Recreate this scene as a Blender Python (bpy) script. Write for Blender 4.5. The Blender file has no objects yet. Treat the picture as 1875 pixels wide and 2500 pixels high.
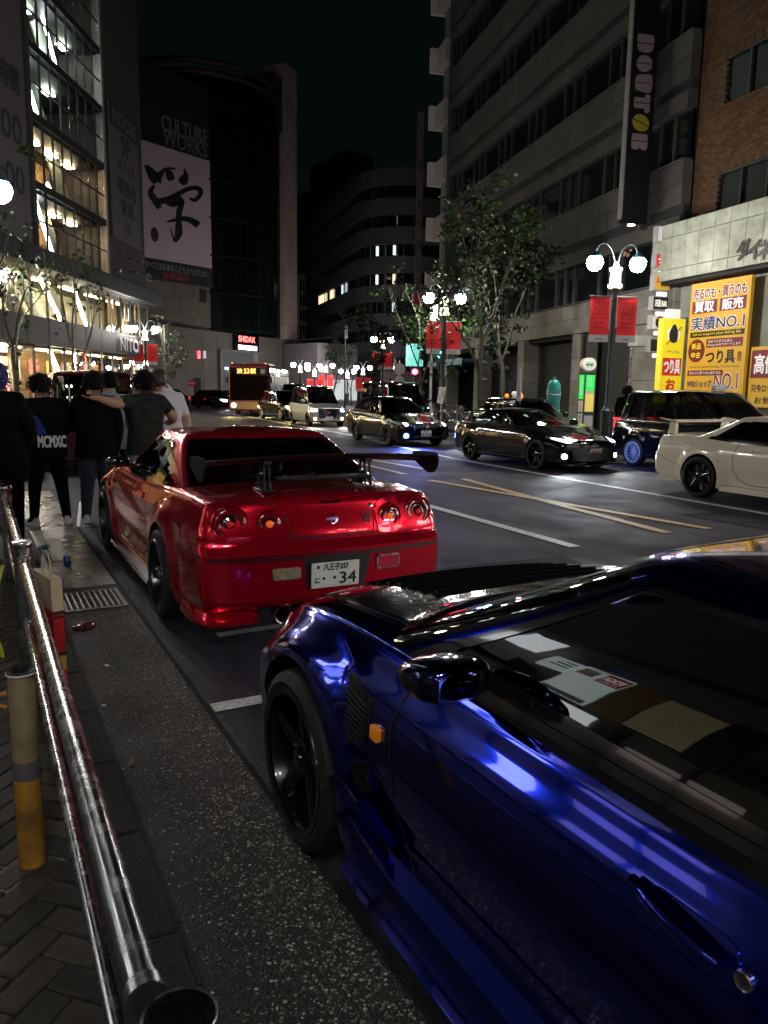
import bpy, bmesh, math, random
import numpy as np
from math import radians as rad, sin, cos, pi
from mathutils import Vector, Matrix
from mathutils.bvhtree import BVHTree
from mathutils.geometry import delaunay_2d_cdt

random.seed(7)
SC = bpy.context.scene
COL = SC.collection

# ------------------------------------------------------------------ camera
CAM_H = 1.655
FOC, PITCH, ROLL, YAW = 1877.0, rad(9.07), rad(.885), rad(27.92)
IW, IH = 1875.0, 2500.0
_F = Vector((sin(YAW)*cos(PITCH), cos(YAW)*cos(PITCH), -sin(PITCH)))
_R0 = Vector((cos(YAW), -sin(YAW), 0)); _U0 = _R0.cross(_F)
_R = _R0*cos(ROLL)+_U0*sin(ROLL); _U = -_R0*sin(ROLL)+_U0*cos(ROLL)
camd = bpy.data.cameras.new('camera'); cam = bpy.data.objects.new('camera', camd); COL.objects.link(cam)
camd.sensor_fit = 'VERTICAL'; camd.sensor_height = 36.0; camd.lens = FOC/IH*36.0
camd.clip_start = .05; camd.clip_end = 3000
cam.matrix_world = Matrix(((_R.x, _U.x, -_F.x, 0), (_R.y, _U.y, -_F.y, 0), (_R.z, _U.z, -_F.z, CAM_H), (0, 0, 0, 1)))
SC.camera = cam

# ------------------------------------------------------------------ night sky and exposure
W = bpy.data.worlds.new('World'); SC.world = W; W.use_nodes = True
_nt = W.node_tree; _nt.nodes.clear()
_o = _nt.nodes.new('ShaderNodeOutputWorld'); _b = _nt.nodes.new('ShaderNodeBackground')
_b.inputs['Color'].default_value = (.45, .95, .93, 1); _b.inputs['Strength'].default_value = .0030
_nt.links.new(_b.outputs[0], _o.inputs[0])
SC.view_settings.view_transform = 'Standard'; SC.view_settings.look = 'None'
SC.view_settings.exposure = 0.0; SC.view_settings.gamma = 1.0
SC.cycles.max_bounces = 6; SC.cycles.diffuse_bounces = 2; SC.cycles.glossy_bounces = 4
SC.cycles.transparent_max_bounces = 12; SC.cycles.transmission_bounces = 4
SC.cycles.sample_clamp_indirect = 6.0; SC.cycles.caustics_reflective = False; SC.cycles.caustics_refractive = False
SC.cycles.use_denoising = True; SC.cycles.use_adaptive_sampling = True; SC.cycles.adaptive_threshold = .03

def ray(px, py):
    return _F*FOC+_R*(px-IW/2)+_U*(IH/2-py)
def gp(px, py, z=0.0):
    d = ray(px, py); t = (z-CAM_H)/d.z; p = Vector((0, 0, CAM_H))+d*t
    return p
def at_depth(px, py, depth):
    return Vector((0, 0, CAM_H))+ray(px, py)*(depth/FOC)

# ------------------------------------------------------------------ objects
def thing(name, label, cat, loc=(0, 0, 0), rz=0.0, group=None):
    o = bpy.data.objects.new(name, None); COL.objects.link(o)
    o.empty_display_size = .1; o.location = loc; o.rotation_euler = (0, 0, rz)
    o['label'] = label; o['category'] = cat
    if group: o['group'] = group
    return o
def tag(o, label=None, cat=None, group=None, kind=None):
    if label: o['label'] = label
    if cat: o['category'] = cat
    if group: o['group'] = group
    if kind: o['kind'] = kind
    return o
def copy_tree(o, parent=None):
    c = o.copy(); COL.objects.link(c); c.parent = parent
    for ch in o.children: copy_tree(ch, c)
    return c
def link_mesh(name, me, parent=None):
    o = bpy.data.objects.new(name, me); COL.objects.link(o)
    if parent: o.parent = parent
    return o

class MB:
    """collects shapes, then becomes one mesh object"""
    def __init__(s): s.v = []; s.f = []; s.m = []; s.cur = 0
    def add(s, vs, fs):
        b = len(s.v); s.v += [tuple(p) for p in vs]; s.f += [tuple(i+b for i in f) for f in fs]; s.m += [s.cur]*len(fs); return s
    def box(s, c, d, rz=0.0, rx=0.0, ry=0.0, bev=0.0):
        x, y, z = d[0]/2, d[1]/2, d[2]/2
        if bev > 0:
            b = min(bev, x*.9, y*.9, z*.9); vs = []
            bm = bmesh.new(); bmesh.ops.create_cube(bm, size=1)
            for v in bm.verts: v.co = Vector((v.co.x*d[0], v.co.y*d[1], v.co.z*d[2]))
            bmesh.ops.bevel(bm, geom=list(bm.edges), offset=b, segments=1, affect='EDGES')
            bm.verts.index_update()
            vs = [v.co.copy() for v in bm.verts]; fs = [[v.index for v in f.verts] for f in bm.faces]; bm.free()
        else:
            vs = [Vector((i*x, j*y, k*z)) for k in (-1, 1) for j in (-1, 1) for i in (-1, 1)]
            fs = [(0, 2, 3, 1), (4, 5, 7, 6), (0, 1, 5, 4), (2, 6, 7, 3), (0, 4, 6, 2), (1, 3, 7, 5)]
        m = Matrix.Translation(Vector(c)) @ Matrix.Rotation(rz, 4, 'Z') @ Matrix.Rotation(ry, 4, 'Y') @ Matrix.Rotation(rx, 4, 'X')
        return s.add([m @ v for v in vs], fs)
    def box2(s, x0, x1, y0, y1, z0, z1): return s.box(((x0+x1)/2, (y0+y1)/2, (z0+z1)/2), (abs(x1-x0), abs(y1-y0), abs(z1-z0)))
    def tube(s, pts, r, n=10, caps=True, closed=False):
        pts = [Vector(p) for p in pts]; N = len(pts)
        rs = r if isinstance(r, (list, tuple)) else [r]*N
        rings = []; up = None
        for i, p in enumerate(pts):
            if closed: t = pts[(i+1) % N]-pts[i-1]
            elif i == 0: t = pts[1]-p
            elif i == N-1: t = p-pts[i-1]
            else: t = (pts[i+1]-p).normalized()+(p-pts[i-1]).normalized()
            if t.length < 1e-9: t = Vector((0, 0, 1))
            t.normalize()
            if up is None:
                up = Vector((0, 0, 1)) if abs(t.z) < .9 else Vector((0, 1, 0))
            a = t.cross(up)
            if a.length < 1e-6: a = t.orthogonal()
            a.normalize(); b = a.cross(t); up = b
            rings.append([p+(a*cos(2*pi*k/n)+b*sin(2*pi*k/n))*rs[i] for k in range(n)])
        vs = [q for rg in rings for q in rg]; fs = []
        M = N if closed else N-1
        for i in range(M):
            j = (i+1) % N
            for k in range(n):
                k2 = (k+1) % n; fs.append((i*n+k, j*n+k, j*n+k2, i*n+k2))
        if caps and not closed: fs += [tuple(range(n)), tuple((N-1)*n+k for k in reversed(range(n)))]
        return s.add(vs, fs)
    def lathe(s, prof, n=24, M=None, close=False, caps=True):
        """profile of (radius, height) about local z, moved by matrix M"""
        vs = []; fs = []; M = M or Matrix.Identity(4)
        for (r, h) in prof:
            for k in range(n): vs.append(M @ Vector((r*cos(2*pi*k/n), r*sin(2*pi*k/n), h)))
        P = len(prof)
        for i in range(P-1 if not close else P):
            j = (i+1) % P
            for k in range(n):
                k2 = (k+1) % n; fs.append((i*n+k, i*n+k2, j*n+k2, j*n+k))
        if not close and caps:
            if prof[0][0] > 1e-6: fs.append(tuple(reversed(range(n))))
            if prof[-1][0] > 1e-6: fs.append(tuple((P-1)*n+k for k in range(n)))
        return s.add(vs, fs)
    def prism(s, outline, d0, d1, fr):
        """2D outline extruded between d0 and d1; fr(a, b, d) gives a point"""
        n = len(outline)
        vs = [fr(a, b, d0) for a, b in outline]+[fr(a, b, d1) for a, b in outline]
        fs = [tuple(range(n)), tuple(reversed(range(n, 2*n)))]+[(i, i+n, (i+1) % n+n, (i+1) % n) for i in range(n)]
        return s.add(vs, fs)
    def build(s, name, mat=None, parent=None, smooth=None, label=None, weld=0.0, fix=True):
        me = bpy.data.meshes.new(name); me.from_pydata(s.v, [], s.f)
        mats = mat if isinstance(mat, (list, tuple)) else [mat]
        for m in mats:
            if m: me.materials.append(m)
        if len(mats) > 1: me.polygons.foreach_set('material_index', s.m)
        if weld or fix:
            bm = bmesh.new(); bm.from_mesh(me)
            if weld: bmesh.ops.remove_doubles(bm, verts=bm.verts, dist=weld)
            if fix: bmesh.ops.recalc_face_normals(bm, faces=bm.faces)
            bm.to_mesh(me); bm.free()
        if smooth is not None:
            me.polygons.foreach_set('use_smooth', [True]*len(me.polygons))
            if smooth < 179: me.set_sharp_from_angle(angle=rad(smooth))
        me.update()
        o = link_mesh(name, me, parent)
        if label: o['label'] = label
        return o

def crom(keys, t):
    """smooth (monotone-ish) interpolation through (t, value) keys"""
    ks = keys; n = len(ks)
    if t <= ks[0][0]: return ks[0][1]
    if t >= ks[-1][0]: return ks[-1][1]
    for i in range(n-1):
        if ks[i][0] <= t <= ks[i+1][0]: break
    x0, y0 = ks[i]; x1, y1 = ks[i+1]; h = x1-x0
    d = (y1-y0)/h
    def tang(j):
        if j == 0: return (ks[1][1]-ks[0][1])/(ks[1][0]-ks[0][0])
        if j == n-1: return (ks[-1][1]-ks[-2][1])/(ks[-1][0]-ks[-2][0])
        a = (ks[j][1]-ks[j-1][1])/(ks[j][0]-ks[j-1][0]); b = (ks[j+1][1]-ks[j][1])/(ks[j+1][0]-ks[j][0])
        if a*b <= 0: return 0.0
        return 2*a*b/(a+b)
    m0, m1 = tang(i), tang(i+1); u = (t-x0)/h
    return ((2*u**3-3*u**2+1)*y0+(u**3-2*u**2+u)*h*m0+(-2*u**3+3*u**2)*y1+(u**3-u**2)*h*m1)
def spline2(pts, per=6, closed=False):
    """Catmull-Rom through points of any dimension"""
    P = [np.array(p, float) for p in pts]; n = len(P); out = []
    rng = range(n) if closed else range(n-1)
    for i in rng:
        if closed: p0, p1, p2, p3 = P[i-1], P[i], P[(i+1) % n], P[(i+2) % n]
        else: p0 = P[i-1] if i else 2*P[0]-P[1]; p1 = P[i]; p2 = P[i+1]; p3 = P[i+2] if i+2 < n else 2*P[-1]-P[-2]
        for k in range(per):
            t = k/per
            out.append(tuple(.5*((2*p1)+(-p0+p2)*t+(2*p0-5*p1+4*p2-p3)*t*t+(-p0+3*p1-3*p2+p3)*t**3)))
    if not closed: out.append(tuple(P[-1]))
    return out
def smooth01(a, b, x):
    t = min(1, max(0, (x-a)/(b-a))); return t*t*(3-2*t)

# ------------------------------------------------------------------ materials
MATS = {}
def pm(name, col, rough=.5, metal=0.0, coat=0.0, var=0.0, vscale=8.0, rvar=0.0, bump=0.0, bscale=60.0, spec=.5, emit=None, es=0.0, dirt=None, coords='Object', alpha=None, trans=0.0, detail=4.0, cr=.03):
    if name in MATS: return MATS[name]
    m = bpy.data.materials.new(name); m.use_nodes = True; nt = m.node_tree; N = nt.nodes; L = nt.links
    p = N['Principled BSDF']
    c = (*col, 1)
    p.inputs['Base Color'].default_value = c; p.inputs['Roughness'].default_value = rough; p.inputs['Metallic'].default_value = metal
    p.inputs['Specular IOR Level'].default_value = spec
    p.inputs['Coat Weight'].default_value = coat; p.inputs['Coat Roughness'].default_value = cr
    if trans: p.inputs['Transmission Weight'].default_value = trans
    if alpha is not None: p.inputs['Alpha'].default_value = alpha
    if emit: p.inputs['Emission Color'].default_value = (*emit, 1); p.inputs['Emission Strength'].default_value = es
    tc = N.new('ShaderNodeTexCoord')
    if var or rvar:
        nz = N.new('ShaderNodeTexNoise'); nz.inputs['Scale'].default_value = vscale; nz.inputs['Detail'].default_value = detail; nz.inputs['Roughness'].default_value = .6
        L.new(tc.outputs[coords], nz.inputs['Vector'])
        if var:
            mx = N.new('ShaderNodeMix'); mx.data_type = 'RGBA'
            lo = tuple(max(0, q*(1-var)) for q in col); hi = tuple(min(1, q*(1+var)) for q in col)
            if dirt: lo = dirt
            mx.inputs['A'].default_value = (*lo, 1); mx.inputs['B'].default_value = (*hi, 1)
            rp = N.new('ShaderNodeMapRange'); rp.inputs['From Min'].default_value = .3; rp.inputs['From Max'].default_value = .7
            L.new(nz.outputs['Fac'], rp.inputs['Value']); L.new(rp.outputs[0], mx.inputs['Factor']); L.new(mx.outputs['Result'], p.inputs['Base Color'])
        if rvar:
            mr = N.new('ShaderNodeMapRange'); mr.inputs['From Min'].default_value = .3; mr.inputs['From Max'].default_value = .7
            mr.inputs['To Min'].default_value = max(.01, rough-rvar); mr.inputs['To Max'].default_value = min(1, rough+rvar)
            L.new(nz.outputs['Fac'], mr.inputs['Value']); L.new(mr.outputs[0], p.inputs['Roughness'])
    if bump:
        nb = N.new('ShaderNodeTexNoise'); nb.inputs['Scale'].default_value = bscale; nb.inputs['Detail'].default_value = 3
        L.new(tc.outputs[coords], nb.inputs['Vector'])
        bp = N.new('ShaderNodeBump'); bp.inputs['Strength'].default_value = bump; bp.inputs['Distance'].default_value = .01
        L.new(nb.outputs['Fac'], bp.inputs['Height']); L.new(bp.outputs[0], p.inputs['Normal'])
    MATS[name] = m
    return m
def em(name, col, s, base=(.8, .8, .8)):
    """something that gives off light"""
    return pm(name, base, .4, emit=col, es=s)
def paint(name, col, metal=.6, rough=.28, flake=0.0, coat=1.0):
    if name in MATS: return MATS[name]
    m = pm(name, col, rough, metal, coat, rvar=.02, vscale=2.0)
    nt = m.node_tree; N = nt.nodes; L = nt.links; p = N['Principled BSDF']
    tc = N.new('ShaderNodeTexCoord'); nb = N.new('ShaderNodeTexNoise'); nb.inputs['Scale'].default_value = 5.0; nb.inputs['Detail'].default_value = 2
    L.new(tc.outputs['Object'], nb.inputs['Vector'])
    bp = N.new('ShaderNodeBump'); bp.inputs['Strength'].default_value = .05; bp.inputs['Distance'].default_value = .002
    L.new(nb.outputs['Fac'], bp.inputs['Height']); L.new(bp.outputs[0], p.inputs['Coat Normal'])
    return m
def glassmat(name, tint=(.02, .025, .025), alpha=.9, rough=.02):
    if name in MATS: return MATS[name]
    m = bpy.data.materials.new(name); m.use_nodes = True; nt = m.node_tree; N = nt.nodes; L = nt.links; N.clear()
    o = N.new('ShaderNodeOutputMaterial'); g = N.new('ShaderNodeBsdfGlossy'); g.inputs['Roughness'].default_value = rough
    g.inputs['Color'].default_value = (.9, .95, .95, 1)
    t = N.new('ShaderNodeBsdfTransparent'); t.inputs['Color'].default_value = tuple(1-alpha for _ in range(3))+(1,)
    lw = N.new('ShaderNodeLayerWeight'); lw.inputs['Blend'].default_value = .5
    pw = N.new('ShaderNodeMath'); pw.operation = 'POWER'; pw.inputs[1].default_value = 4.0; L.new(lw.outputs['Facing'], pw.inputs[0])
    ma = N.new('ShaderNodeMath'); ma.operation = 'MULTIPLY_ADD'; ma.inputs[1].default_value = .9; ma.inputs[2].default_value = .055; L.new(pw.outputs[0], ma.inputs[0])
    mx = N.new('ShaderNodeMixShader'); L.new(ma.outputs[0], mx.inputs[0]); L.new(t.outputs[0], mx.inputs[1]); L.new(g.outputs[0], mx.inputs[2]); L.new(mx.outputs[0], o.inputs[0])
    MATS[name] = m
    return m

BLACK = pm('black_plastic', (.012, .012, .013), .45, bump=.1)
GLOSSBLACK = pm('gloss_black', (.006, .006, .007), .12, coat=.6)
RUBBER = pm('tyre_rubber', (.009, .009, .009), .7, var=.4, vscale=20, bump=.2, bscale=80)
CHROME = pm('chrome', (.75, .75, .77), .12, 1.0, rvar=.05)
STEEL = pm('stainless_steel', (.46, .46, .47), .25, 1.0, rvar=.10, vscale=18, detail=8)
DARKMETAL = pm('dark_metal', (.03, .032, .035), .4, .6)
WHITEP = pm('white_print', (.75, .75, .72), .6)
BLACKP = pm('black_print', (.01, .01, .012), .6)
TINT = glassmat('tinted_glass', alpha=.93)
CLEARG = glassmat('clear_glass', alpha=.25)

# ------------------------------------------------------------------ evaluation of modifiers and text in a small side scene
TMP = bpy.data.scenes.new('bench')
def eval_side(o, extra=()):
    for q in (o, *extra): TMP.collection.objects.link(q)
    with bpy.context.temp_override(scene=TMP, view_layer=TMP.view_layers[0]):
        dg = bpy.context.evaluated_depsgraph_get(); dg.update()
        me = bpy.data.meshes.new_from_object(o.evaluated_get(dg), depsgraph=dg)
    for q in (o, *extra): TMP.collection.objects.unlink(q)
    return me

# ------------------------------------------------------------------ lettering
_FC = {}
def text_mesh(txt, extr=0.0):
    key = (txt, extr)
    if key in _FC: return _FC[key]
    c = bpy.data.curves.new('lettering', 'FONT'); c.body = txt; c.align_x = 'CENTER'; c.align_y = 'CENTER'; c.size = 1.0; c.extrude = extr; c.resolution_u = 3
    o = bpy.data.objects.new('lettering', c); me = eval_side(o)
    bpy.data.objects.remove(o); bpy.data.curves.remove(c)
    co = np.zeros(len(me.vertices)*3); me.vertices.foreach_get('co', co); co = co.reshape(-1, 3)
    vs = co; fs = [tuple(p.vertices) for p in me.polygons]; bpy.data.meshes.remove(me)
    _FC[key] = (vs, fs); return vs, fs
def lettering(txt, mat, parent, origin, right, up, width, height, name='lettering', off=.004, bold=0.0, extr=0.0):
    """flat print fitted to a width x height box centred on origin (parent's local space)"""
    vs, fs = text_mesh(txt)
    if len(vs) == 0: return None
    mn = vs.min(0); mx = vs.max(0); sx = width/max(1e-6, mx[0]-mn[0]); sy = height/max(1e-6, mx[1]-mn[1])
    cx, cy = (mn[0]+mx[0])/2, (mn[1]+mx[1])/2
    r = Vector(right).normalized(); u = Vector(up).normalized(); n = r.cross(u); o = Vector(origin)+n*off
    mb = MB(); offs = [(0, 0)]
    if bold: offs = [(dx, dy) for dx in (-bold, bold) for dy in (-bold, bold)]
    for q, (dx, dy) in enumerate(offs):
        P = [o+r*((v[0]-cx)*sx+dx)+u*((v[1]-cy)*sy+dy)+n*(q*.0006) for v in vs]
        mb.add(P, fs)
        if extr:
            pass
    return mb.build(name, mat, parent, fix=False)
# ------------------------------------------------------------------ vehicles: shared builder
class Car:
    """body lofted from sections + greenhouse cap + wheels; local space: x right, y forward (0 = rear axle), z up"""
    def __init__(s, name, label, cat, loc, rz, K, paintm, group=None, res=1.0, deform=None, glass=None, roofm=None):
        s.root = thing(name, label, cat, loc, rz, group); s.K = K; s.paint = paintm; s.res = res; s.deform = deform
        s.glass = glass or TINT; s.roofm = roofm or paintm
        s.body()
        if 'gh' in K: s.greenhouse()
        s.bvh_update()
    # --- lower body
    def section(s, y):
        K = s.K; g = lambda k: crom(K[k], y)
        zb, wb, zm, wm, zs, ws, zd = g('zb'), g('wb'), g('zm'), g('wm'), g('zs'), g('ws'), g('zd')
        er = K.get('er', .035)
        c = [(wb-.03, zb), (wb, zb+.025), (wm-.012, zb+.13), (wm, zm), (wm-.010, zm+(zs-zm)*.50), (ws+.34*(wm-ws), zs-er*1.45), (ws+er*.05, zs-er*.30), (ws-er*.7, zs+er*.25), (ws*.8, zs+(zd-zs)*.55), (ws*.42, zd-(zd-zs)*.12), (0, zd)]
        per = K.get('per', 6) if s.res >= 1 else 3
        return spline2(c, per)
    def body(s):
        K = s.K; y0, y1 = K['y0'], K['y1']; r = K.get('endr', .06)
        n = int(K.get('ny', 90)*s.res); ys = []
        ne = 5 if s.res >= 1 else 3
        for i in range(ne): ys.append(y0+r*(1-cos(pi/2*i/ne)))
        for i in range(n+1): ys.append(y0+r+(y1-y0-2*r)*i/n)
        for i in reversed(range(ne)): ys.append(y1-r*(1-cos(pi/2*i/ne)))
        secs = []
        for y in ys:
            S = np.array(s.section(min(max(y, y0+r*.0), y1)))
            d = min(y-y0, y1-y); ins = 0
            if d < r: ins = r*(1-math.sqrt(max(0, 1-(1-d/r)**2)))
            if ins > 0:
                zc = (S[:, 1].min()+S[:, 1].max())/2; hh = (S[:, 1].max()-S[:, 1].min())/2; ww = S[:, 0].max()
                S[:, 0] *= 1-ins/ww; S[:, 1] = zc+(S[:, 1]-zc)*(1-ins/hh)
            secs.append(S)
        m = len(secs[0]); V = []; F = []
        D = s.deform or (lambda x, y, z: (x, y, z))
        idx = {}
        def vid(side, j, i):
            if i == m-1: side = 0
            k = (side, j, i)
            if k not in idx:
                x, z = secs[j][i]; idx[k] = len(V); V.append(D((x if side >= 0 else -x) if i < m-1 else 0.0, ys[j], z))
            return idx[k]
        for j in range(len(ys)-1):
            for i in range(m-1):
                for sd in (1, -1):
                    a, b, c, d = vid(sd, j, i), vid(sd, j+1, i), vid(sd, j+1, i+1), vid(sd, j, i+1)
                    q = [a, b, c, d] if sd > 0 else [d, c, b, a]
                    if i == m-2: q = [a, b, c, d] if sd > 0 else [d, c, b, a]
                    F.append(tuple(dict.fromkeys(q)))
            F.append((vid(1, j, 0), vid(-1, j, 0), vid(-1, j+1, 0), vid(1, j+1, 0)))
        nc = 14 if s.res >= 1 else 8
        for j in (0, len(ys)-1):
            rows = []
            for i in range(m):
                if i == m-1: rows.append([vid(0, j, i)]*(nc+1)); continue
                x, z = secs[j][i]; row = [vid(-1, j, i)]
                for k in range(1, nc):
                    xx = -x+2*x*k/nc; row.append(len(V)); V.append(D(xx, ys[j], z))
                row.append(vid(1, j, i)); rows.append(row)
            for i in range(m-1):
                for k in range(nc):
                    q = [rows[i][k], rows[i][k+1], rows[i+1][k+1], rows[i+1][k]]
                    if j: q.reverse()
                    F.append(tuple(dict.fromkeys(q)))
        me = bpy.data.meshes.new('body'); me.from_pydata(V, [], F); me.materials.append(s.paint); me.materials.append(BLACK)
        bm = bmesh.new(); bm.from_mesh(me); bmesh.ops.recalc_face_normals(bm, faces=bm.faces); bm.to_mesh(me); bm.free()
        o = bpy.data.objects.new('body', me)
        # wheel arches
        cut = MB()
        for wy in K['axles']:
            for sd in (-1, 1):
                R = K.get('archR', .36); x0 = sd*(K['track']-K.get('well', .27)); x1 = sd*1.3
                vs = []; n = 40
                for x in (x0, x1):
                    for k in range(n): vs.append((x, wy+R*cos(2*pi*k/n), K['wz']+K.get('archdz', 0)+R*sin(2*pi*k/n)))
                b = len(cut.v); cut.v += vs
                cut.f += [tuple(b+k for k in range(n)), tuple(b+n+k for k in reversed(range(n)))]+[(b+k, b+n+k, b+n+(k+1) % n, b+(k+1) % n) for k in range(n)]
                cut.m += [0]*(n+2)
        co = cut.build('cutter', [BLACK]); COL.objects.unlink(co)
        md = o.modifiers.new('b', 'BOOLEAN'); md.object = co; md.operation = 'DIFFERENCE'; md.solver = 'EXACT'; md.material_mode = 'TRANSFER'
        me2 = eval_side(o, (co,)); o.modifiers.clear(); o.data = me2; COL.objects.link(o); o.parent = s.root
        cd = co.data; bpy.data.objects.remove(co); bpy.data.meshes.remove(cd)
        me2.polygons.foreach_set('use_smooth', [True]*len(me2.polygons)); me2.set_sharp_from_angle(angle=rad(38))
        s.bodyo = o
    # --- greenhouse
    def greenhouse(s):
        G = s.K['gh']; nt = int(44*s.res); nu = int(72*s.res)
        T = [i/nt for i in range(nt+1)]
        D = s.deform or (lambda x, y, z: (x, y, z))
        def ring(t):
            w, yf, yr, z = (crom(G[k], t) for k in ('w', 'yf', 'yr', 'z'))
            cf, cr, taper = crom(G['cf'], t), crom(G['cr'], t), G.get('taper', .05)
            pts = []
            # half outline: front centre -> rear centre
            us, ue = G['us'], G['ue']
            for k in range(nu+1):
                u = k/nu
                if u < us:
                    a = u/us; x = w*(1-taper)*math.sin(a*pi/2)**.92 if a < 1 else w*(1-taper); y = yf-cf*(1-math.cos(a*pi/2))**1.25
                elif u <= ue:
                    a = (u-us)/(ue-us); x = w*(1-taper*(1-a)**2-G.get('rtaper', .03)*a**3); y = (yf-cf)+(yr+cr-yf+cf)*a
                else:
                    a = (1-u)/(1-ue); x = w*(1-G.get('rtaper', .03))*math.sin(a*pi/2)**.9; y = yr+cr*(1-math.cos(a*pi/2))**1.2
                pts.append((x, y, z))
            return pts
        rings = [ring(t) for t in T]
        # soften plan corners
        for rg in rings:
            for _ in range(G.get('soft', 2)):
                q = [p for p in rg]
                for k in range(1, nu): rg[k] = tuple((q[k-1][c]+2*q[k][c]+q[k+1][c])/4 for c in range(3))
        # crown of the roof: lower the edges a little towards front and rear
        kinds = {}
        zc = G['crown'] if 'crown' in G else 0
        def P(sd, j, k):
            x, y, z = rings[j][k]
            return D(sd*x, y, z)
        wins = G['windows']      # (name, u0, u1, t0, t1)
        def which(j, k):
            u = (k+.5)/nu; t = (j+.5)/nt
            for w in wins:
                if w[1] <= u <= w[2] and w[3] <= t <= w[4]: return w[0]
            return None
        paint_mb = MB(); glass = {}
        for sd in (1, -1):
            for j in range(nt):
                for k in range(nu):
                    w = which(j, k)
                    quad = [P(sd, j, k), P(sd, j+1, k), P(sd, j+1, k+1), P(sd, j, k+1)]
                    if sd < 0: quad.reverse()
                    if w is None:
                        near = which(j-1, k) or which(j+1, k) or which(j, k-1) or which(j, k+1)
                        uu = (k+.5)/nu; low = G['us'] <= uu <= G['ue']-.03 and (j+.5)/nt < .20
                        paint_mb.cur = 1 if (near or low) and G.get('trim', True) else 0
                        paint_mb.add(quad, [(0, 1, 2, 3)])
                    else:
                        cx = sum(q[0] for q in quad)/4
                        key = (w, 0 if w in ('windscreen', 'rear_window') else sd)
                        glass.setdefault(key, MB()).add(quad, [(0, 1, 2, 3)])
        o = paint_mb.build('roof', [s.roofm, GLOSSBLACK], s.root, smooth=45, weld=.0005)
        s.roofo = o; s.glasso = {}
        for (w, sd), mb in glass.items():
            g = mb.build(w, s.glass, s.root, smooth=180, weld=.0005)
            # sink the pane a little
            me = g.data; n = len(me.vertices)
            for v in me.vertices: v.co -= v.normal*G.get('sink', .004)
            s.glasso[(w, sd)] = g
    def bvh_update(s):
        vs = []; fs = []
        for o in [s.bodyo]+([s.roofo]+list(s.glasso.values()) if hasattr(s, 'roofo') else []):
            b = len(vs); vs += [v.co.copy() for v in o.data.vertices]; fs += [[i+b for i in p.vertices] for p in o.data.polygons]
        s.bvh = BVHTree.FromPolygons(vs, fs)
    AX = {'rear': (0, 1, 0), 'front': (0, -1, 0), 'left': (1, 0, 0), 'right': (-1, 0, 0), 'top': (0, 0, -1)}
    def hit(s, plane, a, b):
        """a, b: x,z for front and rear; y,z for the sides; x,y for top"""
        d = Vector(s.AX[plane])
        if plane in ('rear', 'front'): o = Vector((a, -8*d.y, b))
        elif plane in ('left', 'right'): o = Vector((-8*d.x, a, b))
        else: o = Vector((a, b, 8))
        h, n, _, _ = s.bvh.ray_cast(o, d)
        if h is None:
            h, n, _, _ = s.bvh.find_nearest(o+d*(8-1.0) if plane != 'top' else o-Vector((0, 0, 7)))
            if plane in ('rear', 'front'): h = Vector((a, h.y, b))
            elif plane in ('left', 'right'): h = Vector((h.x, a, b))
            else: h = Vector((a, b, h.z))
            n = -d
        return h, n
    def patch(s, name, outline, plane, mat, off=.004, res=.03, parent=None, skirt=.02, smooth=60, bulge=0.0, flat=None, label=None):
        d = Vector(s.AX[plane])
        pts = [Vector((p[0], p[1])) for p in outline]; n = len(pts)
        mn = (min(p.x for p in pts), min(p.y for p in pts)); mx = (max(p.x for p in pts), max(p.y for p in pts))
        # resample the boundary
        bd = []
        for i in range(n):
            a, b = pts[i], pts[(i+1) % n]; k = max(1, int((b-a).length/res))
            for q in range(k): bd.append(a.lerp(b, q/k))
        inner = []; x = mn[0]+res/2
        while x < mx[0]:
            y = mn[1]+res/2
            while y < mx[1]: inner.append(Vector((x, y))); y += res
            x += res
        m = len(bd)
        inner = [p for p in inner if min((p-q).length for q in bd) > res*.45]
        vo, _, fo, _, _, _ = delaunay_2d_cdt(bd+inner, [], [list(range(m))], 1, 1e-6)
        V = []
        for p in vo:
            h, nn = s.hit(plane, p.x, p.y)
            if flat is not None:
                if plane in ('rear', 'front'): h.y = flat
                elif plane == 'top': h.z = flat
                else: h.x = flat
            bz = 0
            if bulge:
                dm = min((p-q).length for q in bd); bz = bulge*min(1, dm/(bulge*4))
            V.append(h-d*(off+bz))
        F = [tuple(f) for f in fo]
        # skirt towards the body
        ec = {}
        for f in F:
            for i in range(len(f)):
                e = (f[i], f[(i+1) % len(f)]); k = tuple(sorted(e)); ec.setdefault(k, []).append(e)
        bmap = {}
        for k, es in ec.items():
            if len(es) == 1:
                a, b = es[0]
                for q in (a, b):
                    if q not in bmap: bmap[q] = len(V); V.append(V[q]+d*(off+skirt))
                F.append((b, a, bmap[a], bmap[b]))
        mb = MB(); mb.add(V, F)
        return mb.build(name, mat, parent or s.root, smooth=smooth, label=label)
    def ribbon(s, name, pts, plane, w, mat, off=.002, parent=None, closed=False, res=.03, th=0.0):
        d = Vector(s.AX[plane]); P = [Vector((p[0], p[1])) for p in pts]; Q = []
        n = len(P)
        for i in range(n if closed else n-1):
            a, b = P[i], P[(i+1) % n]; k = max(1, int((b-a).length/res))
            for q in range(k): Q.append(a.lerp(b, q/k))
        if not closed: Q.append(P[-1])
        L = []; R = []; N = len(Q)
        for i in range(N):
            t = (Q[(i+1) % N]-Q[i-1]) if closed else (Q[min(i+1, N-1)]-Q[max(i-1, 0)])
            t.normalize(); nn = Vector((-t.y, t.x))*w/2
            for lst, q in ((L, Q[i]+nn), (R, Q[i]-nn)):
                h, _ = s.hit(plane, q.x, q.y); lst.append(h-d*off)
        mb = MB(); V = L+R; F = [(i, (i+1) % N, N+(i+1) % N, N+i) for i in range(N if closed else N-1)]
        mb.add(V, F)
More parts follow.
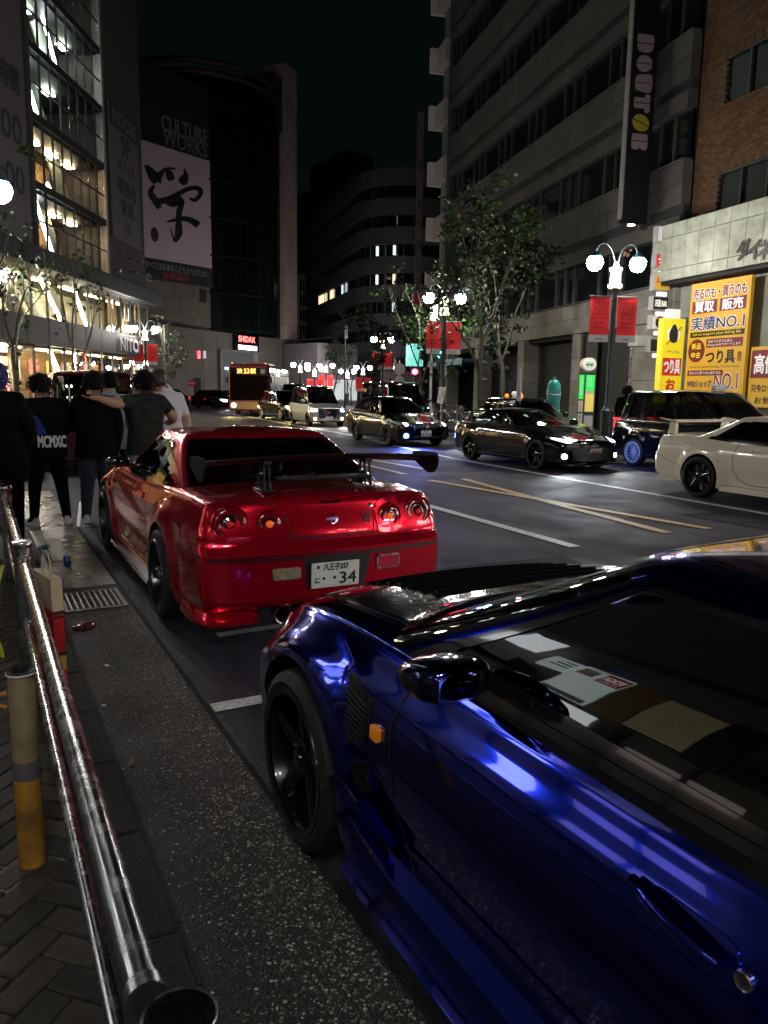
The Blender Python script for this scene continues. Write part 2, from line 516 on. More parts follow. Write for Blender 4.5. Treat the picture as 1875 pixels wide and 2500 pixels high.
        if th:
            mb.add([v+d*th for v in V], F)
        return mb.build(name, mat, parent or s.root)
    def wheels(s, R, width, rimR, kind, rimmat, tyre=RUBBER, hub=None, segs=40):
        K = s.K
        data = wheel_mesh(R, width, rimR, kind, segs)
        for wy in K['axles']:
            for sd in (-1, 1):
                rim = data[0].build('wheel', [rimmat, DARKMETAL], s.root, smooth=35)
                rim.location = (sd*K['track'], wy, K['wz']); rim.rotation_euler = (0, 0, 0 if sd > 0 else pi)
                ty = data[1].build('tyre', tyre, rim, smooth=40)
                if segs >= 32:
                    data[2].build('brake_disc', hub or STEEL, rim, smooth=40)
    def plate(s, x, z, plane, lines, bg=(.72, .74, .70), fg=BLACKP, w=.33, h=.165, tilt=0.0, emitm=None, y=None):
        d = Vector(s.AX[plane])
        p, _ = s.hit(plane, x, z)
        yy = (p.y if y is None else y)-d.y*.015
        o = MB().box((0, 0, 0), (w, .008, h), bev=.003).build('number_plate', emitm or pm('plate_white', bg, .4, var=.08, vscale=30), s.root)
        o.location = (x, yy, z); o.rotation_euler = (tilt, 0, 0 if plane == 'rear' else pi)
        for (txt, ax, az, tw, th) in lines:
            lettering(txt, fg, o, (ax, -.0045, az), (1, 0, 0), (0, 0, 1), tw, th, off=.001, bold=.0016)
        return o

def axm(p, d):
    """matrix that puts local z along d at p"""
    d = Vector(d).normalized(); return Matrix.Translation(Vector(p)) @ d.to_track_quat('Z', 'Y').to_matrix().to_4x4()

def wheel_mesh(R, width, rimR, kind, n=40):
    """outer face at local +x"""
    X = axm((0, 0, 0), (1, 0, 0)); h = width/2
    ty = MB(); sh = .022
    ty.lathe([(rimR-.004, -h+.012), (rimR+.012, -h), (R-sh-.02, -h-.004), (R-sh*.45, -h+sh*.55), (R, -h+sh*1.6), (R, -.012), (R-.007, -.010), (R-.007, .010), (R, .012), (R, h-sh*1.6), (R-sh*.45, h-sh*.55), (R-sh-.02, h+.004), (rimR+.012, h), (rimR-.004, h-.012), (rimR-.01, h-.03), (rimR-.01, -h+.03)], n, X, close=True)
    rim = MB()
    rim.lathe([(rimR+.006, h+.002), (rimR+.010, h-.008), (rimR-.012, h-.010), (rimR-.020, h-.035), (rimR-.03, -h+.02), (rimR-.018, -h+.02), (rimR-.012, h-.05)][:6], n, X, caps=False)
    rim.lathe([(rimR+.008, h+.004), (rimR+.012, h-.006), (rimR-.014, h-.008), (rimR-.016, h+.002)], n, X, close=True)
    face = h-.03
    def spoke(a, w0, w1, r0, r1, d0=.02, d1=0.0, th=.02, tw=0.0):
        vs = []
        for (r, w, dx, aa) in ((r0, w0, d0, a), ((r0+r1)/2, (w0+w1)/2*.85, (d0*.45+d1*.55), a+tw*.5), (r1, w1, d1, a+tw)):
            c, s_ = cos(aa), sin(aa)
            for (q, xx) in ((-w/2, face-dx), (-w/4, face-dx+.008), (w/4, face-dx+.008), (w/2, face-dx), (w/2, face-dx-th), (-w/2, face-dx-th)):
                vs.append((xx, r*c-q*s_, r*s_+q*c))
        fs = []
        for b in (0, 6):
            for k in range(6): fs.append((b+k, b+(k+1) % 6, b+6+(k+1) % 6, b+6+k))
        rim.add(vs, fs+[tuple(range(6)), tuple(range(17, 11, -1))])
    if kind == 'five':
        for i in range(5): spoke(2*pi*i/5+.3, .085, .06, .05, rimR-.012, .025, .0, .03)
    elif kind == 'six':
        for i in range(6): spoke(2*pi*i/6+.2, .06, .055, .05, rimR-.012, .03, .0, .03)
    elif kind == 'twinsix':
        for i in range(6):
            for q in (-.13, .13): spoke(2*pi*i/6+.2+q*.5, .028, .022, .05, rimR-.012, .02, .0, .025, tw=q)
    elif kind == 'ten':
        for i in range(10): spoke(2*pi*i/10, .03, .026, .05, rimR-.012, .02, .0, .025)
    elif kind == 'mesh':
        for i in range(15): spoke(2*pi*i/15, .014, .022, .06, rimR-.008, .008, .0, .02)
        rim.cur = 1; rim.lathe([(rimR-.018, face-.030), (.0, face-.029)], n, X, caps=False); rim.cur = 0
    elif kind == 'cover':
        rim.lathe([(.03, face+.012), (rimR*.45, face+.008), (rimR*.5, face-.01)], n, X)
        for i in range(9): spoke(2*pi*i/9, .07, .085, .08, rimR-.008, .004, .0, .02)
    rim.lathe([(.072, face-.03), (.072, face-.012), (.055, face-.004), (.035, face-.002), (.033, face+.006), (.0, face+.008)], 20, X)
    for i in range(5):
        a = 2*pi*i/5; rim.lathe([(.011, face-.012), (.011, face+.002), (.0, face+.004)], 6, axm((0, .052*cos(a), .052*sin(a)), (1, 0, 0)))
    dk = MB(); dk.lathe([(.06, -.02), (rimR-.05, -.02), (rimR-.05, .005), (.06, .005)], max(16, n//2), X, close=True)
    rim.cur = 1; rim.lathe([(rimR-.03, -h+.03), (.0, -h+.031)], n, X, caps=False)
    return rim, ty, dk

def mirrorpts(pts): return [(-x, y) for x, y in reversed(pts)]
def rrect(x0, x1, y0, y1, r, n=4):
    out = []
    for cx, cy, a in ((x1-r, y1-r, 0), (x0+r, y1-r, pi/2), (x0+r, y0+r, pi), (x1-r, y0+r, 1.5*pi)):
        for k in range(n+1): out.append((cx+r*cos(a+pi/2*k/n), cy+r*sin(a+pi/2*k/n)))
    return out
def circ(cx, cy, r, n=24, sy=1.0): return [(cx+r*cos(2*pi*k/n), cy+sy*r*sin(2*pi*k/n)) for k in range(n)]
def spot(parent, loc, aim, power, col, size=70, blend=.6, rad_=.06, name='headlight_beam'):
    l = bpy.data.lights.new(name, 'SPOT'); l.energy = power; l.color = col; l.spot_size = rad(size); l.spot_blend = blend; l.shadow_soft_size = rad_
    o = bpy.data.objects.new(name, l); COL.objects.link(o); o.parent = parent; o.location = loc
    o.rotation_euler = (Vector(aim)-Vector(loc)).to_track_quat('-Z', 'Y').to_euler()
    return o

# ------------------------------------------------------------------ the two-door sports coupe seen three times
GH_COUPE = dict(
    z=[(0, .86), (.14, .955), (.30, 1.045), (.45, 1.13), (.60, 1.215), (.68, 1.262), (.74, 1.288), (.80, 1.305), (.88, 1.322), (1, 1.333)],
    w=[(0, .822), (.14, .795), (.30, .757), (.45, .712), (.60, .658), (.68, .620), (.74, .585), (.80, .53), (.88, .36), (1, 0)],
    yf=[(0, 2.30), (.14, 2.08), (.30, 1.87), (.45, 1.68), (.60, 1.50), (.68, 1.40), (.74, 1.34), (.80, 1.27), (.88, 1.12), (1, .88)],
    yr=[(0, -.52), (.14, -.32), (.30, -.115), (.45, .075), (.60, .255), (.68, .345), (.74, .395), (.80, .45), (.88, .60), (1, .88)],
    cf=[(0, .34), (.6, .24), (1, 0)], cr=[(0, .20), (.6, .14), (1, 0)], us=.33, ue=.70, taper=.05, rtaper=.05, soft=2,
    windows=[('windscreen', 0, .305, 0, .665), ('side_window', .345, .565, .155, .635), ('quarter_window', .575, .645, .155, .62), ('rear_window', .775, 1, 0, .655)])
def coupe_deform(K):
    def D(x, y, z):
        sx = 1 if x >= 0 else -1; ax = abs(x)
        # blistered wheel arches
        for wy in K['axles']:
            d = math.hypot(y-wy, (z-K['wz'])*1.0); R = K['archR']
            f = smooth01(R+.20, R+.03, d)*smooth01(.55, .75, ax)*(1 if z < .93 else smooth01(1.0, .93, z))
            ax += f*K.get('flare', .03)
        # waisted sill line
        if .17 < z < .5 and .45 < y < 2.25: ax -= .02*smooth01(.50, .40, z)*smooth01(.2, .30, z)*smooth01(.45, .6, y)*smooth01(2.25, 2.1, y)*smooth01(.6, .8, ax)
        # rounded nose and tail in plan
        if y < -.2: y += .115*(ax/.88)**2.6*smooth01(-.2, -1.0, y)
        if y > 2.9: y -= .26*(ax/.86)**2.4*smooth01(2.9, 3.45, y)
        # tail: bumper stands proud, lower edge tucks in
        if y < -.8:
            k = smooth01(-.8, -1.0, y)
            y += k*(.045*smooth01(.655, .70, z)+.05*smooth01(.72, .97, z)+.10*smooth01(.36, .22, z))
        if y > 3.1:
            k = smooth01(3.1, 3.4, y)
            y -= k*(.10*smooth01(.52, .74, z)-.03*smooth01(.30, .18, z))
        return (sx*ax, y, z)
    return D
K_COUPE = dict(y0=-1.09, y1=3.53, axles=(0.0, 2.665), track=.795, wz=.325, archR=.365, archdz=.012, endr=.055, ny=110, flare=.032, er=.042,
    zb=[(-1.09, .25), (-.6, .20), (.4, .165), (2.3, .165), (3.1, .14), (3.53, .13)],
    wb=[(-1.09, .80), (0, .835), (1.3, .835), (2.7, .835), (3.53, .80)],
    zm=[(-1.09, .56), (0, .60), (1.3, .60), (2.7, .56), (3.53, .42)],
    wm=[(-1.09, .845), (-.6, .868), (0, .872), (1.3, .868), (2.7, .870), (3.2, .86), (3.53, .84)],
    zs=[(-1.09, .935), (-.6, .950), (0, .935), (.8, .900), (1.6, .885), (2.2, .878), (2.7, .850), (3.2, .745), (3.53, .635)],
    ws=[(-1.09, .775), (-.6, .79), (0, .795), (1.3, .80), (2.2, .795), (2.7, .78), (3.2, .75), (3.53, .725)],
    zd=[(-1.09, .985), (-.6, 1.005), (-.2, 1.0), (1.0, .96), (2.1, .955), (2.7, .905), (3.2, .80), (3.53, .68)],
    gh=GH_COUPE)

def coupe_common(c, handles=True, sidemark=None, mirrorm=None):
    LINE = pm('panel_gap', (.004, .004, .004), .8)
    for sd, pl in ((-1, 'left'), (1, 'right')):
        # door shut lines, sill seam, fuel door
        c.ribbon('door_gap', [(1.98, .885), (2.02, .70), (1.99, .45), (1.90, .285), (.92, .285), (.72, .36), (.62, .52), (.60, .70), (.66, .915)], pl, .0095, LINE)
        c.ribbon('sill_seam', [(2.2, .24), (.45, .24)], pl, .006, LINE)
        c.ribbon('bumper_seam', [(-.36, .47), (-.62, .52), (-1.0, .66)], pl, .006, LINE)
        # belt moulding
        c.ribbon('belt_moulding', [(1.80, .915), (1.2, .925), (.5, .940), (.1, .957)], pl, .022, GLOSSBLACK, off=.006, th=.01)
        if handles:
            h = MB(); x = c.hit(pl, .86, .80)[0].x
            o = c.patch('door_handle', rrect(.76, .95, .775, .815, .018), pl, c.paint, off=.016, res=.02, skirt=.012)
        # door mirror: two-part shell on a foot
        mx = sd*.93
        mb = MB(); prof = []
        pts = [(1.80, .945), (1.66, .93), (1.60, .955), (1.595, 1.02), (1.63, 1.055), (1.75, 1.04), (1.83, 1.0)]
        ol = spline2(pts, 4, True)
        for k, (xx, sc_) in enumerate(((.80, .55), (.83, .85), (.88, 1.0), (.95, 1.0), (1.0, .92), (1.035, .70), (1.045, .35))):
            cy, cz = 1.70, .99
            ring = [(sd*(.80+(xx-.80)*.80), cy+(p[0]-cy)*sc_*.84-.02*(xx-.8), cz-.010+(p[1]-cz)*sc_*.80) for p in ol]
            b = len(mb.v); mb.v += ring
            if k:
                n = len(ol)
                for i in range(n): mb.f.append((b-n+i, b-n+(i+1) % n, b+(i+1) % n, b+i)); mb.m.append(0)
        n = len(ol); mb.f.append(tuple(range(n))); mb.f.append(tuple(len(mb.v)-n+i for i in range(n))); mb.m += [0, 0]
        mo = mb.build('door_mirror', mirrorm or c.paint, c.root, smooth=50)
        MB().box((sd*.80, 1.74, .945), (.12, .09, .035), bev=.012).build('mirror_foot', BLACK, mo)
        MB().prism([(y_, z_) for y_, z_ in rrect(-.055, .055, -.045, .045, .015)], 0, .004, lambda a, b, d: (sd*(.905+a*1.1), 1.618-d, .982+b*.75)).build('mirror_glass', CHROME, mo)
        if sidemark:
            c.patch('side_marker', rrect(2.13, 2.19, .66, .70, .012), pl, sidemark, off=.008, res=.02)
# ------------------------------------------------------------------ red, blue and white sports coupes
RED = paint('paint_red', (.84, .004, .034), .76, .21)
BLUE = paint('paint_blue', (.005, .026, .56), 1.0, .11)
PEARL = paint('paint_white', (.76, .71, .56), .0, .30)
CARBON = pm('carbon_black', (.008, .008, .009), .16, coat=1.0)
LENSRED = pm('lens_red', (.17, .0015, .006), .06, coat=1.0)
LENSDARK = pm('lens_dark_red', (.045, .001, .003), .08, coat=1.0)
AMBER = pm('lens_amber', (.75, .22, .01), .15, coat=1.0)
AMBER_GLOW = em('lamp_amber_lit', (1.0, .14, .01), .42, (.6, .15, .01))
RED_GLOW = em('lamp_red_lit', (1.0, .02, .02), .12, (.4, .01, .01))

def round_lamp(c, x, z, r, kind, sd):
    h, n = c.hit('rear', x, z)
    n = Vector((n.x*.6, n.y, n.z*.3)).normalized()
    if n.y > 0: n = -n
    M = axm(h+n*.002, n)
    o = MB().lathe([(r*1.10, -.012), (r*1.12, .004), (r*1.06, .012), (r*1.0, .006), (r*.97, -.004)], 36, M, caps=False).build('tail_lamp', c.paint, c.root, smooth=50)
    MB().lathe([(r*.99, .0), (r*.95, .008), (r*.80, .013), (r*.62, .015), (r*.56, .009)], 36, M, caps=False).build('lens', LENSRED, o, smooth=50)
    if kind == 'red':
        MB().lathe([(r*.58, .008), (r*.5, .004), (r*.40, .006), (r*.28, .012), (0, .016)], 30, M, caps=False).build('reflector', LENSDARK, o, smooth=60)
        MB().lathe([(r*.20, .013), (r*.17, .019), (0, .021)], 20, M, caps=False).build('bulb', RED_GLOW, o, smooth=60)
    else:
        MB().lathe([(r*.58, .008), (r*.46, .006), (r*.28, .010)], 30, M, caps=False).build('reflector', LENSDARK, o, smooth=60)
        MB().lathe([(r*.30, .008), (r*.26, .016), (r*.15, .021), (0, .023)], 20, M, caps=False).build('bulb', AMBER_GLOW, o, smooth=60)

def coupe_rear(c, lit=True):
    LINE = pm('panel_gap', (.004, .004, .004), .8)
    # lamp panels, raised
    for sd in (-1, 1):
        ol = [(.315, .885), (.325, .755), (.36, .722), (.80, .722), (.815, .80), (.79, .930), (.60, .950), (.38, .938)]
        ol = spline2(ol, 3, True)
        if sd < 0: ol = mirrorpts(ol)
        c.patch('lamp_panel', ol, 'rear', c.paint, off=.010, res=.04, skirt=.02)
    c.bvh_update()
    for sd in (-1, 1):
        round_lamp(c, sd*.655, .830, .106, 'red', sd)
        round_lamp(c, sd*.418, .822, .082, 'amber', sd)
    # boot lid shut lines
    c.ribbon('boot_gap', [(-.60, .955), (-.36, .940), (-.305, .88), (-.29, .735), (.29, .735), (.305, .88), (.36, .940), (.60, .955)], 'rear', .006, LINE)
    c.ribbon('boot_gap', [(-.66, -.86), (-.68, -.45), (-.62, -.30)], 'top', .006, LINE); c.ribbon('boot_gap', [(.66, -.86), (.68, -.45), (.62, -.30)], 'top', .006, LINE)
    c.ribbon('bumper_gap', [(-.80, .722), (-.4, .722), (.4, .722), (.80, .722)], 'rear', .007, LINE)
    # bumper groove: its dark red shadow laid on as a flat maroon ribbon
    c.ribbon('bumper_groove_shade', [(-.83, .615), (-.4, .612), (.4, .612), (.83, .615)], 'rear', .030, pm('groove_shadow', (.06, .001, .004), .35, coat=.5), off=.002)
    c.ribbon('bumper_ridge', [(-.83, .640), (0, .640), (.83, .640)], 'rear', .012, c.paint, off=.012, th=.012)
    # high level lamp in the boot lid
    c.patch('high_brake_lamp', rrect(-.075, .075, .928, .948, .009), 'rear', LENSDARK, off=.004, res=.02)

def add_red():
    c = Car('sports_coupe', 'metallic red sports coupe with tall rear wing and round tail lamps', 'car', (1.985, 5.47, 0), -.004, K_COUPE, RED, deform=coupe_deform(K_COUPE))
    r = c.root; coupe_common(c, mirrorm=CARBON); coupe_rear(c)
    c.wheels(.325, .245, .250, 'six', pm('rim_gunmetal', (.10, .10, .105), .22, .9))
    LINE = MATS['panel_gap']
    # number plate in its recess, reversing lamp, fog lamp
    c.patch('plate_recess', [(-.22, .60), (-.20, .40), (.20, .40), (.25, .60)], 'rear', BLACK, off=.003, res=.05)
    c.plate(-.015, .49, 'rear', [('八王子337', .0, .052, .17, .042), ('に', -.125, -.03, .03, .035), ('・・', -.045, -.02, .09, .016), ('34', .085, -.025, .115, .075)], y=-1.10, tilt=.06)
    MB().lathe([(.012, 0), (.012, .003), (0, .004)], 12, axm((-.135, -1.120, .545), (0, -1, 0))).build('plate_seal', STEEL, r)
    c.patch('reversing_lamp', rrect(-.42, -.24, .478, .552, .012), 'rear', pm('lens_clear', (.26, .24, .16), .18, coat=1.0, var=.4, vscale=25), off=.008, res=.03)
    fl = c.patch('fog_lamp', rrect(.30, .46, .50, .572, .014), 'rear', pm('lens_pink', (.55, .02, .07), .15, coat=1.0), off=.008, res=.03)
    c.ribbon('lamp_frame', rrect(.295, .465, .495, .577, .016), 'rear', .010, STEEL, off=.014, closed=True, parent=fl, th=.008)
    # badges and key lock
    h, n = c.hit('rear', 0, .83)
    b = MB(); b.lathe([(.030, 0), (.033, .006), (.027, .007), (.025, .003)], 24, axm(h+n*.003, n), close=True); b.box(h+n*.008, (.085, .006, .018)); b.build('badge', CHROME, r)
    h, n = c.hit('rear', .245, .83); o = MB().box(h+n*.004, (.01, .004, .01)).build('model_badge', BLACK, r)
    lettering('GT', CHROME, o, h+Vector((0, -.006, .022)), (1, 0, .05), (0, 0, 1), .062, .030, off=.003, bold=.0015)
    lettering('R', CHROME, o, h+Vector((0.004, -.010, -.014)), (1, 0, .05), (0, 0, 1), .046, .036, off=.003, bold=.002)
    h, n = c.hit('rear', .285, .90); MB().lathe([(.017, 0), (.017, .007), (.012, .009), (0, .008)], 18, axm(h, n)).build('boot_lock', STEEL, r, smooth=40)
    # rear wing on two pairs of struts
    wm = pm('wing_black', (.004, .004, .005), .5, spec=.25); y0, z0 = -.80, 1.175
    secp = [(.14, .0), (.09, .020), (.0, .026), (-.09, .018), (-.16, .018), (-.165, .008), (-.08, -.006), (.04, -.010), (.12, -.008)]
    mb = MB(); X = [-.80+1.6*i/32 for i in range(33)]; n = len(secp)
    for i, x in enumerate(X):
        dz = .028*(1-(x/.80)**2); 
        mb.v += [(x, y0+a*1.0, z0+b*.9-a*.15+dz) for a, b in secp]
        if i: 
            for k in range(n): mb.f.append(((i-1)*n+k, (i-1)*n+(k+1) % n, i*n+(k+1) % n, i*n+k)); mb.m.append(0)
    w = mb.build('rear_wing', wm, r, smooth=40)
    for sd in (-1, 1):
        ol = spline2([(.17, .045), (.05, .06), (-.12, .065), (-.20, .05), (-.21, -.02), (-.16, -.085), (-.06, -.10), (.08, -.05), (.16, -.01)], 4, True)
        MB().prism(ol, 0, .012, lambda a, b, d: (sd*(.80+d), y0+a*.88, z0+b*.88)).build('end_plate', wm, w)
    for sx in (-.36, .36):
        hz = c.hit('top', sx, -.72)[0].z
        st = MB()
        for dy in (.07, -.07):
            for dx in (-.018, .018):
                st.tube([(sx+dx, -.74+dy*1.1, hz-.01), (sx+dx, -.76+dy*.35, z0+.01)], .009, 6)
        st.box((sx, -.74, hz+.006), (.075, .22, .014), bev=.004); st.box((sx, -.77, z0+.008), (.06, .10, .03), bev=.004)
        st.tube([(sx-.05, -.74, hz+.05), (sx+.05, -.74, hz+.05)], .012, 8); st.tube([(sx-.018, -.69, hz+.10), (sx-.018, -.81, z0-.06)], .006, 6)
        st.build('wing_strut', DARKMETAL, r, smooth=40)
    # inner low spoiler lip
    mb = MB(); X = [-.33+.66*i/10 for i in range(11)]
    for i, x in enumerate(X):
        mb.v += [(x, -.86+a, 1.075+b) for a, b in ((.10, 0), (.04, .018), (-.07, .012), (-.07, .004), (.04, -.006))]
        if i:
            for k in range(5): mb.f.append(((i-1)*5+k, (i-1)*5+(k+1) % 5, i*5+(k+1) % 5, i*5+k)); mb.m.append(0)
    mb.build('spoiler_blade', wm, r, smooth=40)
    # lower rear lip, diffuser tunnel, exhaust
    for sd in (-1, 1):
        lp = spline2([(.48*sd, -.95), (.62*sd, -.985), (.78*sd, -.955), (.855*sd, -.80), (.865*sd, -.50)], 5)
        mb = MB(); m = len(lp)
        for i, (x, y) in enumerate(lp):
            mb.v += [(x*.97, y+.03, .275), (x*1.0, y-.035*(1 if i < m*.6 else 0), .215), (x*1.0, y-.03*(1 if i < m*.6 else 0), .195), (x*.88, y+.10, .225)]
            if i:
                for k in range(4): mb.f.append(((i-1)*4+k, (i-1)*4+(k+1) % 4, i*4+(k+1) % 4, i*4+k)); mb.m.append(0)
        mb.f += [(0, 1, 2, 3), tuple(len(mb.v)-4+k for k in range(4))]; mb.m += [0, 0]
        mb.build('bumper_lip', c.paint, r, smooth=40)
    c.patch('diffuser_panel', [(-.48, .20), (-.40, .36), (.40, .36), (.48, .20)], 'rear', BLACK, off=.004, res=.06)
    for x in (-.30, -.16, .0, .16, .30):
        MB().box((x, -.88, .205), (.010, .32, .10)).build('diffuser_fin', DARKMETAL, r)
    MB().lathe([(.050, -.10), (.055, 0), (.060, .004), (.058, .012), (.052, .010), (.048, -.10)], 28, axm((-.34, -1.04, .245), (0, -1, 0)), caps=False).build('exhaust_tip', STEEL, r, smooth=40)
    MB().box((.17, -1.06, .29), (.05, .03, .05), bev=.006).build('tow_bracket', STEEL, r)
    # side skirts
    for sd in (-1, 1):
        MB().prism([(0, .205), (.055, .185), (.06, .150), (-.03, .150), (-.05, .20)], .42, 2.26, lambda a, b, d: (sd*(.845+a), d, b)).build('side_skirt', CARBON, r)
    # fuel door
    c.ribbon('fuel_door', rrect(-.40, -.22, .72, .86, .02), 'right', .005, LINE, closed=True)
    # a shallow crease above the rear arch
    return c

def add_blue():
    K = dict(K_COUPE); K['flare'] = .045; G = dict(GH_COUPE); G['yf'] = [(t, y+.25-.10*t) for t, y in GH_COUPE['yf']]; K['gh'] = G
    c = Car('sports_coupe', 'glossy deep blue sports coupe with black vented bonnet, nearest the camera', 'car', (1.855, -.215, 0), 0.0, K, BLUE, deform=coupe_deform(K))
    r = c.root; coupe_common(c, handles=False, mirrorm=pm('mirror_blue_black', (.004, .010, .10), .12, 1.0, coat=1.0)); coupe_rear(c)
    c.wheels(.325, .255, .255, 'five', pm('rim_black', (.004, .004, .0045), .25, coat=.3, spec=.3), segs=56, hub=pm('disc_dark', (.02, .02, .02), .4, .8))
    LINE = MATS['panel_gap']
    # bonnet in black carbon with louvres
    bo = c.patch('bonnet', spline2([(-.62, 2.16), (-.66, 2.34), (-.655, 2.75), (-.60, 3.15), (-.50, 3.28), (0, 3.36), (.50, 3.28), (.60, 3.15), (.655, 2.75), (.66, 2.34), (.62, 2.16), (0, 2.36)], 4, True), 'top', CARBON, off=.010, res=.05, skirt=.015)
    c.bvh_update(); vs = [bo.matrix_world @ v.co for v in bo.data.vertices]
    for q in range(7):
        y = 2.52+q*.09
        mb = MB(); hz0 = c.hit('top', .16, y)[0].z+.012
        for sx in (-1, 1):
            for i in range(2):
                pass
        L = []
        for i in range(13):
            x = -.42+.84*i/12; z = c.hit('top', x, y)[0].z+.010
            L.append((x, z))
        for i, (x, z) in enumerate(L):
            mb.v += [(x, y+.030, z), (x, y-.012, z+.016), (x, y-.018, z+.014), (x, y-.014, z)]
            if i:
                for k in range(4): mb.f.append(((i-1)*4+k, (i-1)*4+(k+1) % 4, i*4+(k+1) % 4, i*4+k)); mb.m.append(0)
        mb.f += [(0, 1, 2, 3), tuple(len(mb.v)-4+k for k in range(4))]; mb.m += [0, 0]
        lo = mb.build('bonnet_louvre', CARBON, bo, smooth=30)
        # little rivets under each louvre
    for x in (-.46, .46):
        rv = MB()
        for q in range(12):
            y = 2.46+q*.055; z = c.hit('top', x, y)[0].z+.010; rv.lathe([(.006, 0), (.005, .004), (0, .005)], 6, axm((x, y, z), (0, 0, 1)))
        rv.build('rivet_row', STEEL, bo)
    # side vents behind the front wheel: frame, mesh, amber repeater
    MESHM = pm('vent_mesh', (.03, .03, .03), .5, .8)
    v = c.patch('wing_vent', [(2.32, .775), (2.145, .735), (2.16, .625), (2.245, .565)], 'left', BLACK, off=.004, res=.03)
    mb = MB()
    for k in range(9):
        a = k/9
        p0 = c.hit('left', 2.31-.15*a, .765-.01*a)[0]; p1 = c.hit('left', 2.245-.08*a, .57+.06*a)[0]
        mb.tube([p0+Vector((-.010, 0, 0)), p1+Vector((-.010, 0, 0))], .0022, 4)
    for k in range(9):
        a = k/9; zz = .60+.15*a
        p0 = c.hit('left', 2.262+.05*a, zz)[0]; p1 = c.hit('left', 2.16, zz-.02)[0]
        mb.tube([p0+Vector((-.009, 0, 0)), p1+Vector((-.009, 0, 0))], .0022, 4)
    mb.build('mesh_insert', MESHM, v)
    c.ribbon('vent_trim', [(2.335, .785), (2.265, .585), (2.235, .50), (2.20, .43)], 'left', .016, c.paint, off=.020, th=.02)
    v2 = c.patch('wing_vent', [(2.225, .52), (2.15, .545), (2.135, .455), (2.185, .42)], 'left', BLACK, off=.004, res=.03)
    mb = MB()
    for k in range(6):
        a = k/6; p0 = c.hit('left', 2.22-.07*a, .515+.02*a)[0]; p1 = c.hit('left', 2.18-.04*a, .425+.03*a)[0]
        mb.tube([p0+Vector((-.009, 0, 0)), p1+Vector((-.009, 0, 0))], .0022, 4)
    mb.build('mesh_insert', MESHM, v2)
    c.ribbon('vent_fin', [(2.26, .560), (2.17, .530), (2.09, .50)], 'left', .012, c.paint, off=.022, th=.02)
    rp = c.patch('side_repeater', rrect(2.075, 2.125, .635, .680, .010), 'left', pm('repeater_amber', (.80, .28, .01), .2, coat=1.0, emit=(1, .3, .01), es=.12), off=.012, res=.02, bulge=.004)
    # pull handle with lock
    c.patch('handle_bowl', rrect(.895, 1.10, .69, .80, .035), 'left', c.paint, off=.003, res=.03)
    hp = [(1.120, .790), (1.07, .786), (1.015, .779), (.965, .772), (.925, .766)]
    pts = []
    for i, (y, z) in enumerate(hp):
        x = c.hit('left', y, z)[0].x; pts.append((x-(.008+.018*sin(pi*(i+.5)/5.0)), y, z))
    MB().tube(spline2(pts, 4), [.008+.007*min(1, .35+sin(pi*i/(len(hp)*4-4))) for i in range(len(hp)*4-3)], 12).build('door_handle', BLUE, r, smooth=60)
    x = c.hit('left', .885, .762)[0].x
    MB().lathe([(.017, -.004), (.017, .006), (.015, .008), (.012, .006), (0, .006)], 24, axm((x, .885, .762), (-1, 0, 0))).build('door_lock', STEEL, r, smooth=40)
    # body crease and skirt
    c.ribbon('door_crease', [(1.98, .372), (1.2, .380), (.3, .392)], 'left', .018, c.paint, off=.007, th=.01)
    mb = MB(); ys = [.40, .8, 1.3, 1.8, 2.10, 2.24]
    for i, y in enumerate(ys):
        o = .0 if i < 5 else -.01; mb.v += [(-(.835), y, .30), (-(.885+o), y, .262), (-(.905+o), y, .19), (-(.93+o), y, .155), (-(.92+o), y, .135), (-.80, y, .135)]
        if i:
            for k in range(6): mb.f.append(((i-1)*6+k, (i-1)*6+(k+1) % 6, i*6+(k+1) % 6, i*6+k)); mb.m.append(0)
    mb.f += [tuple(range(6)), tuple(len(mb.v)-6+k for k in range(6))]; mb.m += [0, 0]
    mb.build('side_skirt', BLUE, r, smooth=25)
    # canards behind the wheel
    for (ya, yb, z0, z1) in ((2.27, 2.02, .33, .23), (2.30, 2.10, .44, .33)):
        p = [(ya, z0), (yb, z1), (yb-.10, z1+.02), (ya-.06, z0+.04)]
        mb = MB(); mb.prism(p, 0, .03, lambda a, b, d: (c.hit('left', a, b)[0].x-d, a, b)); mb.build('winglet', BLUE, r)
    # front splitter
    sp = spline2([(-.80, 2.95), (-.82, 3.20), (-.62, 3.42), (0, 3.58), (.62, 3.42), (.82, 3.20), (.80, 2.95)], 5)
    MB().prism([(p[0], p[1]) for p in sp], .10, .125, lambda a, b, d: (a, b, d)).build('front_splitter', CARBON, r)
    # headlamps
    HL = pm('headlamp_glass', (.35, .37, .40), .08, .3, coat=1.0)
    for sd in (-1, 1):
        ol = [(.44, .60), (.46, .70), (.62, .735), (.775, .70), (.79, .63), (.60, .59)]
        if sd < 0: ol = mirrorpts(ol)
        c.patch('headlamp', spline2(ol, 3, True), 'front', HL, off=.014, res=.04)
    c.patch('front_intake', rrect(-.42, .42, .24, .40, .04), 'front', BLACK, off=.004, res=.06)
    # seat backs and steering wheel behind the glass
    for sx in (-.36, .36):
        mb = MB(); mb.box((sx, .72, .72), (.46, .14, .62), rx=-.25, bev=.05); mb.box((sx, 1.0, .48), (.46, .5, .14), bev=.05); mb.box((sx, .60, 1.06), (.26, .10, .17), rx=-.2, bev=.04)
        mb.build('seat', pm('seat_cloth', (.03, .03, .032), .85), r, smooth=40)
    # windscreen wiper
    return c

